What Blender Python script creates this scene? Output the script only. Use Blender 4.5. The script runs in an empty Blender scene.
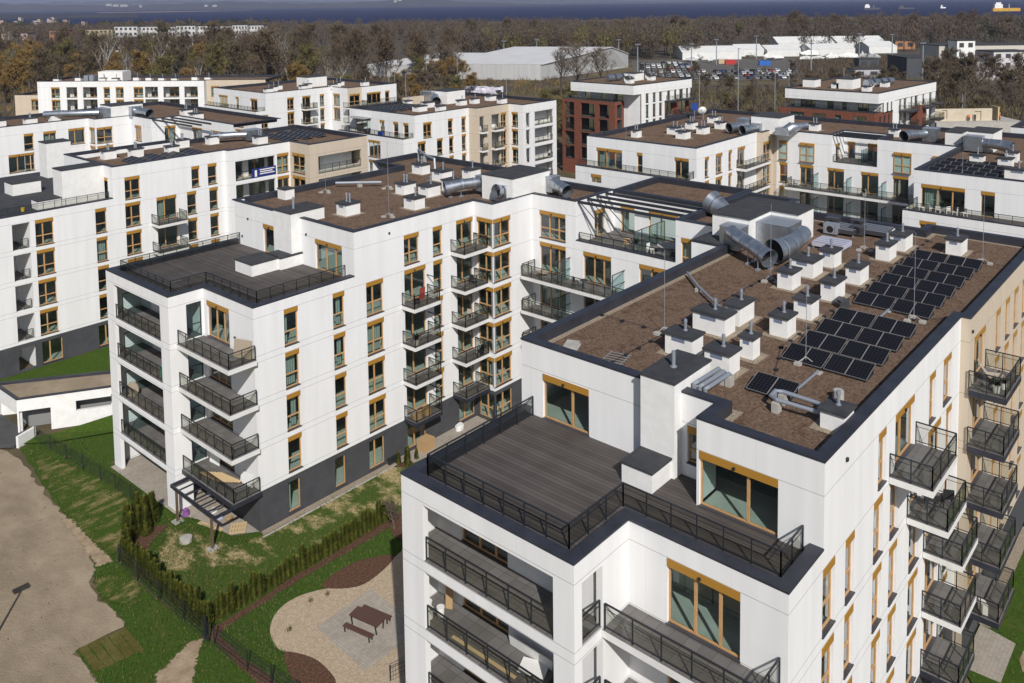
import bpy, bmesh, math, random
from mathutils import Vector, Matrix
rnd = random.Random(7)
scene = bpy.context.scene
COL = scene.collection
G = -0.8                                   # ground level of the estate
# ------------------------------------------------------------------ materials
def nd(nt, t, **kw):
    n = nt.nodes.new(t)
    for k, v in kw.items(): setattr(n, k, v)
    return n
def newmat(name):
    m = bpy.data.materials.new(name); m.use_nodes = True
    nt = m.node_tree; return m, nt, nt.nodes['Principled BSDF']
def mat(name, c, rough=.8, metal=0., c2=None, scale=3., detail=6., bump=0., bscale=None, stretch=None, spec=.5, lo=.35, hi=.65, objco=False):
    m, nt, b = newmat(name); L = nt.links.new
    b.inputs['Base Color'].default_value = (*c, 1); b.inputs['Roughness'].default_value = rough
    b.inputs['Metallic'].default_value = metal; b.inputs['Specular IOR Level'].default_value = spec
    if c2 or bump:
        if objco: src = nd(nt, 'ShaderNodeTexCoord').outputs['Object']
        else: src = nd(nt, 'ShaderNodeNewGeometry').outputs['Position']
        if stretch:
            mp = nd(nt, 'ShaderNodeMapping'); mp.inputs['Scale'].default_value = stretch; L(src, mp.inputs['Vector']); src = mp.outputs[0]
    if c2:
        n = nd(nt, 'ShaderNodeTexNoise'); n.inputs['Scale'].default_value = scale; n.inputs['Detail'].default_value = detail; n.inputs['Roughness'].default_value = .65
        L(src, n.inputs['Vector'])
        r = nd(nt, 'ShaderNodeValToRGB'); r.color_ramp.elements[0].position = lo; r.color_ramp.elements[1].position = hi
        r.color_ramp.elements[0].color = (*c, 1); r.color_ramp.elements[1].color = (*c2, 1)
        L(n.outputs['Fac'], r.inputs[0]); L(r.outputs[0], b.inputs['Base Color'])
    if bump:
        n2 = nd(nt, 'ShaderNodeTexNoise'); n2.inputs['Scale'].default_value = bscale or scale * 3; n2.inputs['Detail'].default_value = 4; L(src, n2.inputs['Vector'])
        bp = nd(nt, 'ShaderNodeBump'); bp.inputs['Strength'].default_value = bump; bp.inputs['Distance'].default_value = .05
        L(n2.outputs['Fac'], bp.inputs['Height']); L(bp.outputs[0], b.inputs['Normal'])
    return m
def facade(name, c, seams=True):
    """Render with thin joints at the storey lines, faint panel seams and vertical weather streaks."""
    m, nt, b = newmat(name); L = nt.links.new
    b.inputs['Roughness'].default_value = .9; b.inputs['Specular IOR Level'].default_value = .2
    g = nd(nt, 'ShaderNodeNewGeometry'); sp = nd(nt, 'ShaderNodeSeparateXYZ'); L(g.outputs['Position'], sp.inputs[0])
    def M(op, a, bb=None):
        n = nd(nt, 'ShaderNodeMath', operation=op)
        for i, v in enumerate((a, bb)):
            if v is None: continue
            if isinstance(v, (int, float)): n.inputs[i].default_value = v
            else: L(v, n.inputs[i])
        return n.outputs[0]
    def line(v, period, off, wid):
        t = M('FRACT', M('DIVIDE', M('ADD', v, 300 * period - off), period)); return M('LESS_THAN', t, wid / period)
    z = sp.outputs['Z']
    j1 = line(z, 3.135, 14.53, .03); j2 = line(z, 3.135, 11.84, .03)
    low = M('LESS_THAN', z, 14.9)
    j = M('MULTIPLY', M('MAXIMUM', j1, j2), low)
    top = M('MULTIPLY', M('GREATER_THAN', z, 17.43), M('LESS_THAN', z, 17.46))
    j = M('MAXIMUM', j, top)
    if seams:
        v = line(M('ADD', sp.outputs['X'], sp.outputs['Y']), 3.7, .9, .02)
        j = M('MAXIMUM', j, M('MULTIPLY', v, .25))
    mp = nd(nt, 'ShaderNodeMapping'); mp.inputs['Scale'].default_value = (1.6, 1.6, .12); L(g.outputs['Position'], mp.inputs['Vector'])
    n = nd(nt, 'ShaderNodeTexNoise'); n.inputs['Scale'].default_value = 1.; n.inputs['Detail'].default_value = 6; L(mp.outputs[0], n.inputs['Vector'])
    n2 = nd(nt, 'ShaderNodeTexNoise'); n2.inputs['Scale'].default_value = .25; n2.inputs['Detail'].default_value = 4; L(g.outputs['Position'], n2.inputs['Vector'])
    k = M('ADD', M('MULTIPLY', n.outputs['Fac'], .2), M('MULTIPLY', n2.outputs['Fac'], .07))
    k = M('SUBTRACT', 1.08, k); k = M('MULTIPLY', k, M('SUBTRACT', 1., M('MULTIPLY', j, .45)))
    mx = nd(nt, 'ShaderNodeMix', data_type='RGBA', blend_type='MULTIPLY'); mx.inputs['Factor'].default_value = 1
    mx.inputs['A'].default_value = (*c, 1); cc = nd(nt, 'ShaderNodeCombineColor')
    for i in range(3): L(k, cc.inputs[i])
    L(cc.outputs[0], mx.inputs['B']); L(mx.outputs['Result'], b.inputs['Base Color'])
    n3 = nd(nt, 'ShaderNodeTexNoise'); n3.inputs['Scale'].default_value = 40; L(g.outputs['Position'], n3.inputs['Vector'])
    bp = nd(nt, 'ShaderNodeBump'); bp.inputs['Strength'].default_value = .12; bp.inputs['Distance'].default_value = .02
    L(n3.outputs['Fac'], bp.inputs['Height']); L(bp.outputs[0], b.inputs['Normal'])
    return m
def striped(name, c, c2, axis, period, gap, rough=.7, brick=None):
    """Boards or tiles: dark joints every `period` along the axis, plank-to-plank variation."""
    m, nt, b = newmat(name); L = nt.links.new; b.inputs['Roughness'].default_value = rough; b.inputs['Specular IOR Level'].default_value = .3
    g = nd(nt, 'ShaderNodeNewGeometry'); sp = nd(nt, 'ShaderNodeSeparateXYZ'); L(g.outputs['Position'], sp.inputs[0])
    def cell(ax, per):
        d = nd(nt, 'ShaderNodeMath', operation='DIVIDE'); L(sp.outputs[ax], d.inputs[0]); d.inputs[1].default_value = per
        f = nd(nt, 'ShaderNodeMath', operation='FRACT'); L(d.outputs[0], f.inputs[0])
        fl = nd(nt, 'ShaderNodeMath', operation='FLOOR'); L(d.outputs[0], fl.inputs[0])
        l = nd(nt, 'ShaderNodeMath', operation='LESS_THAN'); L(f.outputs[0], l.inputs[0]); l.inputs[1].default_value = gap / per
        return l.outputs[0], fl.outputs[0]
    l, fl = cell(axis, period); ids = nd(nt, 'ShaderNodeCombineXYZ'); L(fl, ids.inputs[0])
    if brick:
        l2, fl2 = cell(brick, period); L(fl2, ids.inputs[1])
        mm = nd(nt, 'ShaderNodeMath', operation='MAXIMUM'); L(l, mm.inputs[0]); L(l2, mm.inputs[1]); l = mm.outputs[0]
    w = nd(nt, 'ShaderNodeTexWhiteNoise'); L(ids.outputs[0], w.inputs['Vector'])
    n = nd(nt, 'ShaderNodeTexNoise'); n.inputs['Scale'].default_value = .6; n.inputs['Detail'].default_value = 7; L(g.outputs['Position'], n.inputs['Vector'])
    a = nd(nt, 'ShaderNodeMath', operation='MULTIPLY_ADD'); L(w.outputs['Value'], a.inputs[0]); a.inputs[1].default_value = .45; L(n.outputs['Fac'], a.inputs[2])
    r = nd(nt, 'ShaderNodeValToRGB'); r.color_ramp.elements[0].position = .35; r.color_ramp.elements[1].position = 1.05
    r.color_ramp.elements[0].color = (*c, 1); r.color_ramp.elements[1].color = (*c2, 1); L(a.outputs[0], r.inputs[0])
    mx = nd(nt, 'ShaderNodeMix', data_type='RGBA'); L(l, mx.inputs['Factor']); L(r.outputs[0], mx.inputs['A']); mx.inputs['B'].default_value = (c[0] * .3, c[1] * .3, c[2] * .3, 1)
    L(mx.outputs['Result'], b.inputs['Base Color']); return m
def glass(name, tint, rough=.02, refl=1.):
    m, nt, b = newmat(name); L = nt.links.new; nt.nodes.remove(b); out = nt.nodes['Material Output']
    t = nd(nt, 'ShaderNodeBsdfTransparent'); t.inputs[0].default_value = (*tint, 1)
    gl = nd(nt, 'ShaderNodeBsdfGlossy'); gl.inputs['Roughness'].default_value = rough; gl.inputs['Color'].default_value = (.9, .95, 1, 1)
    f = nd(nt, 'ShaderNodeLayerWeight'); f.inputs['Blend'].default_value = .5; pw = nd(nt, 'ShaderNodeMath', operation='POWER'); L(f.outputs['Facing'], pw.inputs[0]); pw.inputs[1].default_value = 4.
    k = nd(nt, 'ShaderNodeMath', operation='MULTIPLY_ADD'); L(pw.outputs[0], k.inputs[0]); k.inputs[1].default_value = .8 * refl; k.inputs[2].default_value = .055 * refl
    mx = nd(nt, 'ShaderNodeMixShader'); L(k.outputs[0], mx.inputs[0]); L(t.outputs[0], mx.inputs[1]); L(gl.outputs[0], mx.inputs[2]); L(mx.outputs[0], out.inputs[0])
    return m
M = {}
M['white'] = facade('white_render', (.79, .785, .785))
M['beige'] = facade('beige_render', (.56, .475, .375))
M['plinth'] = mat('charcoal_render', (.045, .046, .052), .85, c2=(.062, .063, .07), scale=.8, bump=.1, bscale=30)
M['brick'] = mat('red_brick', (.135, .042, .025), .9, c2=(.20, .068, .04), scale=2.5)
M['beige2'] = M['beige']
M['coping'] = mat('anthracite_sheet', (.020, .022, .032), .5, c2=(.035, .037, .05), scale=.9, spec=.5)
M['felt'] = mat('grey_roofing_felt', (.026, .027, .032), .9, c2=(.046, .047, .052), scale=1.3, bump=.2, bscale=25)
def sedum():
    m, nt, b = newmat('brown_roof_substrate'); L = nt.links.new; b.inputs['Roughness'].default_value = 1; b.inputs['Specular IOR Level'].default_value = .1
    g = nd(nt, 'ShaderNodeNewGeometry')
    def N(sc, det, ro=.6, dist=0.): n = nd(nt, 'ShaderNodeTexNoise'); n.inputs['Scale'].default_value = sc; n.inputs['Detail'].default_value = det; n.inputs['Roughness'].default_value = ro; n.inputs['Distortion'].default_value = dist; L(g.outputs['Position'], n.inputs['Vector']); return n.outputs['Fac']
    def R(src, lo, hi, c0, c1): r = nd(nt, 'ShaderNodeValToRGB'); r.color_ramp.elements[0].position = lo; r.color_ramp.elements[1].position = hi; r.color_ramp.elements[0].color = (*c0, 1); r.color_ramp.elements[1].color = (*c1, 1); L(src, r.inputs[0]); return r.outputs[0]
    def X(f, a_, b_, mode='MIX'):
        x = nd(nt, 'ShaderNodeMix', data_type='RGBA', blend_type=mode)
        if isinstance(f, float): x.inputs['Factor'].default_value = f
        else: L(f, x.inputs['Factor'])
        L(a_, x.inputs['A'])
        if isinstance(b_, tuple): x.inputs['B'].default_value = (*b_, 1)
        else: L(b_, x.inputs['B'])
        return x.outputs['Result']
    base = R(N(7.5, 12, .82, .4), .36, .64, (.055, .032, .021), (.290, .198, .142))
    moss = R(N(.7, 9, .72, 1.5), .50, .66, (0, 0, 0), (.72, .72, .72)); c = X(moss, base, (.080, .042, .026))
    pale = R(N(2.1, 10, .75, .8), .60, .70, (0, 0, 0), (.75, .75, .75)); c = X(pale, c, (.245, .185, .140))
    dark = R(N(3.3, 7, .7), .24, .42, (.45, .42, .40), (1, 1, 1)); c = X(1., c, dark, 'MULTIPLY'); L(c, b.inputs['Base Color'])
    bp = nd(nt, 'ShaderNodeBump'); bp.inputs['Strength'].default_value = 1.; bp.inputs['Distance'].default_value = .06; L(N(20., 6, .7), bp.inputs['Height']); L(bp.outputs[0], b.inputs['Normal']); return m
M['sedum'] = sedum()
M['gravel'] = mat('pale_pebbles', (.20, .155, .11), 1., c2=(.42, .35, .27), scale=14, detail=8, bump=.8, bscale=30, spec=.1)
M['decking'] = striped('brown_grey_deck_boards', (.058, .049, .045), (.104, .090, .083), 'X', .24, .024)
M['tile'] = striped('grey_balcony_tiles', (.105, .098, .093), (.165, .155, .148), 'X', .6, .014, brick='Y')
M['steel'] = mat('dark_railing_steel', (.018, .020, .027), .45, metal=0.)
M['wood'] = mat('pine_window_frame', (.44, .245, .105), .5, c2=(.52, .31, .145), scale=2.)
M['ochre'] = mat('ochre_shutter_box', (.365, .185, .028), .5)
M['lam'] = mat('grey_sill_metal', (.05, .048, .055), .4)
M['pane'] = glass('window_glass', (.68, .80, .76), refl=1.9)
M['smoke'] = glass('smoked_balustrade_glass', (.77, .775, .73), refl=.8)
M['clearp'] = glass('pale_screen_glass', (.62, .76, .74), rough=.1, refl=1.)
M['curtain'] = mat('pale_curtain', (.36, .38, .36), .95)
M['int_wall'] = mat('interior_plaster', (.60, .62, .60), .95)
M['int_floor'] = mat('interior_floor', (.50, .49, .45), .7, c2=(.60, .59, .55), scale=.7)
M['galv'] = mat('galvanised_duct', (.33, .36, .40), .34, metal=.85, c2=(.50, .53, .58), scale=1.2)
M['galvd'] = mat('matt_zinc_pipe', (.34, .37, .42), .5, metal=.5)
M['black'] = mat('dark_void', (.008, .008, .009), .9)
M['conc'] = mat('pale_concrete', (.33, .31, .28), .9, c2=(.42, .40, .37), scale=2.)
M['paver'] = striped('grey_pavers', (.29, .25, .205), (.375, .33, .28), 'X', .2, .006, brick='Y')
M['vent'] = mat('bluish_vent_grille', (.16, .19, .27), .5)
M['plaster'] = mat('white_chimney_render', (.78, .77, .755), .9, c2=(.70, .69, .675), scale=1.5)
M['pwhite'] = mat('white_plastic', (.75, .75, .73), .5)
M['soffit'] = mat('white_slab_edge', (.72, .71, .70), .85, c2=(.64, .63, .61), scale=1.4)
def panelmat():
    m, nt, b = newmat('dark_solar_cells'); L = nt.links.new
    b.inputs['Roughness'].default_value = .3; b.inputs['Specular IOR Level'].default_value = .12
    tc = nd(nt, 'ShaderNodeTexCoord'); sp = nd(nt, 'ShaderNodeSeparateXYZ'); L(tc.outputs['Object'], sp.inputs[0])
    outs = []
    for ax, per in (('X', .17), ('Y', .17)):
        d = nd(nt, 'ShaderNodeMath', operation='DIVIDE'); L(sp.outputs[ax], d.inputs[0]); d.inputs[1].default_value = per
        f = nd(nt, 'ShaderNodeMath', operation='FRACT'); L(d.outputs[0], f.inputs[0])
        l = nd(nt, 'ShaderNodeMath', operation='LESS_THAN'); L(f.outputs[0], l.inputs[0]); l.inputs[1].default_value = .07; outs.append(l)
    mm = nd(nt, 'ShaderNodeMath', operation='MAXIMUM'); L(outs[0].outputs[0], mm.inputs[0]); L(outs[1].outputs[0], mm.inputs[1])
    mx = nd(nt, 'ShaderNodeMix', data_type='RGBA'); L(mm.outputs[0], mx.inputs['Factor'])
    mx.inputs['A'].default_value = (.006, .006, .009, 1); mx.inputs['B'].default_value = (.055, .055, .06, 1)
    L(mx.outputs['Result'], b.inputs['Base Color']); return m
M['cells'] = panelmat()
M['alu'] = mat('pale_aluminium', (.22, .205, .20), .5)
M['darkframe'] = mat('dark_window_frame', (.03, .035, .05), .5)
def paint(name, c, rough=.5): 
    if name not in M: M[name] = mat(name, c, rough)
    return M[name]
# ------------------------------------------------------------------ mesh builder
class MB:
    def __init__(s): s.v, s.f, s.m = [], [], []
    def add(s, vs, fs, mi=0):
        o = len(s.v); s.v += [tuple(v) for v in vs]; s.f += [tuple(i + o for i in f) for f in fs]; s.m += [mi] * len(fs); return s
    def quad(s, a, b, c, d, mi=0): return s.add((a, b, c, d), ((0, 1, 2, 3),), mi)
    def box(s, x0, x1, y0, y1, z0, z1, mi=0, top=None):
        x0, x1 = sorted((x0, x1)); y0, y1 = sorted((y0, y1)); z0, z1 = sorted((z0, z1))
        v = [(x, y, z) for z in (z0, z1) for y in (y0, y1) for x in (x0, x1)]
        s.add(v, ((0, 2, 3, 1), (0, 1, 5, 4), (1, 3, 7, 5), (3, 2, 6, 7), (2, 0, 4, 6)), mi)
        o = len(s.v) - 8; s.f.append((o + 4, o + 5, o + 7, o + 6)); s.m.append(mi if top is None else top); return s
    def prism(s, poly, z0, z1, mi=0, top=None):
        n = len(poly); a = [(x, y, z0) for x, y in poly]; b = [(x, y, z1) for x, y in poly]
        s.add(a + b, [(i, (i + 1) % n, n + (i + 1) % n, n + i) for i in range(n)] + [tuple(range(n))[::-1]], mi)
        o = len(s.v) - 2 * n; s.f.append(tuple(o + n + i for i in range(n))); s.m.append(mi if top is None else top); return s
    def sheet(s, poly, z, mi=0): return s.add([(x, y, z) for x, y in poly], [tuple(range(len(poly)))], mi)
    def tube(s, pts, r, seg=8, mi=0, caps=True):
        pts = [Vector(p) for p in pts]; n = len(pts); rs = r if isinstance(r, (list, tuple)) else [r] * n
        rings, up = [], None
        for i, p in enumerate(pts):
            d = (pts[min(i + 1, n - 1)] - pts[max(i - 1, 0)]).normalized()
            if up is None: up = Vector((0, 0, 1)) if abs(d.z) < .9 else Vector((1, 0, 0))
            u = (up - d * up.dot(d)); u = u.normalized() if u.length > 1e-5 else d.orthogonal().normalized(); w = d.cross(u); up = u
            rings.append([p + (u * math.cos(2 * math.pi * k / seg) + w * math.sin(2 * math.pi * k / seg)) * rs[i] for k in range(seg)])
        vs = [v for ring in rings for v in ring]; fs = []
        for i in range(n - 1):
            for k in range(seg): fs.append((i * seg + k, i * seg + (k + 1) % seg, (i + 1) * seg + (k + 1) % seg, (i + 1) * seg + k))
        if caps: fs += [tuple(range(seg))[::-1], tuple((n - 1) * seg + k for k in range(seg))]
        return s.add(vs, fs, mi)
    def bar(s, a, b, w, h=None, mi=0):
        a, b = Vector(a), Vector(b); d = (b - a).normalized(); h = h or w
        u = Vector((0, 0, 1)) if abs(d.z) < .95 else Vector((1, 0, 0)); sd = d.cross(u).normalized(); up = sd.cross(d).normalized()
        c = [(-1, -1), (1, -1), (1, 1), (-1, 1)]
        vs = [p + sd * x * w / 2 + up * y * h / 2 for p in (a, b) for x, y in c]
        return s.add(vs, ((0, 1, 2, 3), (7, 6, 5, 4), (0, 4, 5, 1), (1, 5, 6, 2), (2, 6, 7, 3), (3, 7, 4, 0)), mi)
    def data(s, name, mats, smooth=False):
        me = bpy.data.meshes.new(name); me.from_pydata(s.v, [], s.f)
        for m in mats: me.materials.append(m)
        if len(mats) > 1: me.polygons.foreach_set('material_index', s.m)
        if smooth: me.polygons.foreach_set('use_smooth', [True] * len(me.polygons))
        me.update(); return me
def link(name, data, parent=None, loc=(0, 0, 0), rz=0.):
    o = bpy.data.objects.new(name, data); COL.objects.link(o); o.parent = parent; o.location = loc
    if rz: o.rotation_euler = (0, 0, rz)
    return o
def obj(name, mb, mats, parent=None, loc=(0, 0, 0), rz=0., smooth=False):
    if not isinstance(mats, (list, tuple)): mats = [mats]
    return link(name, mb.data(name, mats, smooth), parent, loc, rz)
def tag(o, label=None, cat=None, group=None, kind=None):
    if label: o['label'] = label
    if cat: o['category'] = cat
    if group: o['group'] = group
    if kind: o['kind'] = kind
    return o
def empty(name, label, cat, loc=(0, 0, 0), group=None, rz=0.):
    o = link(name, None, None, loc, rz); o.empty_display_size = .2; return tag(o, label, cat, group)
def struct(name, mb, m, **kw): return tag(obj(name, mb, m, **kw), kind='structure')
def copy_tree(o, parent=None):
    c = o.copy(); COL.objects.link(c); c.parent = parent
    for ch in list(o.children): copy_tree(ch, c)
    return c
def inset(poly, w):
    n = len(poly); out = []
    for i in range(n):
        p, a, b = Vector(poly[i]), Vector(poly[i - 1]), Vector(poly[(i + 1) % n])
        d0, d1 = (p - a).normalized(), (b - p).normalized(); n0, n1 = Vector((-d0.y, d0.x)), Vector((-d1.y, d1.x))
        out.append(tuple(p + (n0 + n1) * (w / (1 + n0.dot(n1)))))
    return out
# ------------------------------------------------------------------ building kit
LV = {5: (14.95, 17.42), 4: (11.86, 14.53), 3: (8.72, 11.38), 2: (5.6, 8.25), 1: (2.5, 5.12), 0: (-.5, 1.78)}
FLOORS = (14.9, 11.75, 8.6, 5.48, 2.36, -.62)
CW = {}                                        # shared window meshes
KINDS = {'s': ((1,), .42), 't': ((.42, .58), .42), 't2': ((.5, .5), .42), 't3': ((.36, .36, .28), .42), 'd': ((1,), 0), 'd2': ((.4, .6), 0), 'd2w': ((.62, .38), 0), 'd3': ((.38, .34, .28), 0), 'w2': ((.5, .5), .35)}
def win_meshes(w, h, kind, box, fm='wood'):
    key = (round(w, 2), round(h, 2), kind, box, fm)
    if key in CW: return CW[key]
    cols, tr = KINDS[kind]; H = h - (.34 if box else 0); fw = .075
    f = MB(); f.box(0, w, .13, .21, 0, fw); f.box(0, w, .13, .21, H - fw, H); f.box(0, fw, .13, .21, fw, H - fw); f.box(w - fw, w, .13, .21, fw, H - fw)
    x = 0
    for c in cols[:-1]:
        x += c * w; f.box(x - .06, x + .06, .125, .215, fw, H - fw)
    if tr:
        x = 0
        for c in cols: f.box(x + fw, x + c * w - fw, .135, .205, tr * H - .05, tr * H + .05); x += c * w
    d = {'frame': f.data('window_frame', [M[fm]])}
    p = MB(); p.quad((fw, .17, fw), (w - fw, .17, fw), (w - fw, .17, H - fw), (fw, .17, H - fw)); d['pane'] = p.data('pane', [M['pane']])
    if box:
        b = MB(); b.box(.003, w - .003, -.02, .22, H + .003, h - .003)
        if w > 1.9: b.box(w * .45, w * .45 + .09, -.1, -.02, H + .08, H + .19, 1)
        d['shutter_box'] = b.data('shutter_box', [M['ochre'], M['steel']])
    s = MB(); s.box(-.03, w + .03, -.07, .13, -.035, .004); d['sill'] = s.data('sill', [M['lam']])
    cu = []
    for a0, a1 in ((.06, .42), (.5, .93), (.06, .94)):
        c = MB(); n = max(4, int((a1 - a0) * w / .09)); 
        for i in range(n):
            xa, xb = w * (a0 + (a1 - a0) * i / n), w * (a0 + (a1 - a0) * (i + 1) / n)
            ya, yb = .42 + .05 * (i % 2), .42 + .05 * ((i + 1) % 2)
            c.quad((xa, ya, .05), (xb, yb, .05), (xb, yb, H), (xa, ya, H))
        cu.append(c.data('curtain', [M['curtain']]))
    d['curtain'] = cu; CW[key] = d; return d
def panel(mb, p0, p1, z0, z1, holes):
    """Wall face from p0 to p1 (outside on the right hand) with rectangular holes (s0,s1,za,zb,depth)."""
    p0, p1 = Vector(p0), Vector(p1); d = p1 - p0; Ln = d.length; d.normalize(); inn = Vector((-d.y, d.x))
    S = {0., Ln}; Z = {z0, z1}; hs = []
    for s0, s1, za, zb, dep in holes:
        s0, s1 = max(0, min(s0, s1)), min(Ln, max(s0, s1)); za, zb = max(z0, za), min(z1, zb)
        if s1 - s0 < .01 or zb - za < .01: continue
        hs.append((s0, s1, za, zb, dep)); S |= {s0, s1}; Z |= {za, zb}
    S, Z = sorted(S), sorted(Z)
    P = lambda s, z, y=0.: (p0.x + d.x * s + inn.x * y, p0.y + d.y * s + inn.y * y, z)
    for i in range(len(S) - 1):
        for j in range(len(Z) - 1):
            if S[i + 1] - S[i] < 1e-4 or Z[j + 1] - Z[j] < 1e-4: continue
            sm, zm = (S[i] + S[i + 1]) / 2, (Z[j] + Z[j + 1]) / 2
            if any(a < sm < b and c < zm < e for a, b, c, e, _ in hs): continue
            mb.quad(P(S[i], Z[j]), P(S[i + 1], Z[j]), P(S[i + 1], Z[j + 1]), P(S[i], Z[j + 1]))
    for a, b, c, e, y in hs:
        if y <= 0: continue
        mb.quad(P(a, c), P(a, c, y), P(a, e, y), P(a, e)); mb.quad(P(b, c, y), P(b, c), P(b, e), P(b, e, y))
        mb.quad(P(a, e), P(a, e, y), P(b, e, y), P(b, e)); mb.quad(P(a, c, y), P(a, c), P(b, c), P(b, c, y))
class Bld:
    def __init__(s, name, label, loc, cat='apartment building', rot=None, group=None):
        s.root = empty(name, label, cat, loc, group); s.w = {}; s.fl = MB(); s.co = MB(); s.cop = MB(); s.lid = {}
        s.L = Vector(loc); s.fm = 'wood'
        if rot is not None: s.root.rotation_euler.z = rot; s.L = Vector((0, 0, 0))
    def part(s, name, mb, mats, smooth=False): return obj(name, mb, mats, s.root, -s.L, smooth=smooth)
    def window(s, pos, ang, w, h, kind, box=True, sill=True, name='window', cur=.24):
        d = win_meshes(w, h, kind, box, s.fm); o = link(name, d['frame'], s.root, Vector(pos) - s.L, ang)
        link('pane', d['pane'], o)
        if box: link('shutter_box', d['shutter_box'], o)
        if sill: link('sill', d['sill'], o)
        if rnd.random() < cur: link('curtain', rnd.choice(d['curtain']), o)
        return o
    def face(s, p0, p1, z0, z1, holes=(), m='white', plinth=None):
        """holes: (a0,a1,za,zb,kind[,opts]) with a along the wall's own world axis; kind None = bare opening."""
        p0, p1 = Vector(p0), Vector(p1); d = (p1 - p0); ax = 0 if abs(d.x) > abs(d.y) else 1; ang = math.atan2(d.y, d.x); dn = d.normalized()
        hs = []
        for h in holes:
            a0, a1, za, zb, kind = h[:5]; op = h[5] if len(h) > 5 else {}
            s0, s1 = sorted((abs(a0 - p0[ax]) / abs(dn[ax]), abs(a1 - p0[ax]) / abs(dn[ax])))
            hs.append((s0, s1, za, zb, op.get('dep', 0 if kind is None else .24)))
            if kind is not None:
                q = p0 + dn * s0; bx = op.get('box', za > 0)
                s.window((q.x, q.y, za), ang, s1 - s0, zb - za, kind, bx, op.get('sill', True), op.get('name', 'window'), op.get('cur', .24))
        zs = [(z0, z1, m)]
        if plinth is not None and plinth > z0: zs = [(z0, plinth, 'plinth'), (plinth, z1, m)]
        for a, b, mm in zs: panel(s.w.setdefault(mm, MB()), p0, p1, a, b, hs)
    def box(s, m, *b): s.w.setdefault(m, MB()).box(*b)
    def floors(s, poly, zs=FLOORS, core=None, ztop=18.2):
        pi = inset(poly, .05)
        for z in zs: s.fl.prism(pi, z - .32, z)
        if core:
            for x0, x1, y0, y1 in core: s.co.box(x0, x1, y0, y1, G, ztop)
    def roof(s, poly, zs, zc, w=.45, m='sedum', name='roof', pebble=False, over=.03, inner=True):
        a = inset(poly, -over); b = inset(poly, w); n = len(poly)
        mb = MB(); mb.sheet(inset(poly, w - .01), zs); s.part(name, mb, M[m])
        c = s.cop
        for i in range(n):
            j = (i + 1) % n
            c.quad((*a[i], zc), (*a[j], zc), (*b[j], zc), (*b[i], zc)); c.quad((*a[i], zc - .09), (*a[j], zc - .09), (*a[j], zc), (*a[i], zc))
            c.quad((*b[j], zs), (*b[i], zs), (*b[i], zc), (*b[j], zc)); c.quad((*a[j], zc - .09), (*a[i], zc - .09), (*poly[i], zc - .09), (*poly[j], zc - .09))
        if pebble:
            e = inset(poly, w + .35); p = MB()
            for i in range(n):
                j = (i + 1) % n; p.quad((*b[i], zs + .006), (*b[j], zs + .006), (*e[j], zs + .006), (*e[i], zs + .006))
            s.part('pebble_strip', p, M['gravel'])
    def lidbox(s, x0, x1, y0, y1, z0, z1, m='plaster', name='roof_hut', cap=.1, ov=.05):
        mb = MB(); mb.box(x0, x1, y0, y1, z0, z1); o = s.part(name, mb, M[m])
        c = MB(); c.box(x0 - ov, x1 + ov, y0 - ov, y1 + ov, z1 + .002, z1 + cap); obj('cap', c, M['felt'], o); return o
    def chimney(s, x0, x1, y0, y1, z0, h, pipes=1, pad=True, grille=True, pl=.55):
        mb = MB(); mb.box(x0, x1, y0, y1, z0, z0 + h); o = s.part('vent_chimney', mb, M['plaster'])
        c = MB(); c.box(x0 - .09, x1 + .09, y0 - .09, y1 + .09, z0 + h + .002, z0 + h + .12); obj('cap', c, M['felt'], o)
        for i in range(pipes):
            t = (i + 1) / (pipes + 1); px, py = x0 + (x1 - x0) * (.62 if pipes == 1 else .5), y0 + (y1 - y0) * t
            p = MB(); zt = z0 + h + .12
            p.tube([(px, py, zt), (px, py, zt + pl)], .07, 10); p.tube([(px, py, zt + pl - .18), (px, py, zt + pl - .05)], .095, 10); p.tube([(px, py, zt), (px, py, zt + .04)], .12, 10)
            obj('flue_pipe', p, M['galvd'], o, smooth=False)
        if grille:
            g = MB(); ym = (y0 + y1) / 2; g.box(x0 - .012, x0 + .01, ym - .22 * (y1 - y0), ym + .26 * (y1 - y0), z0 + h - .28, z0 + h - .06); obj('grille', g, M['vent'], o)
        if pad:
            q = MB(); q.sheet([(x0 - .35, y0 - .35), (x1 + .35, y0 - .35), (x1 + .35, y1 + .35), (x0 - .35, y1 + .35)], z0 + .012); obj('pebble_pad', q, M['gravel'], o)
        return o
    def rail(s, pts, z, h=1.02, gl='smoke', parent=None, step=1.15, brace=False, name='railing'):
        r, g = rail_meshes(pts, z, h, step, brace)
        if parent is None:
            o = s.part(name, r, M['steel']); obj('glass_panel', g, M[gl], o)
        else: obj(name, r, M['steel'], parent); obj('glass_panel', g, M[gl], parent)
    def balcony(s, x0, x1, y0, y1, z, sides, t=.32, dark=False, gl='smoke', h=1.05, parent=None, screen=None, rails=True):
        """Slab with top at z; `sides`: polyline of the railing, inset from the slab edge."""
        mb = MB(); mb.box(x0, x1, y0, y1, z - t, z, 0, 1)
        o = s.part('balcony', mb, [M['coping' if dark else 'soffit'], M['tile']])
        if rails: s.rail(sides, z, h, gl, o)
        return o
    def finish(s):
        for m, mb in s.w.items(): s.part({'white': 'wall', 'plinth': 'plinth_wall', 'beige': 'beige_wall', 'brick': 'brick_wall', 'beige2': 'low_wing_wall'}.get(m, 'wall'), mb, M[m])
        if s.fl.f: s.part('storey_floor', s.fl, [M['int_floor']])
        if s.co.f: s.part('inner_wall', s.co, [M['int_wall']])
        if s.cop.f: s.part('coping', s.cop, [M['coping']])
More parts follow.
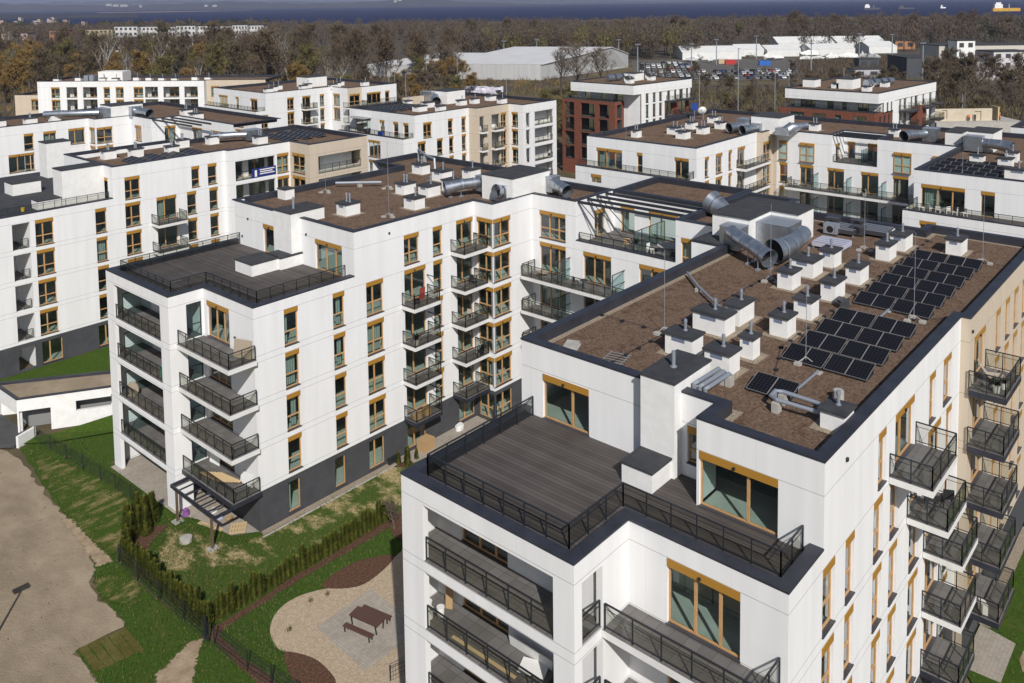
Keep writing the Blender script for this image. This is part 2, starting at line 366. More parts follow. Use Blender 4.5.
def rail_meshes(pts, z, h=1.02, step=1.15, brace=False):
    r, g = MB(), MB(); P = [Vector((x, y)) for x, y in pts]
    for a, b in zip(P[:-1], P[1:]):
        d = b - a; L = d.length; n = max(1, round(L / step)); u = d / L; q = Vector((-u.y, u.x))
        r.bar((*a, z + h), (*b, z + h), .06, .05); r.bar((*a, z + .12), (*b, z + .12), .035, .035)
        r.bar((*a, z + h - .22), (*b, z + h - .22), .02, .02)
        for i in range(n + 1):
            p = a + u * (L * i / n)
            r.bar((*p, z), (*p, z + h), .05, .05)
        for i in range(n):
            p0, p1 = a + u * (L * i / n + .05), a + u * (L * (i + 1) / n - .05)
            g.quad((*p0, z + .1), (*p1, z + .1), (*p1, z + h - .05), (*p0, z + h - .05))
    return r, g
def lv(a0, a1, levels, kind, **op): return [(a0, a1, LV[l][0], LV[l][1], kind, op) for l in levels]
def rect(x0, x1, y0, y1): return [(x0, y0), (x1, y0), (x1, y1), (x0, y1)]
def duct(label, path, radii, plen=None, legs=(), zg=18.3, name='ventilation_duct', group='air ducts on the roofs'):
    """Round galvanised air duct with rings, an open mouth at the end of the path and a box plenum at its start."""
    c = Vector(path[0]); root = empty(name, label, 'air duct', (c.x, c.y, zg), group); o = Vector((-c.x, -c.y, -zg))
    t = MB(); t.tube(path, radii, 22, caps=False)
    obj('duct_pipe', t, M['galv'], root, o, smooth=True)
    rg = MB()
    for i in range(1, len(path) - 1):
        a, b = Vector(path[i]), (Vector(path[i + 1]) - Vector(path[i - 1])).normalized() * .04
        rg.tube([a - b, a + b], radii[i] + .03, 22, caps=False)
    obj('joint_ring', rg, M['galvd'], root, o, smooth=True)
    e, d = Vector(path[-1]), (Vector(path[-1]) - Vector(path[-2])).normalized()
    k = MB(); k.tube([e - d * .62, e - d * .6], radii[-1] * .9, 22); obj('mouth_shade_disc', k, M['black'], root, o)  # black disc paints in the shade deep inside the open duct
    if plen:
        p = MB(); p.box(*plen); pl = obj('plenum_box', p, M['galv'], root, o)
        rb = MB(); x0, x1, y0, y1, z0, z1 = plen
        rb.box(x0 - .03, x1 + .03, y0 - .03, y1 + .03, z1 - .001, z1 + .04)
        obj('flange', rb, M['galvd'], pl)
    if legs:
        for x, y, zt in legs:
            l = MB(); l.bar((x, y, zg), (x, y, zt), .05); l.box(x - .18, x + .18, y - .12, y + .12, zg, zg + .12); obj('support_leg', l, M['galvd'], root, o)
    return root
def mast(x, y, z, h, label, group='lightning rods on the roofs'):
    r = empty('lightning_rod', label, 'lightning rod', (x, y, z), group); m = MB(); m.tube([(0, 0, .1), (0, 0, h)], [.018, .011], 6); obj('rod', m, M['galvd'], r)
    for k in range(3):
        a = k * 2.094 + .5; b = MB(); c, s_ = math.cos(a) * .45, math.sin(a) * .45
        b.box(c - .16, c + .16, s_ - .16, s_ + .16, 0, .13); b.bar((c, s_, .13), (0, 0, .35), .03); obj('foot_block', b, M['conc'], r)
    return r
# ------------------------------------------------------------------ NEAR BUILDING
a = Bld('apartment_building', 'nearest white apartment building with brown roof, solar panels and big boarded roof terrace', (40, 20, G))
LOG = [(11.86, 14.42), (8.72, 11.38), (5.6, 8.25), (2.5, 5.1), (-.5, 1.9)]
a.face((24.08, 28), (24.08, 18.4), G, 15.3, [(26.63, 19.4, p, q, None, {'dep': .3}) for p, q in LOG])
a.face((24.08, 18.4), (27.72, 18.4), G, 15.3, [(24.57, 25.9, p, q - .04, None, {'dep': .3}) for p, q in LOG])
a.face((26.15, 28), (26.15, 18.4), G, 14.9, lv(26.4, 23.56, (4, 3, 2, 1), 'd3', box=False))
a.face((54, 28.2), (32.57, 28.2), G, 18.75); a.face((32.57, 28), (24.08, 28), G, 15.3)
a.face((27.72, 18.4), (27.72, 11.72), G, 15.3, lv(16.62, 13.54, (4, 3, 2, 1), 'd3', cur=0))
cols = lv(30.85, 32.05, (4, 3, 2, 1), 's') + lv(33.2, 34.18, (4, 3, 2, 1), 's') + lv(36.5, 37.6, (4, 3, 2, 1, 0), 's') + lv(38.65, 39.75, (4, 3, 2, 1, 0), 's') + lv(41.6, 43.08, (4, 3, 2, 1, 0), 'd') + lv(44.4, 46.6, (4, 3, 2, 1), 'd2') + lv(47.6, 48.6, (4, 3, 2, 1, 0), 's')
a.face((27.72, 11.72), (50.14, 11.72), G, 14.9, cols, plinth=2.15)
a.face((27.72, 11.72), (30.87, 11.72), 14.9, 15.3)
a.face((30.87, 11.72), (50.14, 11.72), 14.9, 18.75, lv(36.95, 37.92, (5,), 's') + lv(39.2, 41.95, (5,), 'd2') + lv(44.42, 45.42, (5,), 's') + lv(46.9, 48.32, (5,), 't'))
a.face((50.14, 11.72), (50.14, 11.25), G, 18.75, m='beige')
bc = []
for x0, x1, k in ((51.1, 53.6, 'd2'), (56.2, 57.3, 's'), (58.7, 59.8, 's'), (61.1, 62.3, 's'), (63.6, 64.7, 's'), (66.4, 67.6, 's')): bc += lv(x0, x1, (5, 4, 3, 2, 1), k)
a.face((50.14, 11.25), (69.2, 11.25), G, 18.75, bc, m='beige', plinth=2.15)
a.face((69.2, 11.25), (69.2, 18.7), G, 18.75, m='beige'); a.face((67.6, 18.7), (67.6, 30.4), G, 18.75); a.face((69.2, 18.7), (67.6, 18.7), G, 18.75)
a.face((32.57, 28.2), (32.57, 17.1), 14.6, 18.75, [(26.78, 23.9, 15.03, 17.35, 'd2w', {'cur': 0}), (18.5, 17.62, 15.65, 17.35, 's', {})])
a.face((32.57, 17.1), (30.87, 17.1), 14.6, 18.75)
a.face((30.87, 17.1), (30.87, 11.72), 14.6, 18.75, [(16.98, 13.53, 15.05, 17.43, 'd2w', {'cur': 0})])
a.face((67.6, 30.4), (54, 30.4), G, 18.75); a.face((54, 30.4), (54, 28.2), G, 18.75)
RA = [(30.87, 11.72), (50.14, 11.72), (50.14, 11.25), (69.2, 11.25), (69.2, 18.7), (67.6, 18.7), (67.6, 30.4), (54, 30.4), (54, 28.2), (32.57, 28.2), (32.57, 17.1), (30.87, 17.1)]
a.roof(RA, 18.3, 18.85, .5, pebble=True)
a.floors(RA, core=[(38, 64, 16.6, 23.5), (33.5, 36.5, 19.5, 20.5)])
a.floors([(26.2, 27.95), (26.2, 18.45), (27.77, 18.45), (27.77, 11.77), (30.8, 11.77), (30.8, 17.05), (32.5, 17.05), (32.5, 27.95)], zs=FLOORS[1:], core=[(30, 32, 16.5, 22)], ztop=14.6)
dk = MB(); DA = [(24.4, 27.8), (24.4, 18.7), (28.0, 18.7), (28.0, 12.0), (30.86, 12.0), (30.86, 17.1), (32.56, 17.1), (32.56, 27.8)]
dk.prism(DA, 14.55, 15.0); a.part('terrace_deck', dk, M['decking'])
tc = MB()
def coping_run(mb, runs, z0=15.0, zt=15.33):
    for q in runs: mb.box(*q, zt, zt + .08)
    return mb
coping_run(tc, ((24.05, 24.62, 18.37, 28.03), (24.62, 32.55, 27.5, 28.03), (24.62, 28.27, 18.37, 18.94), (27.69, 28.27, 11.69, 18.37), (28.27, 30.86, 11.69, 12.24)))
kw = MB()
for q in ((24.3, 24.6, 18.65, 27.75), (24.6, 32.5, 27.52, 27.75), (24.6, 28.25, 18.65, 18.92), (27.95, 28.25, 11.97, 18.65), (28.25, 30.85, 11.97, 12.22)): kw.box(*q, 14.9, 15.325)
a.part('upstand', kw, M['coping'])
a.part('terrace_coping', tc, M['coping'])
a.rail([(32.45, 27.35), (25.1, 27.35), (25.1, 19.4), (28.82, 19.4), (28.82, 12.5), (30.82, 12.5)], 15.0, 1.02, brace=True, name='terrace_railing')
for p, q in LOG[:-1]:
    a.balcony(24.1, 26.14, 18.45, 27.95, p + .006, [(24.22, 26.6), (24.22, 19.42)], t=.34)
    r_, g_ = rail_meshes([(24.6, 18.52), (25.88, 18.52)], p, 1.05); o_ = a.part('side_railing', r_, M['steel']); obj('glass_panel', g_, M['smoke'], o_)
    a.balcony(25.82, 27.71, 11.7, 18.38, p - .05, [(25.92, 18.3), (25.92, 12.0), (27.66, 12.0)], t=.3)
ce = MB(); ce.box(24.12, 26.13, 18.45, 27.95, 14.43, 14.54); a.part('loggia_ceiling', ce, M['soffit'])
a.lidbox(30.35, 32.54, 18.95, 20.5, 15.0, 15.85, name='terrace_duct_box')
st = a.lidbox(31.95, 35.2, 18.8, 20.55, 15.0, 19.3, name='chimney_stack'); 
q = MB(); q.tube([(33.4, 19.7, 19.4), (33.4, 19.7, 20.15)], .09, 12); q.tube([(33.4, 19.7, 19.4), (33.4, 19.7, 19.44)], .16, 12); obj('flue_pipe', q, M['galvd'], st)
for b in ((36.8, 37.9, 20.65, 22.2), (36.2, 37.3, 18.35, 19.65), (40.4, 41.6, 20.75, 22.65), (42.3, 44.1, 20.85, 21.75), (38.7, 39.5, 18.35, 19.05), (42.35, 43.5, 18.18, 19.15), (45.6, 46.7, 18.2, 19.2), (49.7, 51, 21.05, 22), (52.7, 54.3, 20.95, 22.4), (55.6, 56.9, 20.7, 21.7), (53.25, 54.8, 18.2, 19.1), (49.35, 51, 18.3, 19.15), (59.4, 60.9, 18.4, 19.3), (62.4, 64.2, 18.3, 19.3), (63.7, 65.3, 15, 16)):
    a.chimney(*b, 18.3, 1.02, pl=.6)
a.chimney(34.3, 35.4, 12.25, 13.25, 18.3, .75, pl=.62, grille=False)
TW = [(56, 26.9), (59.45, 26.9), (59.45, 24.8), (62.3, 24.8), (62.3, 29.8), (56, 29.8)]
mb = MB(); mb.prism(TW, 18.3, 20.5); t_ = a.part('lift_tower', mb, M['plaster']); mb = MB(); mb.prism(inset(TW, -.1), 20.502, 20.64); obj('cap', mb, M['felt'], t_)
lo = MB(); lo.box(54.05, 55.95, 28.3, 30.3, 18.86, 18.95); a.part('flat_roof_step', lo, M['felt'])
# balconies of the long facade
def box_balc(b, x0, x1, y0, y1, z, dark=False):
    return b.balcony(x0, x1, y0, y1, z, [(x0 + .06, y1), (x0 + .06, y0 + .06), (x1 - .06, y0 + .06), (x1 - .06, y1)], dark=dark, t=.34 if dark else .3)
box_balc(a, 38.4, 42.3, 9.88, 11.7, 14.9)
box_balc(a, 41.1, 44.3, 9.9, 11.7, 11.72)
for z in (8.6, 5.48, 2.38): box_balc(a, 43.9, 46.9, 9.9, 11.7, z, dark=z < 3)
for z in (14.9, 11.75, 8.6, 5.48, 2.38): box_balc(a, 49.95, 53.75, 9.42, 11.23, z, True)
cb = MB()
for pth in ([(32.9, 23.5), (50, 23.3), (55.5, 22.5)], [(38.9, 23.4), (38.9, 27.6)], [(49.2, 13.9), (50.6, 12.4)], [(37, 16.5), (41, 17.9), (66, 17.8)], [(62.9, 13.5), (62.9, 11.9)]):
    for p, q in zip(pth[:-1], pth[1:]):
        p, q = Vector(p), Vector(q); n = max(1, int((q - p).length / 1.1)); cb.bar((*p, 18.40), (*q, 18.40), .018)
        for i in range(n + 1): t = p.lerp(q, i / n); cb.box(t.x - .09, t.x + .09, t.y - .09, t.y + .09, 18.3, 18.4)
a.part('lightning_conductor', cb, M['steel'])
def wall_vents(bb, spots):
    for x, y, z, ax in spots:
        v = MB(); v.box(x - .09, x + .02, y - .07, y + .07, z, z + .14) if ax == 'x' else v.box(x - .07, x + .07, y - .09, y + .02, z, z + .14); bb.part('wall_vent', v, M['steel'])
wall_vents(a, [(33.1, 11.72, 17.9, 'y'), (50.5, 11.25, 17.9, 'y')])
a.finish()
# ------------------------------------------------------------------ BUILDING ACROSS THE LAWN
b = Bld('apartment_building', 'white apartment building across the lawn with charcoal ground floor and stacked balconies', (45, 58, G))
LB = [(11.75, 14.42), (8.6, 11.28), (5.48, 8.15), (2.36, 5.05), (G + .05, 1.95)]
b.face((28.6, 68.3), (28.6, 58.2), G, 15.3, [(67.1, 59.5, p, q, None, {'dep': .3}) for p, q in LB])
b.face((28.6, 58.2), (31.3, 58.2), G, 15.3, [(29.95, 31.15, p, q, None, {'dep': .2}) for p, q in LB])
b.face((31.3, 58.2), (31.3, 51.5), 14.9, 15.3)
b.face((31.3, 68.3), (31.3, 51.5), G, 14.9, lv(64.9, 61.6, (4, 3, 2, 1), 'd3', box=False) + lv(57.7, 54.65, (4, 3, 2, 1), 'd3') + [(64.9, 61.6, -.5, 1.8, 'd2', {'box': False}), (57.5, 54.9, -.5, 1.8, 'd2', {'box': False})], plinth=2.1)
W = lv(33.75, 34.92, (4, 3, 2, 1), 's') + lv(38, 39.08, (4, 3, 2, 1), 's') + lv(41.18, 42.88, (4, 3, 2, 1), 't') + lv(45.1, 47.45, (4, 3, 2, 1), 'd2') + lv(48.33, 49.38, (4, 3, 2, 1), 's') + lv(51.1, 53.1, (4, 3, 2, 1, 0), 'd2')
W += lv(33.65, 34.7, (0,), 'd') + lv(37.8, 38.8, (0,), 'd') + lv(41.1, 42.65, (0,), 'd2') + lv(45.1, 47.2, (0,), 'd2')
b.face((31.3, 51.5), (53.3, 51.5), G, 14.9, W, plinth=2.15)
b.face((31.3, 51.5), (40.1, 51.5), 14.9, 15.3)
b.face((40.1, 51.5), (53.3, 51.5), 14.9, 18.75, lv(45.13, 46.77, (5,), 't') + lv(48.33, 49.41, (5,), 's') + lv(51.1, 53.15, (5,), 'd2'))
b.face((53.3, 51.5), (53.3, 49.25), G, 18.75, lv(51.15, 49.27, (5, 4, 3, 2, 1, 0), 't2', sill=False), plinth=2.15)
b.face((53.3, 49.25), (58.6, 49.25), G, 18.75, lv(53.32, 55.6, (5, 4, 3, 2, 1, 0), 't2'), plinth=2.15)
for l in range(6): pb = MB(); pb.box(53.34, 53.5, 49.29, 49.45, LV[l][0], LV[l][1] - (.35 if l else 0)); b.part('corner_post', pb, M['wood'])
b.face((58.6, 49.25), (58.6, 44.3), G, 18.75, lv(48.37, 45.43, (5,), 't3') + lv(48.37, 45.43, (4, 3, 2, 1), 'd3'))
b.face((58.6, 44.3), (58.6, 34.4), G, 15.3, lv(43.5, 40.6, (4, 3, 2, 1), 'd3') + lv(37.8, 34.9, (4, 3, 2, 1), 'd3'))
b.face((58.6, 34.4), (58.6, 30.6), G, 18.75, lv(33.9, 32.9, (5, 4), 's'))
b.face((58.6, 44.3), (64.5, 44.3), 14.9, 18.75, lv(61.4, 63.0, (5,), 'd2'))
b.face((64.5, 44.3), (64.5, 34.4), 14.9, 18.75, lv(43.6, 42.1, (5,), 'd') + lv(40.6, 37.6, (5,), 'd2') + lv(36.6, 35.2, (5,), 'd'))
b.face((64.5, 34.4), (58.6, 34.4), 14.9, 18.75)
b.face((40.1, 68.3), (40.1, 51.5), 14.6, 18.75, lv(63.9, 61.9, (5,), 'd') + lv(56.45, 53.0, (5,), 'd3'))
b.face((40.1, 68.5), (28.6, 68.3), G, 15.3); b.face((66.2, 73.2), (59.9, 73.2), G, 18.75); b.face((59.9, 68.7), (40.1, 68.3), G, 18.75); b.face((66.2, 44), (66.2, 73.2), G, 18.75)
RB = [(40.1, 51.5), (53.3, 51.5), (53.3, 49.25), (58.6, 49.25), (58.6, 44.3), (64.5, 44.3), (64.5, 53), (66.2, 53), (66.2, 73.2), (59.9, 73.2), (59.9, 68.7), (40.1, 68.7)]
b.roof(RB, 18.3, 18.85, .38)
b.roof([(64.5, 34.4), (72, 34.4), (72, 44.3), (64.5, 44.3)], 18.3, 18.85, .4, name='rear_roof'); b.roof([(58.6, 29.5), (71, 29.5), (71, 34.4), (58.6, 34.4)], 18.3, 18.85, .5, name='side_roof')
b.floors(RB, core=[(45, 62, 55.5, 64)]); b.floors(rect(31.35, 40.05, 51.55, 68.2), zs=FLOORS[1:], core=[(35.5, 39, 55.5, 64)], ztop=14.5)
b.floors(rect(58.65, 66, 30, 44.25), zs=FLOORS, core=[(62.5, 64, 30.5, 44)], ztop=14.6)
dk = MB(); dk.prism([(28.9, 68.1), (28.9, 58.5), (31.6, 58.5), (31.6, 51.8), (40.08, 51.8), (40.08, 68.1)], 14.5, 15.0); b.part('terrace_deck', dk, M['decking']); dk = MB(); dk.box(58.9, 64.48, 34.42, 44.28, 14.6, 15.0); b.part('pergola_deck', dk, M['tile'])
tc = MB()
coping_run(tc, ((28.57, 29.2, 58.17, 68.33), (29.2, 40.08, 67.75, 68.33), (29.2, 31.9, 58.17, 58.76), (31.27, 31.9, 51.47, 58.17), (31.9, 40.08, 51.47, 52.05)))
kw = MB()
for q in ((29.0, 29.18, 58.5, 67.9), (29.18, 40.06, 67.77, 68), (29.18, 31.88, 58.5, 58.74), (31.6, 31.88, 51.8, 58.5), (31.88, 40.06, 51.8, 52.03)): kw.box(*q, 14.9, 15.325)
b.part('upstand', kw, M['coping']); t2_ = MB(); coping_run(t2_, ((58.57, 59.1, 34.42, 44.28),)); b.part('pergola_terrace_coping', t2_, M['coping'])
b.part('terrace_coping', tc, M['coping'])
b.rail([(40.05, 67.6), (29.5, 67.6), (29.5, 59.5), (32.3, 59.5), (32.3, 52.6), (40.05, 52.6)], 15.0, 1.02, name='terrace_railing', brace=True)
b.rail([(58.85, 44.1), (58.85, 34.6)], 15.4, .65, name='terrace_railing')
b.lidbox(35.6, 38.0, 58.5, 60.9, 15, 15.9, name='terrace_duct_box'); b.lidbox(38.0, 40.08, 58.2, 60.3, 15, 15.9, name='terrace_duct_box')
st = b.lidbox(39.2, 42.5, 58.4, 60.9, 15, 19.25, name='chimney_stack'); q = MB(); q.tube([(40.3, 59.6, 19.36), (40.3, 59.6, 20.3)], .1, 10); obj('flue_pipe', q, M['galvd'], st)
b.lidbox(44.2, 45.2, 66.6, 67.8, 18.3, 19.2, name='vent_block')
for i, (p, q) in enumerate(LB[:-1]):
    b.balcony(28.62, 31.28, 58.4, 68.2, p + .006, [(28.74, 67.05), (28.74, 59.55)], t=.34, dark=i == 3)
    b.balcony(29.1, 31.28, 51.15, 58.18, p, [(29.2, 58.1), (29.2, 51.25), (31.2, 51.25)], t=.34, dark=i == 3)
    sc = MB(); sc.bar((30.0, 58.3, p), (30.0, 58.3, q - .02), .06); sc.bar((31.1, 58.3, p), (31.1, 58.3, q - .02), .06); sc.bar((30, 58.3, p + 1.05), (31.1, 58.3, p + 1.05), .06); sc.bar((30, 58.3, q - .04), (31.1, 58.3, q - .04), .06)
    o_ = b.part('privacy_screen', sc, M['steel']); g = MB(); g.quad((30.03, 58.3, p + .05), (31.07, 58.3, p + .05), (31.07, 58.3, q - .06), (30.03, 58.3, q - .06)); obj('glass_panel', g, M['clearp'], o_)
    sc = MB(); sc.bar((29, 66.4, p), (29, 66.4, p + 1.95), .06); sc.bar((29, 66.4, p + 1.93), (31.2, 66.4, p + 1.93), .06); o_ = b.part('privacy_screen', sc, M['steel']); g = MB(); g.quad((29, 66.4, p + .1), (31.2, 66.4, p + .1), (31.2, 66.4, p + 1.9), (29, 66.4, p + 1.9)); obj('glass_panel', g, M['clearp'], o_)
for z in FLOORS[1:5]: box_balc(b, 44.75, 47.65, 49.95, 51.48, z, dark=z < 3)
for z in FLOORS[1:5]:
    sc = MB(); sc.bar((47.55, 50.0, z), (47.55, 50.0, z + 1.9), .07); sc.bar((47.55, 50, z + 1.87), (47.55, 51.45, z + 1.87), .06); b.part('screen_frame', sc, M['steel'])
for z in FLOORS[:5]: box_balc(b, 50.35, 53.28, 49.8, 51.48, z, dark=z < 3)
for z in FLOORS[1:5]:
    b.balcony(56.6, 58.58, 30.7, 49.0, z, [(58.5, 48.9), (56.7, 48.9), (56.7, 31)], t=.3)
    for y in (44.9, 39.2):
        sc = MB()
        sc.bar((56.75, y, z), (56.75, y, z + 2), .06); sc.bar((56.75, y, z + 1.97), (58.55, y, z + 1.97), .06); sc.bar((56.75, y, z + 1), (58.55, y, z + 1), .05); o_ = b.part('privacy_screen', sc, M['steel'])
        g = MB(); g.quad((56.8, y, z + .1), (58.5, y, z + .1), (58.5, y, z + 1.9), (56.8, y, z + 1.9)); obj('glass_panel', g, M['clearp'], o_)
for y in (41.2, 38.2, 36.2):                   # glass screens dividing the pergola terrace
    pass
sc = MB(); sc.bar((59.2, 38.7, 16.9), (64, 38.7, 16.9), .05); g = MB()
for k in range(5): sc.bar((59.2 + k * 1.2, 38.7, 15), (59.2 + k * 1.2, 38.7, 16.9), .05); g.quad((59.25 + k * 1.0, 38.7, 15.1), (60.2 + k * 1.0, 38.7, 15.1), (60.2 + k * 1.0, 38.7, 16.85), (59.25 + k * 1.0, 38.7, 16.85))
o_ = b.part('privacy_screen', sc, M['steel']); obj('glass_panel', g, M['clearp'], o_)
for x in (58.9, 60.3, 61.7, 63.1, 64.3):
    pb = MB(); pb.bar((x, 44.25, 18.7), (x, 34.45, 18.7), .16, .22); b.part('pergola_beam', pb, M['steel'])
    if x < 63: pb = MB(); pb.bar((x, 44.0, 18.65), (x + 1.6, 41.8, 15.5), .07); b.part('pergola_strut', pb, M['steel'])
b.lidbox(56, 61.2, 49.28, 53, 18.3, 20.5, name='lift_tower')
for q in ((43.9, 45.4, 57.3, 58.6), (52.3, 53.8, 59.5, 60.7), (49, 50.2, 54.4, 55.8), (53, 54.6, 57, 58.3), (59.8, 60.9, 65.1, 66.7), (58.6, 60, 60.9, 62.4), (56, 57.4, 56.8, 58.3), (61, 62.5, 59.3, 60.5)):
    b.chimney(*q, 18.3, .95, pipes=2 if q[0] in (43.9, 52.3) else 1, pl=.75)
wall_vents(b, [(40.1, 66.2, 17.4, 'x'), (40.1, 67.2, 15.7, 'x'), (40.1, 57.6, 17.5, 'x'), (43.6, 51.5, 17.9, 'y'), (31.3, 53.9, 12.6, 'x')])
b.finish()
# entrance canopy in front of the corner
cn = empty('entrance_canopy', 'dark steel canopy frame on two brown posts at the balcony corner', 'canopy', (29, 55, G))
f = MB(); z = 1.65
for p, q in (((28.1, 57.9), (28.1, 51.9)), ((28.1, 51.9), (29.9, 51.9)), ((28.1, 57.9), (29.9, 57.9))): f.bar((p[0] - 29, p[1] - 55, z - G), (q[0] - 29, q[1] - 55, z - G), .12, .2)
for k in range(1, 6): f.bar((28.1 - 29, 51.9 + k - 55, z - G), (29.9 - 29, 51.9 + k - 55, z - G), .06, .1)
obj('canopy_frame', f, M['coping'], cn)
for y in (57.2, 52.4):
    f = MB(); f.bar((-.85, y - 55, 0), (-.85, y - 55, z - G - .1), .15); obj('post', f, paint('brown_timber', (.12, .085, .055)), cn); f = MB(); f.box(-1.2, -.5, y - 55.3, y - 54.7, 0, .1); obj('footing', f, M['conc'], cn)
# ------------------------------------------------------------------ BUILDING BEHIND THE LAWN, FAR LEFT
c = Bld('apartment_building', 'long white apartment building with beige corner loggia behind the gravel roofed ramp', (50, 97, G))
W = lv(32.25, 34.0, (4, 3, 2, 1), 't') + lv(38.23, 39.4, (4, 3, 2, 1), 's') + lv(41.45, 43.15, (4, 3, 2, 1), 't') + lv(45, 47.35, (4, 3, 2, 1), 'd2') + lv(48.65, 49.8, (4, 3, 2, 1), 's') + lv(51.45, 52.55, (4, 3, 2, 1), 's') + lv(32.3, 34.3, (0,), 'd2') + lv(38, 40, (0,), 'd2')
c.face((28.0, 93.2), (53.6, 93.2), G, 14.9, W + [(30.1, 31.75, p - .05, q - .05, None, {'dep': .3}) for p, q in (LV[4], LV[3], LV[2], LV[1], LV[0])], plinth=2.15)
c.face((31.75, 93.5), (31.75, 98), G, 14.9); c.face((28, 97.6), (31.75, 97.6), G, 14.9, lv(29.6, 31, (4, 3, 2, 1), 'd', box=False))
c.face((28.0, 93.2), (40.2, 93.2), 14.9, 15.3)
c.face((40.2, 93.2), (53.6, 93.2), 14.9, 18.75, lv(41.5, 43.2, (5,), 't') + lv(49.3, 50.3, (5,), 's') + lv(51.35, 52.5, (5,), 's'))
c.face((40.2, 106), (40.2, 93.2), 14.6, 18.75, lv(96.6, 94.4, (5,), 'd2') + lv(103.5, 101.5, (5,), 'd'))
c.face((28.0, 118), (28.0, 93.2), G, 15.3, [(96.8, 94.2, p - .05, q - .05, None, {'dep': .3}) for p, q in (LV[4], LV[3], LV[2], LV[1], LV[0])], plinth=None)
c.face((53.6, 93.2), (53.6, 92.4), G, 18.75)
ops = [(54.5, 60.0, LV[l][0] - .05, LV[l][1] - .1, None, {'dep': .3}) for l in (5, 4, 3, 2, 1)]
c.face((53.6, 92.4), (62.2, 92.4), G, 18.75, ops + lv(60.3, 62.0, (5, 4, 3, 2, 1), 't2'))
c.face((54.3, 94.3), (60.2, 94.3), G, 18.2, lv(54.8, 56.6, (5, 4, 3, 2), 'd2', box=False) + lv(57.4, 59.8, (5, 4, 3, 2), 'd2', box=False))
c.face((62.2, 92.4), (62.2, 88.2), G, 18.75, lv(91.9, 89.2, (5, 4, 3, 2), 't2') , m='beige')
c.face((62.2, 88.2), (71.3, 88.2), G, 18.75, [(63.5, 70.3, LV[l][0] - .05, LV[l][1] - .3, None, {'dep': .3}) for l in (5, 4, 3)], m='beige')
c.face((63, 90.5), (70.5, 90.5), G, 18.2, lv(63.6, 65.4, (5, 4, 3), 'd2', box=False))
c.face((71.3, 88.2), (71.3, 104), G, 18.75, m='beige'); c.face((71.3, 104), (40.2, 104), G, 18.75)
RC = [(40.2, 93.2), (53.6, 93.2), (53.6, 92.4), (62.2, 92.4), (62.2, 88.2), (71.3, 88.2), (71.3, 104), (53, 104), (53, 106), (40.2, 106)]
c.roof(RC, 18.3, 18.85, .38); c.floors(RC, core=[(45, 66, 97.5, 102)]); c.floors(rect(32, 40.1, 93.3, 110), zs=FLOORS[1:], core=[(34, 39, 97.5, 109)], ztop=14.5)
for l in (5, 4, 3, 2, 1):
    z = LV[l][0] - .1
    c.balcony(54.4, 60.1, 92.45, 94.28, z, [(54.5, 92.6), (60, 92.6)])
    if l > 2: c.balcony(63.4, 70.4, 88.25, 90.48, z, [(63.5, 88.4), (70.3, 88.4)])
for z in FLOORS[1:5]:
    if z > 3: box_balc(c, 44.3, 47.7, 91.4, 93.18, z)
    c.balcony(29.9, 31.75, 93.35, 97.4, z, [(30.9, 93.45), (31.6, 93.45)])
dk = MB(); dk.prism([(28.3, 93.5), (40.15, 93.5), (40.15, 106.1), (46, 106.1), (46, 117.8), (28.3, 117.8)], 14.5, 15); c.part('terrace_deck', dk, M['felt'])
tc = MB()
coping_run(tc, ((27.97, 28.6, 93.17, 118), (28.6, 40.18, 93.17, 93.8)))
c.part('terrace_coping', tc, M['coping']); c.rail([(40.1, 94.1), (29, 94.1), (29, 117.5)], 15.0, 1.02, name='terrace_railing')
c.lidbox(35.8, 40.18, 95.2, 97.6, 15, 18.8, name='chimney_stack'); c.lidbox(40.7, 43.6, 112.6, 115, 15, 19.3, name='chimney_stack'); c.lidbox(34.2, 37.2, 105, 107.5, 15, 16.3, name='terrace_duct_box'); c.lidbox(33.4, 35.7, 95.4, 97.2, 15, 15.9, name='terrace_duct_box')
for q in ((42.8, 44.2, 101, 102.2), (45.4, 46.8, 99.6, 100.8), (52.3, 53.6, 101.5, 102.7), (56, 57.3, 100.8, 102), (49, 50.3, 97.8, 99), (60, 61.4, 96, 97.4)): c.chimney(*q, 18.3, .95, pipes=2, pl=.7)
c.finish()
c2 = Bld('apartment_building', 'white apartment building with projecting bay window seen over the corner loggia building', (48, 140, G))
W = lv(46.7, 48, (5, 4), 's') + lv(49.4, 51.2, (5,), 't2') + lv(53, 55.4, (5,), 'd2') + lv(44.5, 47.5, (4,), 'd2')
c2.face((32, 137.5), (56, 137.5), 8, 18.75, W); c2.face((56, 137.5), (56, 135), 8, 18.75, lv(137.1, 135.2, (5, 4), 't2')); c2.face((56, 135), (61.5, 135), 8, 18.75, lv(56.2, 58.6, (5, 4), 't2'))
c2.face((61.5, 135), (61.5, 128), 8, 18.75, lv(133.6, 131.4, (5, 4), 't3')); c2.face((61.5, 128), (61.5, 112), 8, 15.3, lv(126, 123, (4,), 'd3'))
c2.face((61.5, 128), (66, 128), 14.9, 18.75, lv(63.6, 65.4, (5,), 'd2')); c2.face((66, 128), (66, 112), 14.9, 18.75, lv(124, 121, (5,), 'd2') + lv(118, 115, (5,), 'd2')); c2.face((32, 150), (32, 137.5), 8, 18.75)
R2 = [(32, 137.5), (56, 137.5), (56, 135), (61.5, 135), (61.5, 128), (66, 128), (66, 112), (74, 112), (74, 150), (32, 150)]
c2.roof(R2, 18.3, 18.85, .4); c2.floors(R2, zs=FLOORS[:2], core=[(36, 60, 141.5, 147)])
c2.lidbox(58.6, 63.6, 135.05, 139, 18.3, 20.5, name='lift_tower')
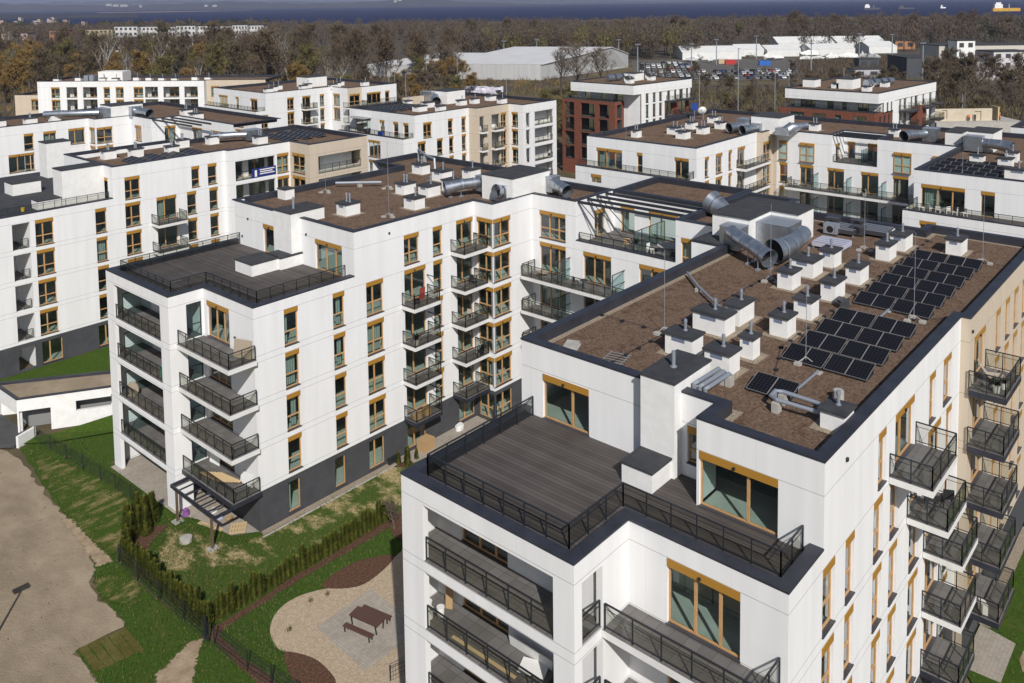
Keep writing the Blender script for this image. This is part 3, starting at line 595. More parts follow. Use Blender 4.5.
for x in (61.7, 63.2, 64.7):
    pb = MB(); pb.bar((x, 128, 18.7), (x, 116, 18.7), .18, .25); c2.part('pergola_beam', pb, M['steel'])
for q in ((44, 45.6, 141, 142.6), (48, 49.6, 140, 141.4), (52, 53.4, 141, 142.4), (66.5, 68, 124, 126), (68, 69.4, 130, 131.6)): c2.chimney(*q, 18.3, 1., pipes=2, pl=.7)
c2.finish()
# ------------------------------------------------------------------ BUILDINGS FURTHER BACK
f = Bld('apartment_building', 'white and beige apartment building with solar roof and stacked corner loggias', (103, 104, G))
f.face((88.6, 114), (88.6, 98), 14.6, 18.75, lv(112.4, 108.6, (5,), 'd3') + lv(106.3, 105.1, (5,), 's') + lv(103, 101.8, (5,), 's') + lv(100.6, 99.4, (5,), 's'))
f.face((86.2, 114), (86.2, 98), G, 15.3, lv(112.4, 111.4, (4, 3), 's') + lv(109.2, 108.2, (4, 3), 's') + lv(106.3, 103.4, (4, 3), 'd3'))
f.face((86.2, 98), (100.6, 98), G, 14.9, lv(89.2, 90.9, (4, 3), 't') + lv(93.3, 94.6, (4, 3, 2), 's') + lv(96, 97, (4, 3, 2), 's') + lv(98.9, 99.9, (4, 3, 2), 's'))
f.face((86.2, 98), (88.6, 98), 14.9, 15.3)
f.face((88.6, 98), (100.6, 98), 14.9, 18.75, lv(90.4, 92.2, (5,), 't2') + lv(95.8, 96.9, (5,), 's') + lv(98.9, 99.9, (5,), 's'))
f.face((100.6, 98), (100.6, 96.2), G, 18.75, m='beige')
LO = lambda x0, x1, ls: [(x0, x1, LV[l][0] - .05, LV[l][1] - .1, None, {'dep': .3}) for l in ls]
f.face((100.6, 96.2), (108.6, 96.2), G, 18.75, LO(101.3, 102.4, (5, 4, 3)) + LO(104.2, 106.2, (5, 4, 3, 2)) + lv(106.5, 107.9, (5, 4, 3, 2), 't2'), m='beige')
f.face((108.6, 96.2), (108.6, 93), G, 18.75, lv(95.6, 94.2, (5, 4, 3, 2), 's'))
f.face((108.6, 93), (117.6, 93), G, 18.75, LO(109.3, 110.4, (5, 4, 3, 2)) + LO(111.6, 116.7, (5, 4, 3, 2, 1)))
f.face((109, 95), (117.4, 95), G, 18.2, lv(109.2, 110.3, (5, 4, 3, 2), 's', box=False)); f.face((100.9, 98.2), (108.4, 98.2), G, 18.2, lv(104.4, 106, (5, 4, 3, 2), 'd2', box=False))
f.face((117.6, 93), (117.6, 112), G, 18.75)
RF = [(88.6, 98), (100.6, 98), (100.6, 96.2), (108.6, 96.2), (108.6, 93), (117.6, 93), (117.6, 114), (88.6, 114)]
f.roof(RF, 18.3, 18.85, .35); f.floors(RF, zs=FLOORS[:4], core=[(93, 113, 103, 110)])
for l in (5, 4, 3, 2):
    z = LV[l][0] - .1
    f.balcony(111.5, 116.8, 93.05, 94.98, z, [(111.6, 93.2), (116.7, 93.2)]); f.balcony(104.1, 106.3, 95.2, 98.1, z, [(104.1, 95.3), (106.3, 95.3)]); f.balcony(101.2, 102.5, 95.4, 98.1, z, [(101.2, 95.5), (102.5, 95.5)])
dk = MB(); dk.prism(rect(86.5, 88.58, 98.3, 113.8), 14.5, 15); f.part('terrace_deck', dk, M['decking']); tc = MB(); coping_run(tc, ((86.17, 86.7, 97.97, 114),)); f.part('terrace_coping', tc, M['coping'])
f.rail([(86.8, 113.8), (86.8, 98.3), (88.5, 98.3)], 15.0, 1.05, name='terrace_railing')
aw = MB(); aw.box(86.9, 88.58, 108.3, 112.6, 17.5, 17.6); f.part('awning', aw, paint('grey_awning_cloth', (.30, .30, .30), .9))
f.lidbox(104.5, 109, 107, 111, 18.3, 20.5, name='lift_tower'); bw = MB(); bw.box(99, 103.5, 111.8, 112.5, 18.3, 19.6); f.part('roof_screen_wall', bw, M['beige'])
for q in ((94.3, 96.2, 103.2, 104.8), (96.6, 98, 100.6, 101.8), (99, 100.6, 106, 107.6), (98.6, 99.6, 110.6, 111.8), (104.4, 106, 103.6, 104.8), (107.6, 109, 103.4, 104.6), (110.6, 112, 99.6, 100.8), (112.5, 114, 104, 105.5)): f.chimney(*q, 18.3, .85, pipes=1, pl=.7, pad=False)
f.finish()
e = Bld('apartment_building', 'white apartment building with small railed terrace in front of the brown wood', (105, 152, G))
e.face((93.5, 166), (93.5, 146.5), 14.6, 18.75, lv(164, 160.5, (5,), 'd3') + lv(157.5, 156.3, (5,), 's') + lv(152, 149.5, (5,), 'd2'))
e.face((91.2, 166), (91.2, 146.5), 6, 15.3, lv(160, 158.6, (4, 3), 's') + lv(154, 151, (4, 3), 'd2'))
e.face((91.2, 146.5), (109.2, 146.5), 6, 14.9, lv(92.4, 93.9, (4,), 't') + lv(98.4, 100, (4, 3), 't') + lv(102, 104, (4, 3), 'd2') + lv(106.3, 107.4, (4, 3), 's'))
e.face((91.2, 146.5), (93.5, 146.5), 14.9, 15.3)
e.face((93.5, 146.5), (109.2, 146.5), 14.9, 18.75, lv(98.4, 100, (5,), 't') + lv(102, 104, (5,), 'd2') + lv(106.3, 107.4, (5,), 's'))
e.face((109.2, 146.5), (109.2, 141), 6, 18.75, lv(145.8, 143.6, (5, 4), 'd2')); 
e.face((109.2, 141), (113, 141), 6, 18.75, lv(109.7, 112.4, (5, 4), 't2'), m='beige')
e.face((113, 140.5), (122, 140.5), 6, 18.75, lv(113.8, 117.6, (5, 4), 'd3') + lv(118.8, 120, (5, 4), 's'))
e.face((122, 140.5), (122, 166), 6, 18.75); e.face((113, 141), (113, 140.5), 6, 18.75)
RE = [(93.5, 146.5), (109.2, 146.5), (109.2, 141), (113, 141), (113, 140.5), (122, 140.5), (122, 166), (93.5, 166)]
e.roof(RE, 18.3, 18.85, .35); e.floors(RE, zs=FLOORS[:3], core=[(98, 118, 151, 162)])
for z in FLOORS[:2]: box_balc(e, 101.6, 104.6, 144.9, 146.48, z); box_balc(e, 108, 113, 139.4, 140.98, z)
dk = MB(); dk.prism(rect(91.5, 93.48, 146.8, 165.8), 14.5, 15); e.part('terrace_deck', dk, M['felt']); tc = MB(); coping_run(tc, ((91.17, 91.7, 146.47, 166),)); e.part('terrace_coping', tc, M['coping'])
e.rail([(91.8, 165.5), (91.8, 146.9), (93.4, 146.9)], 15, 1.05, name='terrace_railing'); e.rail([(113.2, 139.6), (121.8, 139.6)], 14.9, 1.05); 
e.lidbox(108, 113, 153, 157, 18.3, 20.4, name='lift_tower')
for k in range(9): e.chimney(96 + k * 2.6, 97.5 + k * 2.6, 150 + (k * 37 % 5) * 1.5 - k * .8, 151.2 + (k * 37 % 5) * 1.5 - k * .8, 18.3, .9, pipes=1, pl=.8, pad=False)
e.finish()
d = Bld('apartment_building', 'long low white apartment building with a row of loggias below the brown trees', (76.5, 215, G), rot=math.radians(-52.5))
d.L = Vector((0, 0, 0)); zz = -G
def dz(z): return z - G
d2 = [(3.3, 5.4, 't'), (16, 17.5, 's'), (18.9, 20.8, 't2'), (23.2, 25.5, 't2')]
hs = [(x0, x1, dz(LV[l][0]) , dz(LV[l][1]), k, {}) for x0, x1, k in d2 for l in (5, 4)]
hs += [(x0, x1, dz(LV[l][0]) - .05, dz(LV[l][1]), None, {'dep': .3}) for x0, x1 in ((7, 9.6), (11, 14.4), (25.9, 29), (30.3, 34.1), (35.3, 38.5)) for l in (5, 4)]
d.face((0, 0), (40, 0), 5, dz(18.75), hs); d.face((.5, 2.2), (39.5, 2.2), 5, dz(18.3), [(x0 + .4, x1 - .3, dz(LV[l][0]), dz(LV[l][1]) - .1, 'd2', {'box': False}) for x0, x1 in ((7, 9.6), (11, 14.4), (25.9, 29), (30.3, 34.1), (35.3, 38.5)) for l in (5, 4)])
d.face((0, 14), (0, 0), 5, dz(18.75)); d.face((40, 0), (40, 1.5), 5, dz(18.75)); d.face((40, 1.5), (54, 1.5), 5, dz(18.75), [(41, 43, dz(14.95), dz(17.4), 't2', {}), (46, 48, dz(14.95), dz(17.4), 't2', {})], m='beige')
d.face((-7, 2), (0, 2), 5, dz(15.4), [(-3, -1, dz(11.86), dz(14.5), 't', {})], m='beige2'); d.face((-7, 12), (-7, 2), 5, dz(15.4), m='beige2')
RD = [(0, 0), (40, 0), (40, 1.5), (54, 1.5), (54, 14), (0, 14)]
d.roof(RD, dz(18.3), dz(18.85), .35); d.roof(rect(-7, 0, 2, 12), dz(15), dz(15.5), .35, name='low_roof'); d.floors(RD, zs=[dz(z) for z in FLOORS[:2]])
for l in (5, 4):
    for x0, x1 in ((7, 9.6), (11, 14.4), (25.9, 29), (30.3, 34.1), (35.3, 38.5)): d.rail([(x0, .15), (x1, .15)], dz(LV[l][0]) - .05, 1.0)
mb = MB(); mb.box(12, 18, 5, 9, dz(18.3), dz(20.6)); d.part('plant_room', mb, M['plaster'])
mb = MB(); [mb.box(9 + k * 1.3, 10 + k * 1.3, 4, 6, dz(18.3), dz(19.8)) for k in range(2)]; d.part('air_handler', mb, M['galvd'])
for k in range(11): d.chimney(2 + k * 3.6, 3.4 + k * 3.6, 3 + (k * 7 % 4), 4.2 + (k * 7 % 4), dz(18.3), .8, pipes=1, pl=.9, pad=False, grille=False)
d.finish()
h = Bld('apartment_building', 'white apartment building on the right with long balconies, pergola terrace and solar roof', (98, 40, G))
h.face((88.5, 65), (88.5, 49.2), 14.6, 18.75, lv(63.5, 59.6, (5,), 'd3') + lv(57.4, 56.6, (5,), 's') + lv(52.1, 50.2, (5,), 'd2'))
h.face((86, 65), (86, 49.2), G, 15.3, lv(62.6, 61, (4,), 't'))
h.face((86, 49.2), (104.3, 49.2), G, 14.9, lv(87.2, 88.1, (4,), 's') + lv(90.5, 91.5, (4, 3, 2), 's') + lv(93.2, 94.9, (4, 3, 2), 't') + lv(96.5, 97.4, (4, 3, 2), 's') + lv(98.9, 101, (4, 3, 2), 'd2'))
h.face((86, 49.2), (88.5, 49.2), 14.9, 15.3)
h.face((88.5, 49.2), (104.3, 49.2), 14.9, 18.75, lv(90.5, 91.5, (5,), 's') + lv(93.2, 94.9, (5,), 't') + lv(96.5, 97.4, (5,), 's') + lv(98.9, 101, (5,), 'd2'))
h.face((104.3, 49.2), (104.3, 48.4), G, 18.75, m='beige'); h.face((104.3, 48.4), (107.6, 48.4), G, 18.75, lv(104.6, 106.8, (5, 4, 3), 't2'), m='beige')
h.face((107.6, 48.4), (107.6, 47.9), G, 18.75, m='beige')
h.face((107.6, 47.9), (107.6, 25.9), G, 15.3, lv(47.5, 46.4, (4, 3), 's') + lv(44.7, 42.9, (4, 3), 'd2') + lv(41.1, 39, (4, 3), 'd2') + lv(36.9, 34.8, (4, 3), 'd2') + lv(33.1, 31.3, (4, 3), 'd2') + lv(29.5, 27.6, (4, 3), 'd2'))
h.face((107.6, 47.9), (107.6, 40.6), 15.3, 18.75); h.face((107.6, 35), (107.6, 25.9), 15.3, 18.75)
for y0, y1, k in ((47.5, 46.4, 's'), (44.7, 42.8, 't2'), (33, 31, 't2'), (28.6, 27.2, 't')):
    h.window((107.37, y0, LV[5][0]), -math.pi / 2, y0 - y1, 2.47, k)
h.face((107.6, 40.6), (112, 40.6), 15, 18.75, lv(109, 110.4, (5,), 'd')); h.face((112, 40.6), (112, 35), 15, 18.75, lv(40.2, 39.2, (5,), 'd') + lv(37.6, 36, (5,), 'd2')); h.face((112, 35), (107.6, 35), 15, 18.75)
RH = [(88.5, 49.2), (104.3, 49.2), (104.3, 48.4), (107.6, 48.4), (107.6, 40.6), (112, 40.6), (112, 35), (107.6, 35), (107.6, 25.9), (122, 25.9), (122, 65), (88.5, 65)]
h.roof(RH, 18.3, 18.85, .4); h.floors([(86.1, 49.3), (107.5, 49.3), (107.5, 64.9), (86.1, 64.9)], zs=FLOORS, core=[(91.5, 103, 54, 62)], ztop=14.5); h.floors([(88.6, 49.3), (107.5, 49.3), (107.5, 64.9), (88.6, 64.9)], zs=(), core=[(93, 103, 54, 62)]); h.floors(rect(107.7, 121, 26, 49), zs=FLOORS, core=[(111.5, 113, 27, 48)], ztop=14.4)
for z in FLOORS[:4]: h.balcony(98.5, 105.6, 47.8, 49.18, z, [(98.6, 49.1), (98.6, 47.9), (104.2, 47.9)])
for z in FLOORS[1:4]:
    o_ = h.balcony(105.6, 107.58, 26.2, 45.9, z, [(107.5, 45.8), (105.7, 45.8), (105.7, 26.3)])
    for y in (42.2, 38, 33.8, 30.2):
        sc = MB(); sc.bar((105.8, y, z), (105.8, y, z + 2), .07); sc.bar((105.8, y, z + 1.97), (107.5, y, z + 1.97), .07); s_ = h.part('privacy_screen', sc, M['steel']); g = MB(); g.quad((105.85, y, z + .1), (107.5, y, z + .1), (107.5, y, z + 1.9), (105.85, y, z + 1.9)); obj('glass_panel', g, M['clearp'], s_)
dk = MB(); dk.prism(rect(86.3, 88.48, 49.5, 64.9), 14.5, 15); h.part('terrace_deck', dk, M['felt']); dk = MB(); dk.box(107.9, 111.9, 35.1, 40.5, 14.9, 15.3); h.part('pergola_deck', dk, M['tile']); tc = MB(); coping_run(tc, ((85.97, 86.5, 49.17, 65),)); h.part('terrace_coping', tc, M['coping'])
h.rail([(86.6, 64.9), (86.6, 49.5), (88.4, 49.5)], 15, 1.05, name='terrace_railing'); h.rail([(107.8, 40.4), (107.8, 35.2)], 15.3, 1.0, name='terrace_railing')
sc = MB(); g = MB()
for k in range(6): sc.bar((108 + k * .75, 37, 15.3), (108 + k * .75, 37, 17.2), .06); 
for k in range(5): g.quad((108.05 + k * .75, 37, 15.4), (108.7 + k * .75, 37, 15.4), (108.7 + k * .75, 37, 17.1), (108.05 + k * .75, 37, 17.1))
o_ = h.part('privacy_screen', sc, M['steel']); obj('glass_panel', g, M['clearp'], o_)
for x in (107.8, 108.8, 109.8, 110.8):
    pb = MB(); pb.bar((x, 40.5, 18.72), (x, 35.1, 18.72), .14, .2); h.part('pergola_beam', pb, M['steel'])
h.lidbox(106.4, 111, 47, 51, 18.3, 20.5, name='lift_tower'); h.lidbox(110, 115, 26.2, 28, 18.3, 20, name='roof_hut')
for q in ((93.4, 94.4, 60.5, 61.5), (96, 97.4, 55, 56.4), (98.5, 100, 57.5, 59.2), (101, 102.5, 55, 56.2), (106.4, 107.6, 55.2, 56.4), (111, 112.4, 58.6, 60), (104, 105.4, 58.4, 59.6), (112.5, 113.8, 44.4, 45.6), (113.6, 115, 34.5, 35.6)): h.chimney(*q, 18.3, .9, pipes=2, pl=.7)
# the wing with the solar roof stands nearer
h.face((90.8, 25.9), (90.8, 4), 14.6, 18.75, lv(25.2, 21.2, (5,), 'd3', name='window') + lv(19.8, 18.6, (5,), 'd') + lv(14, 11, (5,), 'd3'))
h.face((87.3, 25.9), (87.3, 4), G, 15.3, lv(24.3, 22.8, (4, 3), 't'), plinth=2.15); h.face((107.6, 25.9), (87.3, 25.9), G, 15.3); h.face((107.6, 25.9), (90.8, 25.9), 15.3, 18.75)
RK = [(90.8, 4), (122, 4), (122, 25.9), (90.8, 25.9)]
h.roof(RK, 18.3, 18.85, .45); h.floors(RK, zs=FLOORS[:2], core=[(95.5, 110, 5, 22)])
dk = MB(); dk.prism(rect(87.6, 90.78, 4, 25.6), 14.5, 15); h.part('terrace_deck', dk, M['decking']); tc = MB(); coping_run(tc, ((87.27, 87.8, 4, 25.93),)); h.part('terrace_coping', tc, M['coping'])
h.rail([(90.7, 25.5), (87.9, 25.5), (87.9, 4.2)], 15, 1.05, name='terrace_railing')
h.lidbox(108.6, 113, 22.6, 25.2, 18.3, 20.5, name='lift_tower')
for q in ((99.5, 100.6, 21.6, 22.9), (99.3, 100.4, 18.9, 20.2), (93.5, 94.7, 16.2, 18.4), (103.7, 104.8, 19.2, 20.4), (103.6, 105, 14.5, 16), (97, 98.3, 12.2, 13.6)): h.chimney(*q, 18.3, 1., pipes=1, pl=.7)
h.finish()
# ------------------------------------------------------------------ red brick and white blocks
g_ = Bld('brick_apartment_building', 'brick and white apartment block with brick framed corner loggias near the grey hall', (155, 103, G))
X0, Y0, Y1 = 146, 95.5, 111.5; g_.fm = 'darkframe'
g_.face((X0 + 2.5, Y1), (X0 + 2.5, 99.5), 14.9, 17, lv(109.5, 108, (5,), 's', box=False) + lv(105.2, 104, (5,), 's', box=False) + lv(102.3, 100, (5,), 'd2', box=False))
bb = MB(); bb.prism([(X0, Y0), (X0 + 20, Y0 - 2), (X0 + 20, Y1), (X0, Y1)], 16.9, 18.75); g_.part('roof_fascia', bb, M['white'])
g_.roof([(X0, Y0), (X0 + 20, Y0 - 2), (X0 + 20, Y1), (X0, Y1)], 18.76, 18.95, .3)
hb = [(113, 109.8), (108.3, 104.6), (103.6, 101)]
g_.face((145.2, 113.2), (145.2, 99.5), G, 15.2, [(p, q, LV[l][0] - .2, LV[l][1], None, {'dep': .4}) for p, q in hb[1:] for l in (4, 3, 2, 1)] + [(112.6, 110, LV[l][0] - .2, LV[l][1], None, {'dep': .4}) for l in (4, 3, 2, 1)], m='brick')
g_.face((145.2, 99.5), (148.5, 99.5), G, 15.2, [(146, 147.8, LV[l][0] - .2, LV[l][1], None, {'dep': .4}) for l in (4, 3, 2, 1)], m='brick')
mb = MB(); mb.sheet([(145.2, 99.5), (148.6, 99.5), (148.6, 113.2), (145.2, 113.2)], 15.2); g_.part('terrace_deck', mb, M['felt'])
g_.face((147.6, 113), (147.6, 99.6), G, 15.1, [(p - .3, q + .5, LV[l][0], LV[l][1], 'd2', {'box': False}) for p, q in hb[1:] for l in (4, 3, 2, 1)], m='plinth')
for l in (4, 3, 2, 1):
    z = LV[l][0] - .2; g_.balcony(145.3, 147.6, 99.7, 113, z, [(145.5, 112.8), (145.5, 99.7)])
g_.face((148.5, 99.5), (148.5, Y0), G, 16.95, [])
wl = [(150, 151, 's'), (152.4, 153.4, 's'), (154.6, 155.6, 's')]
g_.face((148.5, Y0 - .25), (156.5, Y0 - .9), G, 16.95, [(x0, x1, *LV[l], k, {'box': False}) for x0, x1, k in wl for l in (5, 4, 3, 2)])
g_.face((156.5, Y0 - .9), (165.5, Y0 - 1.9), 14.8, 16.95, [(x0, x1, *LV[5], 's', {'box': False}) for x0, x1 in ((157.4, 158.4), (159.8, 160.6), (161.6, 162.9), (164, 164.8))])
g_.face((156.5, Y0 - .6), (165.5, Y0 - 1.6), G, 14.8, [(x0, x1, *LV[l], 'd2', {'box': False}) for x0, x1 in ((157.4, 159.4), (162, 164.5)) for l in (4, 3, 2)], m='brick')
for z in FLOORS[:4]: box_balc(g_, 157, 160.2, Y0 - 2.6, Y0 - 1, z - .1, True); box_balc(g_, 162, 165.4, Y0 - 3.2, Y0 - 1.6, z - .1, True)
g_.rail([(145.5, 112.8), (145.5, 99.8), (148.4, 99.8)], 15.2, 1.0)
g_.lidbox(155, 158.5, 101, 104.5, 18.77, 20.3, name='lift_tower')
for k in range(7): g_.chimney(149.5 + k * 2.1, 150.9 + k * 2.1, 98.5 + (k * 5 % 4) * 1.6, 99.8 + (k * 5 % 4) * 1.6, 18.77, .9, pipes=1, pl=.6, pad=False)
for k in range(5):
    mb = MB(); mb.tube([(150.5 + k * 2.2, 105 - k * .4, 19.6), (152 + k * 2.2, 104.6 - k * .4, 19.6)], .7, 14); g_.part('roof_ventilator', mb, M['galv'])
g_.finish()
j = Bld('brick_apartment_building', 'brick and white apartment block with deep white roof band and balconies near the car lot', (170, 60, G))
X0, Y0, Y1 = 158.5, 51.5, 69; j.fm = 'darkframe'
j.face((X0 + 2.2, Y1 - 1), (X0 + 2.2, Y0), 15.2, 17, [(y0, y1, 15.25, 16.9, k, {'box': False}) for y0, y1, k in ((66.8, 63.9, 'd3'), (61.6, 60.4, 's'), (55.9, 53.9, 'd2'), (58.8, 57.9, 's'))])
bb = MB(); RJ = [(X0, Y0), (187, 49.5), (187, Y1), (X0, Y1)]; bb.prism(RJ, 16.95, 18.75); j.part('roof_fascia', bb, M['white']); j.roof(RJ, 18.76, 18.95, .35)
j.face((X0 - 1, Y1 + .6), (X0 - 1, Y0 + .3), G, 15.25, [(y0, y1, *LV[l], k, {'box': False}) for y0, y1, k in ((68, 64.8, 'd3'), (63.2, 60.6, 'd2'), (59, 57.8, 's'), (55.6, 53.2, 'd2')) for l in (4, 3)], m='brick')
j.face((X0 - 1, Y0 + .3), (165.5, Y0 - .2), G, 15.25, [(x0, x1, *LV[l], 's', {'box': False}) for x0, x1 in ((159.6, 160.5), (161.6, 162.5), (163.6, 164.5)) for l in (4, 3)], m='brick')
mb = MB(); mb.sheet([(X0 - 1, Y0 + .2), (165, Y0), (165, Y1), (X0 - 1, Y1 + .5)], 15.25); j.part('terrace_deck', mb, M['felt']); j.rail([(X0 - .8, Y1), (X0 - .8, Y0 + .5), (161, Y0 + .2)], 15.25, .9)
j.face((X0 + 2.2, Y0 - .2), (165.5, Y0 - .6), 15.2, 17, [(162, 162.9, 15.3, 16.9, 's', {'box': False}), (163.8, 164.6, 15.3, 16.9, 's', {'box': False})])
j.face((165.5, Y0 - .3), (187, 49.6), G, 16.98, [(x0, x1, *LV[l], k, {'box': False}) for x0, x1, k in ((168.5, 169.5, 's'), (170.6, 172, 'd'), (174, 175, 's'), (176, 177.6, 'd2'), (180, 181, 's'), (183.6, 185, 'd2')) for l in (5, 4, 3)])
mb = MB(); mb.box(173.4, 178.6, 49, 50.3, G, 14.9); j.part('brick_bay', mb, M['brick'])
for z in FLOORS[:3]: box_balc(j, 168.2, 173, 48.6, 50.9, z - .1, True); box_balc(j, 176, 181, 48, 50.1, z - .1, True); box_balc(j, 183.4, 187, 47.8, 49.6, z - .1, True)
j.lidbox(163.5, 168, 58, 61, 18.77, 20.6, name='lift_tower'); j.lidbox(163, 166, 65, 67.4, 18.77, 20.2, name='roof_hut')
for k in range(7): j.chimney(161 + k * 2.5, 162.6 + k * 2.5, 54 + (k * 3 % 4) * 2.2, 55.4 + (k * 3 % 4) * 2.2, 18.77, .9, pipes=1, pl=.6, pad=False)
for k in range(4):
    mb = MB(); mb.tube([(168 + k * 2.2, 57 - k * .6, 19.6), (169.6 + k * 2.2, 56.6 - k * .6, 19.6)], .7, 14); j.part('roof_ventilator', mb, M['galv'])
j.finish()
k_ = Bld('apartment_building', 'small white apartment building corner by the building site wall', (130, 20, G))
k_.face((128, 24.6), (128, 12), G, 18.75, lv(23.5, 21, (5, 4), 'd2')); k_.roof(rect(128, 146, 12, 24.6), 18.3, 18.85, .4); k_.face((146, 24.6), (128, 24.6), G, 18.75); k_.finish()
# ------------------------------------------------------------------ THINGS ON THE ROOFS
duct('fat ribbed air duct with mouth tilted down, left of the white lift tower', [(54.8, 27.6, 19.75), (54.2, 26.9, 19.7), (53.6, 26.0, 19.62), (53.05, 25.1, 19.5), (52.6, 24.2, 19.3), (52.35, 23.7, 19.15)], [.5, .5, .5, .5, .54, .64], (54.6, 55.97, 26.95, 28.5, 18.5, 20.1), [(53.6, 25.4, 19.1), (52.9, 25.5, 19.1), (52.9, 23.9, 18.9), (52.1, 24.4, 18.9)])
duct('widest air duct with black oval mouth and box plenum before the white lift tower', [(58.2, 23.9, 19.55), (57.2, 23.7, 19.55), (56.2, 23.6, 19.5), (55.2, 23.6, 19.45), (54.2, 23.8, 19.35), (53.6, 24.0, 19.3)], [.58, .58, .6, .64, .74, .84], (57.0, 59.4, 24.5, 26.85, 18.6, 20.15), [(56.6, 24.3, 19), (55.0, 22.9, 18.9), (54.5, 24.4, 18.9)])
duct('air duct with dark mouth by the lift tower of the building across the lawn', [(57.0, 53.9, 19.5), (56.2, 54.3, 19.5), (55.2, 54.8, 19.45), (54.3, 55.3, 19.3), (53.8, 55.6, 19.2)], [.48, .48, .5, .56, .66], (56.6, 58.6, 53.05, 54.4, 18.7, 20.1), [(55.2, 54.9, 19), (54.4, 55.5, 18.9)])
duct('short square ended cowl duct on the parapet corner under the lift tower', [(56.4, 50.5, 19.2), (56.0, 50.6, 19.25), (55.3, 50.7, 19.4)], [.5, .5, .62], (55.95, 56.4, 50, 51.2, 18.5, 19.8))
duct('ribbed air duct on the low roof right of the white lift tower, mouth turned down', [(61.0, 48.9, 19.4), (60.6, 48.3, 19.45), (60.2, 47.4, 19.45), (59.9, 46.6, 19.35), (59.7, 46.0, 19.2)], [.5, .5, .5, .54, .62], (60.6, 61.8, 48.5, 49.24, 18.6, 20), [(60.1, 47.2, 19)])
duct('wide bell mouthed cowl duct standing behind the pergola terrace', [(62.6, 31.6, 18.9), (62.8, 32.2, 19.0), (63.0, 33.0, 19.2), (63.1, 33.8, 19.5)], [.55, .6, .8, 1.0], (62, 63.2, 30.8, 31.7, 18.4, 19.6))
duct('long low air duct on the roof left of the projecting bay window', [(57.6, 137, 19.5), (55.5, 138.4, 19.5), (53.5, 140.5, 19.5), (51.5, 142.5, 19.4)], [.55, .55, .55, .55], (57.4, 58.6, 135.2, 138, 18.5, 20.2))
duct('air duct with upturned dark mouth right of the farther lift tower', [(62, 134.3, 19.5), (62.3, 133.2, 19.5), (62.5, 131.6, 19.5), (62.6, 130.6, 19.3)], [.55, .55, .6, .72], (61.3, 63, 134, 135, 18.5, 20.2))
duct('air duct with wide mouth lying behind the long white parapet of the corner loggia building', [(60.5, 99.5, 19.2), (59.5, 100.3, 19.2), (57.5, 101.2, 19.2), (56.5, 101.6, 19.1)], [.45, .45, .52, .62], (60.3, 62.3, 98.6, 100.2, 18.5, 19.8))
duct('pale air duct among the solar panels on the white and beige building', [(104.3, 109.6, 19.5), (103.2, 108.5, 19.5), (102.2, 107.4, 19.4), (101.2, 106.2, 19.2)], [.6, .6, .62, .75], (103.6, 105, 110, 113, 18.5, 20.3))
duct('air duct with dark mouth on the brown roof left of the lift hut', [(106.3, 51.5, 19.2), (105, 52, 19.2), (104.2, 52.2, 19.2), (103.2, 52.6, 19.1)], [.52, .52, .58, .68], (106.2, 107.8, 51.2, 53, 18.4, 20))
duct('second air duct in front of the lift hut, its mouth pointing away from the first', [(105.8, 49.9, 19.1), (105, 50, 19.1), (104, 50.2, 19.1), (103, 50.6, 19)], [.5, .5, .55, .66], (105.6, 106.4, 49.4, 50.6, 18.4, 19.6))
duct('drum shaped air duct on the parapet corner right of the lift hut', [(106, 46, 18.9), (106.4, 45.4, 19.4), (107.4, 44.8, 19.5), (108.4, 44.2, 19.6)], [.75, .75, .45, .45], (105, 106.6, 45.4, 47, 18.5, 19.4))
duct('bright air duct at the far end of the roof behind the pergola wing', [(112, 30.6, 19.3), (111, 31.4, 19.3), (110, 32, 19.3), (109, 32.4, 19.2)], [.5, .5, .55, .68], (111.6, 113.4, 29.4, 31, 18.4, 20))
duct('boxy air duct with open cowl above the solar panels on the farther right roof', [(107.6, 23.6, 19.5), (107.4, 22.6, 19.5), (107.2, 21.4, 19.5), (107, 20.4, 19.3)], [.55, .55, .6, .72], (107, 108.4, 23.4, 25.2, 18.5, 20.2))
MASTS = [(38.9, 23.5, 4.6, 'thin lightning rod between the first vents of the nearest brown roof'), (49.15, 13.86, 5, 'thin lightning rod between the two solar arrays'), (62.9, 13.5, 4.6, 'thin lightning rod by the parapet behind the upper solar array'), (50.5, 22.8, 5, 'thin lightning rod in front of the fat ribbed duct'), (61, 20.6, 4.5, 'thin lightning rod beside the flat roof units'), (46.1, 54.4, 4.6, 'lightning rod at the front parapet of the roof across the lawn'), (53.2, 62.8, 4.6, 'lightning rod in the middle of the roof across the lawn'), (48.4, 66.2, 4, 'lightning rod by the chimney stack across the lawn'), (40, 16.2, 4, 'thin lightning rod standing in the lower solar array'), (92.2, 21.8, 4.5, 'lightning rod among the solar panels of the farther right roof'), (90, 60, 4, 'lightning rod near the end of the roof with the satellite dish'), (104, 30, 4.5, 'lightning rod in front of the long balconies')]
for x, y, hh_, lab in MASTS[:-1]: mast(x, y, 18.31, hh_, lab)
def pipes(label, paths, r=.12, name='roof_pipe', z=18.31):
    o = empty(name, label, 'pipe', (*paths[0][0][:2], z)); off = Vector((-paths[0][0][0], -paths[0][0][1], -z))
    for p in paths: m = MB(); m.tube(p, r, 10); obj('pipe_run', m, M['galvd'], o, off)
    k = MB()
    for p in paths:
        for q in (p[len(p) // 2],): k.box(q[0] - .2, q[0] + .2, q[1] - .15, q[1] + .15, z, q[2] - r)
    obj('support_block', k, M['conc'], o, off); return o
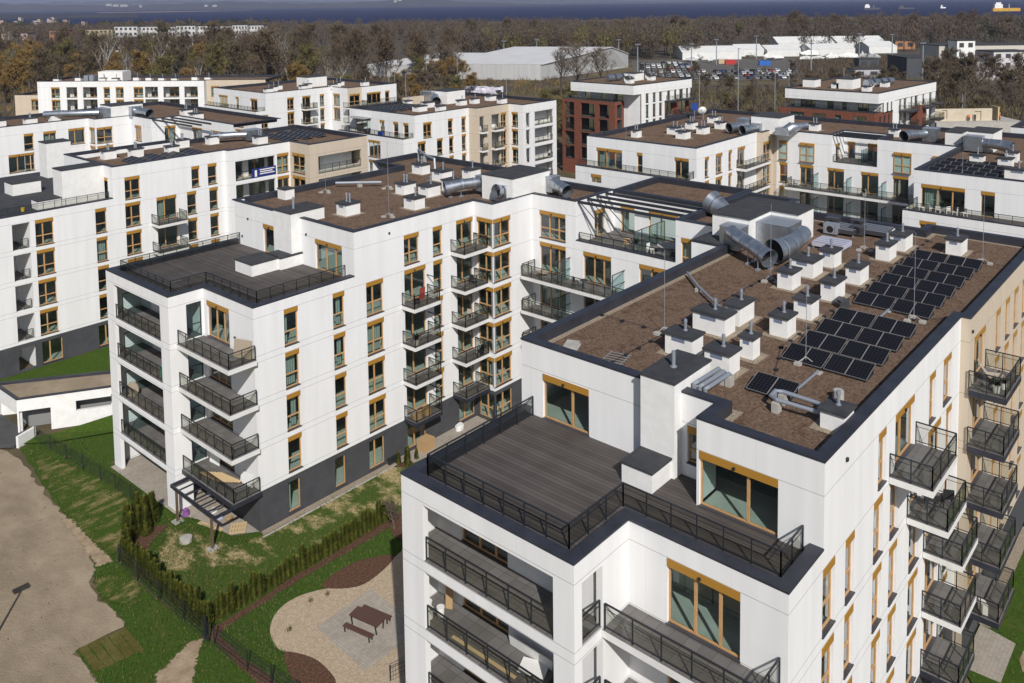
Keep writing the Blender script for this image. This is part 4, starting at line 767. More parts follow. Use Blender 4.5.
pipes('bent silver pipe loop running to the last chimney of the nearest roof', [[(34.7, 13.1, 18.78), (34.5, 13.6, 18.82), (34.4, 15.2, 18.85), (34.6, 15.55, 18.85), (35.2, 15.6, 18.85)], [(35.2, 13.2, 18.78), (35.3, 13.8, 18.82), (35.3, 15.3, 18.85), (35.2, 15.6, 18.85), (35.2, 15.6, 18.5)]], .095)
pipes('three parallel silver pipes beside the tall chimney stack of the nearest roof', [[(33.35, y, 18.62), (33.35, y, 18.9 + dz), (33.5, y - .05, 18.92 + dz), (35.4, y - .12, 18.92 + dz), (35.55, y - .12, 18.8 + dz), (35.55, y - .12, 18.4)] for y, dz in ((18.6, .06), (18.33, 0), (18.06, -.04))], .1)
pipes('straight grey cable tray lying across the brown roof towards the back vents', [[(48, 27.3, 18.6), (46, 25.4, 18.6), (43.3, 22.3, 18.6)]], .08)
pipes('white pipe lying along the back parapet of the roof across the lawn', [[(50.4, 67.3, 18.75), (52, 65.6, 18.75), (53.4, 64, 18.75)]], .13)
pipes('hooked silver pipe between two white vents at the back of the roof across the lawn', [[(63.8, 70, 18.5), (63.8, 70, 19.9), (62, 67, 19.9), (60.9, 64.4, 19.9), (60.6, 64, 18.6)]], .13)
pipes('thin cable tray between the single solar panels and the lower array', [[(36.6, 15.3, 18.42), (39.3, 15.3, 18.42)]], .06)
pipes('thin cable tray between the lower and the upper solar arrays', [[(47.9, 15.4, 18.42), (49.8, 15.4, 18.42)]], .06)
# solar panels
pm = MB(); LP, WP, TA = 1.34, 1.014, .255
def P3(x, y, dz=0.): return (x * math.cos(TA), y, x * math.sin(TA) + dz)
pm.add([P3(0, 0), P3(LP, 0), P3(LP, WP), P3(0, WP), P3(0, 0, -.04), P3(LP, 0, -.04), P3(LP, WP, -.04), P3(0, WP, -.04)], [(0, 1, 2, 3), (7, 6, 5, 4), (0, 4, 5, 1), (1, 5, 6, 2), (2, 6, 7, 3), (3, 7, 4, 0)])
cells_me = pm.data('cells', [M['cells']])
pf = MB()
for q in ((P3(0, .012, .006), P3(LP, .012, .006)), (P3(0, WP - .012, .006), P3(LP, WP - .012, .006)), (P3(.012, 0, .006), P3(.012, WP, .006)), (P3(LP - .012, 0, .006), P3(LP - .012, WP, .006))): pf.bar(*q, .02, .012)
frame_me = pf.data('panel_frame', [M['alu']])
pr = MB(); pr.bar((LP - .15, .1, -.1), (LP - .15, .1, .24), .05); pr.bar((LP - .15, .9, -.1), (LP - .15, .9, .24), .05); pr.box(.02, 1.1, .05, .15, -.12, -.07); pr.box(.02, 1.1, .85, .95, -.12, -.07)
rack_me = pr.data('mounting_rail', [M['steel']])
ORD = ('first', 'second', 'third', 'fourth', 'fifth', 'sixth', 'seventh')
def solar(x, y, z, label, group):
    o = link('solar_panel', cells_me, None, (x, y, z)); tag(o, label, 'solar panel', group); link('panel_frame', frame_me, o); link('mounting_rail', rack_me, o)
def array(xs, y0, n, z, what, group, dy=1.02, gap=None):
    for i, x in enumerate(xs):
        for k in range(n):
            y = y0 - (k + 1) * dy - (.07 if gap and k >= gap else 0)
            solar(x, y, z, f'{ORD[k]} black solar panel from the left, {ORD[i]} row, {what}', group)
array([39.7 + 2.17 * i for i in range(4)], 17.35, 4, 18.43, 'lower array on the nearest roof', 'lower solar array on the nearest roof', gap=2)
array([49.75 + 2.18 * i for i in range(6)], 17.4, 4, 18.43, 'upper array on the nearest roof', 'upper solar array on the nearest roof', gap=2)
array([35.45], 17.15, 2, 18.43, 'pair beside the bent silver pipes', 'lone pair of solar panels')
array([92.2, 94.3, 96.4, 98.5], 25.2, 6, 18.43, 'array on the farther right roof', 'solar array on the farther right roof', dy=1.05)
array([91, 93.1, 95.2, 97.3], 112.5, 6, 18.43, 'array on the white and beige building', 'solar array on the white and beige building', dy=1.05)
array([43.6, 45.9, 48.2, 50.5], 98.6, 5, 18.43, 'array behind the corner loggia building parapet', 'solar array on the corner loggia building', dy=1.05)
array([63.5, 65.8, 68], 101.5, 7, 18.43, 'array over the beige loggia', 'solar array over the beige loggia', dy=1.05)
# flat roof units by the lift tower
for k, (x, y, s_) in enumerate(((60.2, 22.6, 'lavender sheeted'), (64.6, 23.4, 'dark low'), (65.6, 21.4, 'dark louvred'))):
    r = empty('roof_unit', f'{s_} roof unit on a frame behind the air ducts', 'roof unit', (x, y, 18.31), 'flat units by the lift tower')
    m = MB(); m.box(-.9, .9, -1.1, 1.1, .18, .5); obj('casing', m, paint('lavender_sheet', (.46, .45, .55), .5) if k == 0 else M['lam'], r)
    m = MB(); [m.box(-.9 + .45 * i, -.8 + .45 * i, -1.05, 1.05, .502, .53) for i in range(5)]; obj('louvre', m, M['galvd'], r)
    m = MB(); [m.box(sx * .8 - .05, sx * .8 + .05, sy - .05, sy + .05, 0, .18) for sx in (-1, 1) for sy in (-1, 1)]; obj('leg', m, M['galvd'], r)
for k in range(5):
    r = empty('air_conditioner', f'{("small grey","pale","dark grey","low grey","stubby grey")[k]} heat pump {("next to the lift tower wall","in the middle of the equipment row","at the parapet end of the equipment row","behind the white vents","under the rear parapet")[k]}', 'heat pump', (62.8 + .9 * k, 25.6 - 1.3 * (k % 3) - .7 * k * .5, 18.31), 'heat pumps by the lift tower')
    m = MB(); m.box(-.35, .35, -.5, .5, .1, .75 + .1 * (k % 2)); obj('casing', m, M['lam'] if k != 1 else M['galvd'], r); m = MB(); m.tube([(-.36, 0, .45), (-.33, 0, .45)], .26, 16); obj('fan_grille', m, M['black'], r); m = MB(); m.box(-.3, .3, -.45, -.35, 0, .1); m.box(-.3, .3, .35, .45, 0, .1); obj('foot', m, M['lam'], r)
# satellite dish
r = empty('satellite_dish', 'round white satellite dish on the brown roof in front of the brick block', 'satellite dish', (113.5, 62, 18.31))
m = MB(); n = 20; m.add([(.0, 0, 0)] + [(.35 * (rr ** 2), rr * 1.0 * math.cos(t * 2 * math.pi / n), rr * math.sin(t * 2 * math.pi / n)) for rr in (.5, 1.) for t in range(n)], [(0, 1 + i, 1 + (i + 1) % n) for i in range(n)] + [(1 + i, 1 + n + i, 1 + n + (i + 1) % n, 1 + (i + 1) % n) for i in range(n)])
o_ = obj('dish', m, M['pwhite'], r, (-.2, 0, 1.3), smooth=True); o_.scale = (.62, .62, .62); o_.rotation_euler = (0, -.35, .75); m = MB(); m.tube([(0, 0, 0), (0, 0, 1.3)], .06, 8); m.bar((0, 0, 1.2), (-.5, .1, 1.5), .05); obj('pole', m, M['galvd'], r)
# small litter on the roofs
def single(name, label, cat, mb, m, loc, rz=0., group=None): return tag(obj(name, mb, m, None, loc, rz), label, cat, group)
m = MB(); m.box(-.5, .5, -.35, .35, 0, .05); m.box(-.3, .7, -.25, .45, .052, .1); single('concrete_slabs', 'two pale concrete slabs stacked at the front left of the nearest roof', 'slab', m, M['conc'], (34.3, 26.2, 18.31), .4)
m = MB(); [m.bar((-.7 + .28 * i, -.6, .06), (-.7 + .28 * i, .6, .06), .04) for i in range(6)]; m.bar((-.8, -.5, .09), (.8, -.5, .09), .04); m.bar((-.8, .5, .09), (.8, .5, .09), .04); single('metal_rack', 'flat pale metal ladder rack lying at the front edge of the nearest roof', 'rack', m, M['alu'], (34.4, 23.6, 18.31), .2)
m = MB(); m.tube([(0, 0, 0), (0, 0, .4)], .24, 14); m.tube([(0, 0, .4), (0, 0, .43)], .2, 14); single('roof_drain', 'stubby pale drum standing on the brown roof near the last chimney', 'drum', m, M['conc'], (37.3, 13.6, 18.31))
for (x, y, l_) in ((49.0, 17.75, 'in front of the upper solar array'), (66.5, 20.5, 'pale bundle under the rear parapet')):
    m = MB(); pts = [(math.cos(t) * .6 * (1 + .15 * math.sin(3 * t)), math.sin(t) * .4) for t in [i * .524 for i in range(12)]]; m.prism(pts, 0, .3); m.prism(inset(pts, .12), .3, .42); single('tarpaulin_bundle', 'crumpled ' + ('dark tarpaulin bundle ' + l_ if x < 60 else 'white sheet bundle under the rear parapet'), 'bundle', m, M['lam'] if x < 60 else M['pwhite'], (x, y, 18.31), .5)
# ------------------------------------------------------------------ GROUND
FW, RT = Vector((.7512, .6597)), Vector((.6597, -.7512))
def FR(f, r): v = FW * f + RT * r; return (v.x, v.y)
def PX(px, f): return FR(f, (px - 512) / 856. * f)
def lawnmat(name, g1, g2, straw, lo, hi, scale=.5, st3=(1, .6, 1)):
    m, nt, bs = newmat(name); L = nt.links.new; bs.inputs['Roughness'].default_value = 1; bs.inputs['Specular IOR Level'].default_value = .1
    g = nd(nt, 'ShaderNodeNewGeometry')
    def noise(s, d=8, st=None):
        n = nd(nt, 'ShaderNodeTexNoise'); n.inputs['Scale'].default_value = s; n.inputs['Detail'].default_value = d; n.inputs['Roughness'].default_value = .7
        if st: mp = nd(nt, 'ShaderNodeMapping'); mp.inputs['Scale'].default_value = st; mp.inputs['Rotation'].default_value = (0, 0, .5 if st[0] == 1 else .15); L(g.outputs['Position'], mp.inputs['Vector']); L(mp.outputs[0], n.inputs['Vector'])
        else: L(g.outputs['Position'], n.inputs['Vector'])
        return n.outputs['Fac']
    r = nd(nt, 'ShaderNodeValToRGB'); r.color_ramp.elements[0].position = .3; r.color_ramp.elements[1].position = .7; r.color_ramp.elements[0].color = (*g1, 1); r.color_ramp.elements[1].color = (*g2, 1); L(noise(5.), r.inputs[0])
    r2 = nd(nt, 'ShaderNodeValToRGB'); r2.color_ramp.elements[0].position = lo; r2.color_ramp.elements[1].position = hi; L(noise(scale, 9, st3), r2.inputs[0])
    mx = nd(nt, 'ShaderNodeMix', data_type='RGBA'); L(r2.outputs[0], mx.inputs['Factor']); L(r.outputs[0], mx.inputs['A']); mx.inputs['B'].default_value = (*straw, 1); L(mx.outputs['Result'], bs.inputs['Base Color'])
    bp = nd(nt, 'ShaderNodeBump'); bp.inputs['Strength'].default_value = .9; bp.inputs['Distance'].default_value = .08; L(noise(18., 5), bp.inputs['Height']); L(bp.outputs[0], bs.inputs['Normal']); return m
M['lawn'] = lawnmat('fresh_lawn', (.032, .066, .008), (.074, .122, .018), (.15, .13, .04), .56, .9, .4)
M['bank'] = lawnmat('bank_turf_with_straw', (.034, .066, .008), (.074, .115, .016), (.33, .25, .12), .50, .68, 1.1, (.45, 1.1, 1))
M['patchy'] = lawnmat('patchy_lawn', (.042, .076, .011), (.082, .118, .022), (.42, .33, .17), .50, .60, .5)
M['sod'] = lawnmat('dull_turf', (.085, .075, .016), (.13, .115, .03), (.20, .17, .07), .5, .8, .6)
M['dirt'] = mat('bare_earth_path', (.215, .168, .115), 1., c2=(.350, .282, .200), scale=.45, detail=15, bump=.8, bscale=9, spec=.1, lo=.33, hi=.68, stretch=(1, .6, 1))
M['sand'] = mat('pale_sandy_soil', (.25, .185, .12), 1., c2=(.40, .31, .21), scale=1.2, detail=10, bump=.6, bscale=8, spec=.1)
M['mulch'] = mat('red_brown_bark', (.058, .030, .020), 1., c2=(.150, .082, .054), scale=7, detail=10, bump=1., bscale=16, spec=.1)
M['chips'] = mat('buff_gravel', (.32, .245, .165), 1., c2=(.50, .40, .29), scale=9, detail=10, bump=.8, bscale=22, spec=.1)
M['asph'] = mat('dark_asphalt', (.055, .055, .057), .9, c2=(.085, .083, .08), scale=.8, bump=.3, bscale=20)
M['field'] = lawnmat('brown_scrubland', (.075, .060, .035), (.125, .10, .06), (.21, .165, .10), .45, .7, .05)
def wob(poly, amp=.18, step=.7, seed=1):
    r = random.Random(seed); out = []
    for p, q in zip(poly, poly[1:] + poly[:1]):
        p, q = Vector(p), Vector(q); n = max(1, int((q - p).length / step))
        for i in range(n): t = p.lerp(q, i / n); out.append((t.x + r.uniform(-amp, amp), t.y + r.uniform(-amp, amp)))
    return out
lay = [0]; REG = []
def softmat(key, w=1.):
    k2 = 'soft_' + key
    if k2 in M: return M[k2]
    m = M[key].copy(); m.name = M[key].name + '_edge'; nt = m.node_tree; L = nt.links.new; out = nt.nodes['Material Output']; bs = nt.nodes['Principled BSDF']
    at = nd(nt, 'ShaderNodeAttribute'); at.attribute_name = 'edge'; g = nd(nt, 'ShaderNodeNewGeometry'); n = nd(nt, 'ShaderNodeTexNoise'); n.inputs['Scale'].default_value = 2.6; n.inputs['Detail'].default_value = 8; n.inputs['Roughness'].default_value = .7; L(g.outputs['Position'], n.inputs['Vector'])
    a1 = nd(nt, 'ShaderNodeMath', operation='MULTIPLY_ADD'); L(n.outputs['Fac'], a1.inputs[0]); a1.inputs[1].default_value = 2.2; a1.inputs[2].default_value = -1.35; a2 = nd(nt, 'ShaderNodeMath', operation='ADD'); L(a1.outputs[0], a2.inputs[0]); L(at.outputs['Fac'], a2.inputs[1])
    r = nd(nt, 'ShaderNodeMapRange'); r.inputs['From Min'].default_value = .12; r.inputs['From Max'].default_value = .30; L(a2.outputs[0], r.inputs['Value'])
    t = nd(nt, 'ShaderNodeBsdfTransparent'); mx = nd(nt, 'ShaderNodeMixShader'); L(r.outputs[0], mx.inputs[0]); L(t.outputs[0], mx.inputs[1]); L(bs.outputs[0], mx.inputs[2]); L(mx.outputs[0], out.inputs[0]); M[k2] = m; return m
def soft(name, poly, m, w=.5):
    """ground patch that frays out irregularly over w metres at its border"""
    lay[0] += 1; z = G + .004 * lay[0]; P_ = [Vector(p) for p in poly]; n = len(P_); c = .3; REG.append((name, m, poly))
    x0, x1, y0, y1 = min(p.x for p in P_) - .6, max(p.x for p in P_) + .6, min(p.y for p in P_) - .6, max(p.y for p in P_) + .6; nx, ny = int((x1 - x0) / c) + 1, int((y1 - y0) / c) + 1
    def sd(q):
        d = 1e9; ins = False
        for i in range(n):
            a_, b_ = P_[i - 1], P_[i]; e_ = b_ - a_; t = max(0, min(1, (q - a_).dot(e_) / max(e_.dot(e_), 1e-9))); d = min(d, (q - a_ - e_ * t).length)
            if (a_.y > q.y) != (b_.y > q.y) and q.x < (b_.x - a_.x) * (q.y - a_.y) / (b_.y - a_.y) + a_.x: ins = not ins
        return d if ins else -d
    D = {(i, j): sd(Vector((x0 + i * c, y0 + j * c))) for i in range(nx + 1) for j in range(ny + 1)}; s_ = MB(); idx = {}; val = []
    def vi(k):
        if k not in idx: idx[k] = len(s_.v); s_.v.append((x0 + k[0] * c, y0 + k[1] * c, z)); val.append(max(-1., min(1., D[k] / w + .35)))
        return idx[k]
    for i in range(nx):
        for j in range(ny):
            ks = ((i, j), (i + 1, j), (i + 1, j + 1), (i, j + 1))
            if max(D[k] for k in ks) > -w * .6: s_.f.append(tuple(vi(k) for k in ks)); s_.m.append(0)
    o = struct(name, s_, softmat(m)); at = o.data.attributes.new('edge', 'FLOAT', 'POINT'); at.data.foreach_set('value', val); return o
def sheet(name, poly, m, wobble=0., sub=1):
    REG.append((name, m, poly)); lay[0] += 1; s_ = MB(); s_.sheet(wob(poly, wobble, seed=lay[0]) if wobble else poly, G + .004 * lay[0]); return struct(name, s_, M[m])
# base land: a fine grid near the camera is not needed, one sheet to the coast
co = [FR(1500 + 120 * math.sin(i * .9), -3200 + i * 400) for i in range(17)]
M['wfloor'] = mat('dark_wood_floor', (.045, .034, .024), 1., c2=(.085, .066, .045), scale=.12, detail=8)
s_ = MB(); s_.sheet([FR(-150, 1200), FR(500, 3200)] + co[::-1] + [FR(500, -3200), FR(-150, -1200)], G); struct('ground', s_, M['field'])
sheet('dirt_road', [(2, 20), (12, 20), (18.1, 44), (18.1, 47.3), (18.2, 50), (21, 49.6), (21.3, 52), (21, 53.2), (21.4, 55.6), (22.1, 56.5), (22.7, 58.8), (23.2, 64.9), (23.9, 77), (22.5, 84), (12, 95), (-8, 90)], 'dirt', .25)
sheet('kerb_strip', [(10, 44), (14.2, 50.2), (13.9, 50.5), (9.7, 44.3)], 'conc')
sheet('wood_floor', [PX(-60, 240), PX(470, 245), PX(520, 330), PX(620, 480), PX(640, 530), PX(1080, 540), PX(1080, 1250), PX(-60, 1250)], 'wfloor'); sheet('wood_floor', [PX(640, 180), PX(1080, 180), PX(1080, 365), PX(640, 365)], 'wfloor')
sheet('lawn', [(23.2, 64.9), (22.9, 58.8), (23.4, 56.1), (23.5, 45.5), (23.7, 39), (23.9, 30), (24.1, 28.2), (38, 28.2), (38, 45.5), (58, 45.5), (58, 51.4), (31.3, 51.4), (31.2, 58), (28.6, 58.3), (28.6, 69), (33, 69), (33, 76), (24.6, 77.4)], 'lawn', .1)
soft('lawn', [(23.4, 56.5), (22.8, 58.2), (21.5, 55.5), (21.0, 53.2), (21.1, 50.5), (20.9, 49.5), (18.2, 50.0), (18.0, 46.5), (17, 44), (16.5, 40), (20.5, 37), (23.8, 38), (23.5, 45.4), (23.3, 52)], 'lawn', .35)
soft('patchy_lawn', [(27.6, 57.6), (24.6, 53.4), (24.4, 50.5), (25.5, 47), (31, 46.4), (45, 46.3), (52, 47), (45, 51.2), (31.5, 51.3), (29.2, 51.6), (28.2, 56)], 'patchy', .8)
soft('grass_bank', [(24.9, 76.5), (23.9, 70), (23.3, 64.5), (22.9, 59), (23.3, 56.6), (25.6, 58.2), (27, 61), (27.4, 66), (26.6, 70)], 'bank', .7)
soft('patchy_lawn', [(21.3, 55.3), (21.1, 53.4), (21.6, 51.4), (22.6, 51.0), (23.3, 52.6), (23.2, 55)], 'bank', .6)
soft('sandy_patch', [(22.2, 56.4), (22.5, 60), (22.7, 64.3), (23.3, 63.5), (23.2, 59.5), (23.2, 56.3)], 'sand', .35)
soft('sandy_patch', [(20.2, 44.7), (21.6, 45.1), (22.9, 45.6), (23.5, 45.2), (22.4, 43.9), (21.3, 42.4), (19.5, 41.6)], 'sand', .4)
for i in range(5):
    x = 18.35 + i * .52; sheet('turf_roll', [(x, 50 - .1 * i), (x + .48, 49.95 - .1 * i), (x + .42, 47.35 - .1 * i), (x - .06, 47.4 - .1 * i)], 'sod', .05)
sheet('bark_strip', [(24.35, 45.5), (30, 45.7), (36, 45.6), (40, 45.9), (40, 45.0), (36, 44.9), (30, 45.15), (24.3, 44.9), (24.1, 42), (24.5, 39), (24.9, 36), (24, 36), (23.65, 40), (23.7, 45)], 'mulch', .1)
sheet('bark_strip', [(27.6, 57.3), (25.6, 56.2), (24.5, 53.8), (23.6, 53), (23.6, 56.5), (26, 58.4)], 'mulch', .06)
sheet('bark_strip', [(42.5, 51.3), (46.5, 51.3), (46.5, 49.8), (43.5, 49.9)], 'mulch', .1)
def smooth(pts, n=6):
    out = []; N = len(pts)
    for i in range(N):
        p0, p1, p2, p3 = (Vector(pts[(i + k - 1) % N]) for k in range(4))
        for t in [j / n for j in range(n)]:
            q = .5 * ((2 * p1) + (p2 - p0) * t + (2 * p0 - 5 * p1 + 4 * p2 - p3) * t * t + (3 * p1 - p0 - 3 * p2 + p3) * t ** 3); out.append((q.x, q.y))
    return out
sheet('gravel_court', smooth([(37.5, 42.2), (36.2, 42.3), (34.4, 41.9), (32.6, 41.7), (30.5, 43.3), (28.9, 43.95), (27.5, 43.75), (26.4, 42.8), (25.9, 41.5), (25.95, 40.6), (26.7, 39.1), (26.75, 37.6), (26.4, 36.5), (26.5, 32), (33, 30), (38, 32)]), 'chips')
sheet('bark_bed', smooth([(35.6, 42.25), (34.1, 43.6), (32.4, 43.95), (31.2, 43.8), (30.65, 43.3), (32.5, 41.65)]), 'mulch')
sheet('bark_bed', smooth([(25.95, 40.6), (25.4, 39.6), (25, 38.2), (25.2, 36.6), (26.4, 36.5), (26.75, 37.6), (26.7, 39.1)]), 'mulch')
sheet('bark_bed', smooth([(38, 45.2), (37, 43.6), (38.2, 42.4), (41, 43), (41, 45.2)]), 'mulch')
sheet('paved_square', [(32.5, 40.95), (28.3, 40.85), (28.0, 36.0), (32.3, 36.0)], 'paver')
sheet('paved_terrace', [(31.25, 51.55), (31.25, 58.1), (28.65, 58.3), (28.5, 66.8), (31.25, 68), (31.25, 51.6), (29.75, 52.9), (29.4, 56.0), (31.2, 58)], 'paver') if 0 else sheet('paved_terrace', [(29.7, 52.7), (31.25, 51.55), (31.25, 68), (28.2, 68.2), (28.4, 58.2), (29.2, 56.1)], 'paver')
sheet('pebble_strip', [(31.3, 51.45), (31.2, 50.95), (44.3, 50.9), (44.3, 51.45)], 'gravel')
sheet('paved_terrace', [(44.3, 51.45), (44.3, 49.9), (50, 49.3), (53.2, 49.2), (53.25, 51.45)], 'paver'); sheet('paved_terrace', [(53.2, 49.2), (53, 46.6), (58.5, 46.6), (58.5, 49.2)], 'paver')
sheet('lawn', [(50, 11.15), (75, 11.15), (75, 3), (44, 3), (46, 9)], 'lawn', .1)
sheet('paved_terrace', [(49.6, 11.1), (49.7, 9.2), (53.4, 9.2), (53.8, 11.1)], 'paver'); sheet('pebble_strip', [(53.8, 11.2), (53.8, 10.6), (66, 10.6), (66, 11.2)], 'gravel'); sheet('sandy_patch', [(51.5, 8.6), (56, 8.8), (57, 4), (50, 4)], 'sand', .2)
sheet('asphalt_road', [(67, 12), (80, 14), (90, 10), (80, 2), (69, 4)], 'asph')
sheet('lawn', [(26, 85), (33, 80), (60, 80), (60, 93), (27, 93)], 'lawn', .1)
# concrete plinth strip around the pebble border
m = MB(); m.box(31.1, 44.2, 50.78, 50.9, G, G + .1); struct('kerb', m, M['conc'])
# ------------------------------------------------------------------ far land, sea, hills
M['sea'] = mat('dark_blue_sea', (.008, .013, .052), .7, c2=(.012, .018, .066), scale=.004, detail=6, spec=.06, stretch=(1, 1, 1))
s_ = MB(); s_.sheet([FR(1100, 60000), FR(60000, 60000), FR(60000, -60000), FR(1100, -60000)], -4.); struct('sea', s_, M['sea'])
M['hill'] = mat('wooded_far_hills', (.035, .038, .055), 1., c2=(.06, .06, .07), scale=.004, detail=8, spec=0)
def hills(name, f0, p0, p1, hf, depth, seed, n=70):
    r = random.Random(seed); v, fc = [], []
    for i in range(n + 1):
        t = i / n; px = p0 + (p1 - p0) * t; hgt = hf(t) * (1 + .12 * r.uniform(-1, 1))
        for k, (df, hz) in enumerate(((0, 0.), (.22, .55), (.5, 1.), (1, .4))):
            x, y = PX(px, f0 + df * depth); v.append((x, y, -4 + hgt * hz * (1 + .06 * r.uniform(-1, 1))))
    for i in range(n):
        for k in range(3): a0 = i * 4 + k; fc.append((a0, a0 + 4, a0 + 5, a0 + 1))
    s_ = MB(); s_.add(v, fc); return tag(obj(name, s_, M['hill'], smooth=True), kind='structure')
bump = lambda t, c, w: math.exp(-((t - c) / w) ** 2)
hills('hills', 7600, -160, 560, lambda t: 14 + 62 * bump(t, .18, .22) + 50 * bump(t, .55, .13) + 58 * bump(t, .80, .1) * (t < .97) - 6 * t, 2200, 3)
hills('hills', 11500, -200, 700, lambda t: 60 + 55 * bump(t, .35, .2) + 20 * bump(t, .75, .1) - 55 * max(0, t - .8) * 4, 3000, 5)
hills('coast_land', 2900, -260, 140, lambda t: 16 * (1 - t) + 8, 900, 9, 40)
m = MB(); m.sheet([PX(-260, 2900), PX(140, 2900), PX(140, 3800), PX(-260, 3800)], -3.6); struct('coast_ground', m, M['hill'])
m = MB(); m.sheet([PX(100, 5200), PX(160, 5100), PX(255, 5450), PX(255, 5600), PX(160, 5500), PX(100, 5500)], -3.7); struct('beach', m, M['sand'])
# cloud bank: the dark storm sky low over the sea, far beyond everything
m, nt, bs = newmat('storm_cloud'); bs.inputs['Base Color'].default_value = (.045, .045, .085, 1); bs.inputs['Roughness'].default_value = 1; bs.inputs['Specular IOR Level'].default_value = 0; M['cloud'] = m
s_ = MB(); n = 48; vs = []; R0 = 52000
for i in range(n + 1):
    an = -1.1 + 2.2 * i / n
    for z in (-20, 1200, 3500, 7000): k = R0 + z * .8; x, y = FR(k * math.cos(an), k * math.sin(an)); vs.append((x, y, z))
s_.add(vs, [(i * 4 + k, i * 4 + 4 + k, i * 4 + 5 + k, i * 4 + 1 + k) for i in range(n) for k in range(3)]); tag(obj('sky', s_, M['cloud'], smooth=True), kind='structure')

# bank of turf rising along the ramp building, and worn traces in the road
m = MB(); P_ = [(25.0, 79.0), (27.5, 77.2), (31.9, 75.2), (36, 73.5), (36, 71.5), (31.5, 73), (27, 75.6), (24.8, 77.6)]; zt_ = [0, .05, .75, 1., .2, .1, .02, 0]
m.add([(x, y, G + .16 + z) for (x, y), z in zip(P_, zt_)], [(0, 7, 6, 1), (1, 6, 5, 2), (2, 5, 4, 3)]); struct('grass_bank', m, M['lawn'])

# grass blades on the lawns, stones on the bare ground
def inside(q, poly):
    c = False
    for a_, b_ in zip(poly, poly[1:] + poly[:1]):
        if (a_[1] > q[1]) != (b_[1] > q[1]) and q[0] < (b_[0] - a_[0]) * (q[1] - a_[1]) / (b_[1] - a_[1]) + a_[0]: c = not c
    return c
gr = random.Random(12); gm = MB(); near = [r for r in REG if r[0] != 'wood_floor']
def top_kind(q):
    k = None
    for nm, m_, poly in near:
        if inside(q, poly): k = m_
    return k
def blades(x0, x1, y0, y1, n):
    for i in range(n):
        x, y = gr.uniform(x0, x1), gr.uniform(y0, y1); k = top_kind((x, y))
        if k not in ('lawn', 'patchy', 'bank') or (k != 'lawn' and gr.random() < .45): continue
        for j in range(3):
            p = Vector((x + gr.gauss(0, .07), y + gr.gauss(0, .07), G + .08)); d = Vector((gr.gauss(0, .05), gr.gauss(0, .05), gr.uniform(.07, .17))); an = gr.uniform(0, 3.14); w_ = Vector((math.cos(an), math.sin(an), 0)) * gr.uniform(.012, .03)
            gm.add((p - w_, p + w_, p + d), ((0, 1, 2),), gr.choice((0, 0, 0, 1, 1, 2)) if k == 'lawn' else gr.choice((0, 1, 1, 2, 2)))
blades(18, 28.5, 39, 78, 9000); blades(23.5, 45, 36, 58, 16000); blades(45, 58, 45.5, 51, 2500); blades(47, 68, 4, 11, 2500)
tag(obj('grass', gm, [mat('grass_blade_green', (.045, .095, .012), 1., c2=(.07, .125, .018), scale=.8), mat('grass_blade_dark', (.03, .062, .008), 1.), mat('grass_blade_straw', (.17, .14, .05), 1.)]), 'short grass growing on the lawns and the bank', 'grass', kind='stuff')
pb_ = MB()
for i in range(900):
    q = (gr.uniform(2, 23), gr.uniform(40, 88)); 
    if top_kind(q) not in ('dirt', 'sand'): continue
    r = gr.choice((.02, .03, .03, .04, .05, .07)); v_ = Vector((q[0], q[1], G + .06)); rt = [Vector(t_) * r * gr.uniform(.6, 1.3) for t_ in ((1, 0, 0), (0, 1, 0), (-1, 0, 0), (0, -1, 0), (0, 0, 1))]; pb_.add([v_ + t_ for t_ in rt], [(0, 1, 4), (1, 2, 4), (2, 3, 4), (3, 0, 4)])
tag(obj('loose_stones', pb_, mat('dusty_stone', (.20, .155, .11), 1.)), 'loose stones scattered over the bare earth track', 'stones', kind='stuff')
# ------------------------------------------------------------------ VEGETATION
M['bark'] = mat('brown_bark', (.075, .056, .042), 1., c2=(.12, .095, .075), scale=3)
M['birch'] = mat('white_birch_bark', (.42, .40, .37), .9, c2=(.20, .18, .16), scale=4)
def leafmat(name, c, c2): return mat(name, c, 1., c2=c2, scale=1.3, detail=3, spec=.1, objco=True)
M['tw_p'] = leafmat('pale_bare_twigs', (.13, .105, .085), (.20, .165, .135)); M['tw_b'] = leafmat('bare_brown_twigs', (.088, .069, .046), (.150, .120, .080)); M['tw_r'] = leafmat('reddish_brown_twigs', (.088, .064, .045), (.150, .112, .076))
M['tw_o'] = leafmat('ochre_budding_twigs', (.165, .105, .035), (.26, .17, .065)); M['tw_g'] = leafmat('olive_budding_twigs', (.10, .088, .034), (.17, .145, .06)); M['tw_f1'] = leafmat('grey_brown_far_twigs', (.074, .060, .050), (.120, .099, .083)); M['tw_f2'] = leafmat('dark_brown_far_twigs', (.074, .055, .041), (.125, .095, .068)); M['needle'] = leafmat('dark_pine_needles', (.016, .024, .012), (.04, .052, .025))
M['thuja'] = leafmat('olive_green_thuja', (.040, .056, .009), (.125, .122, .022))
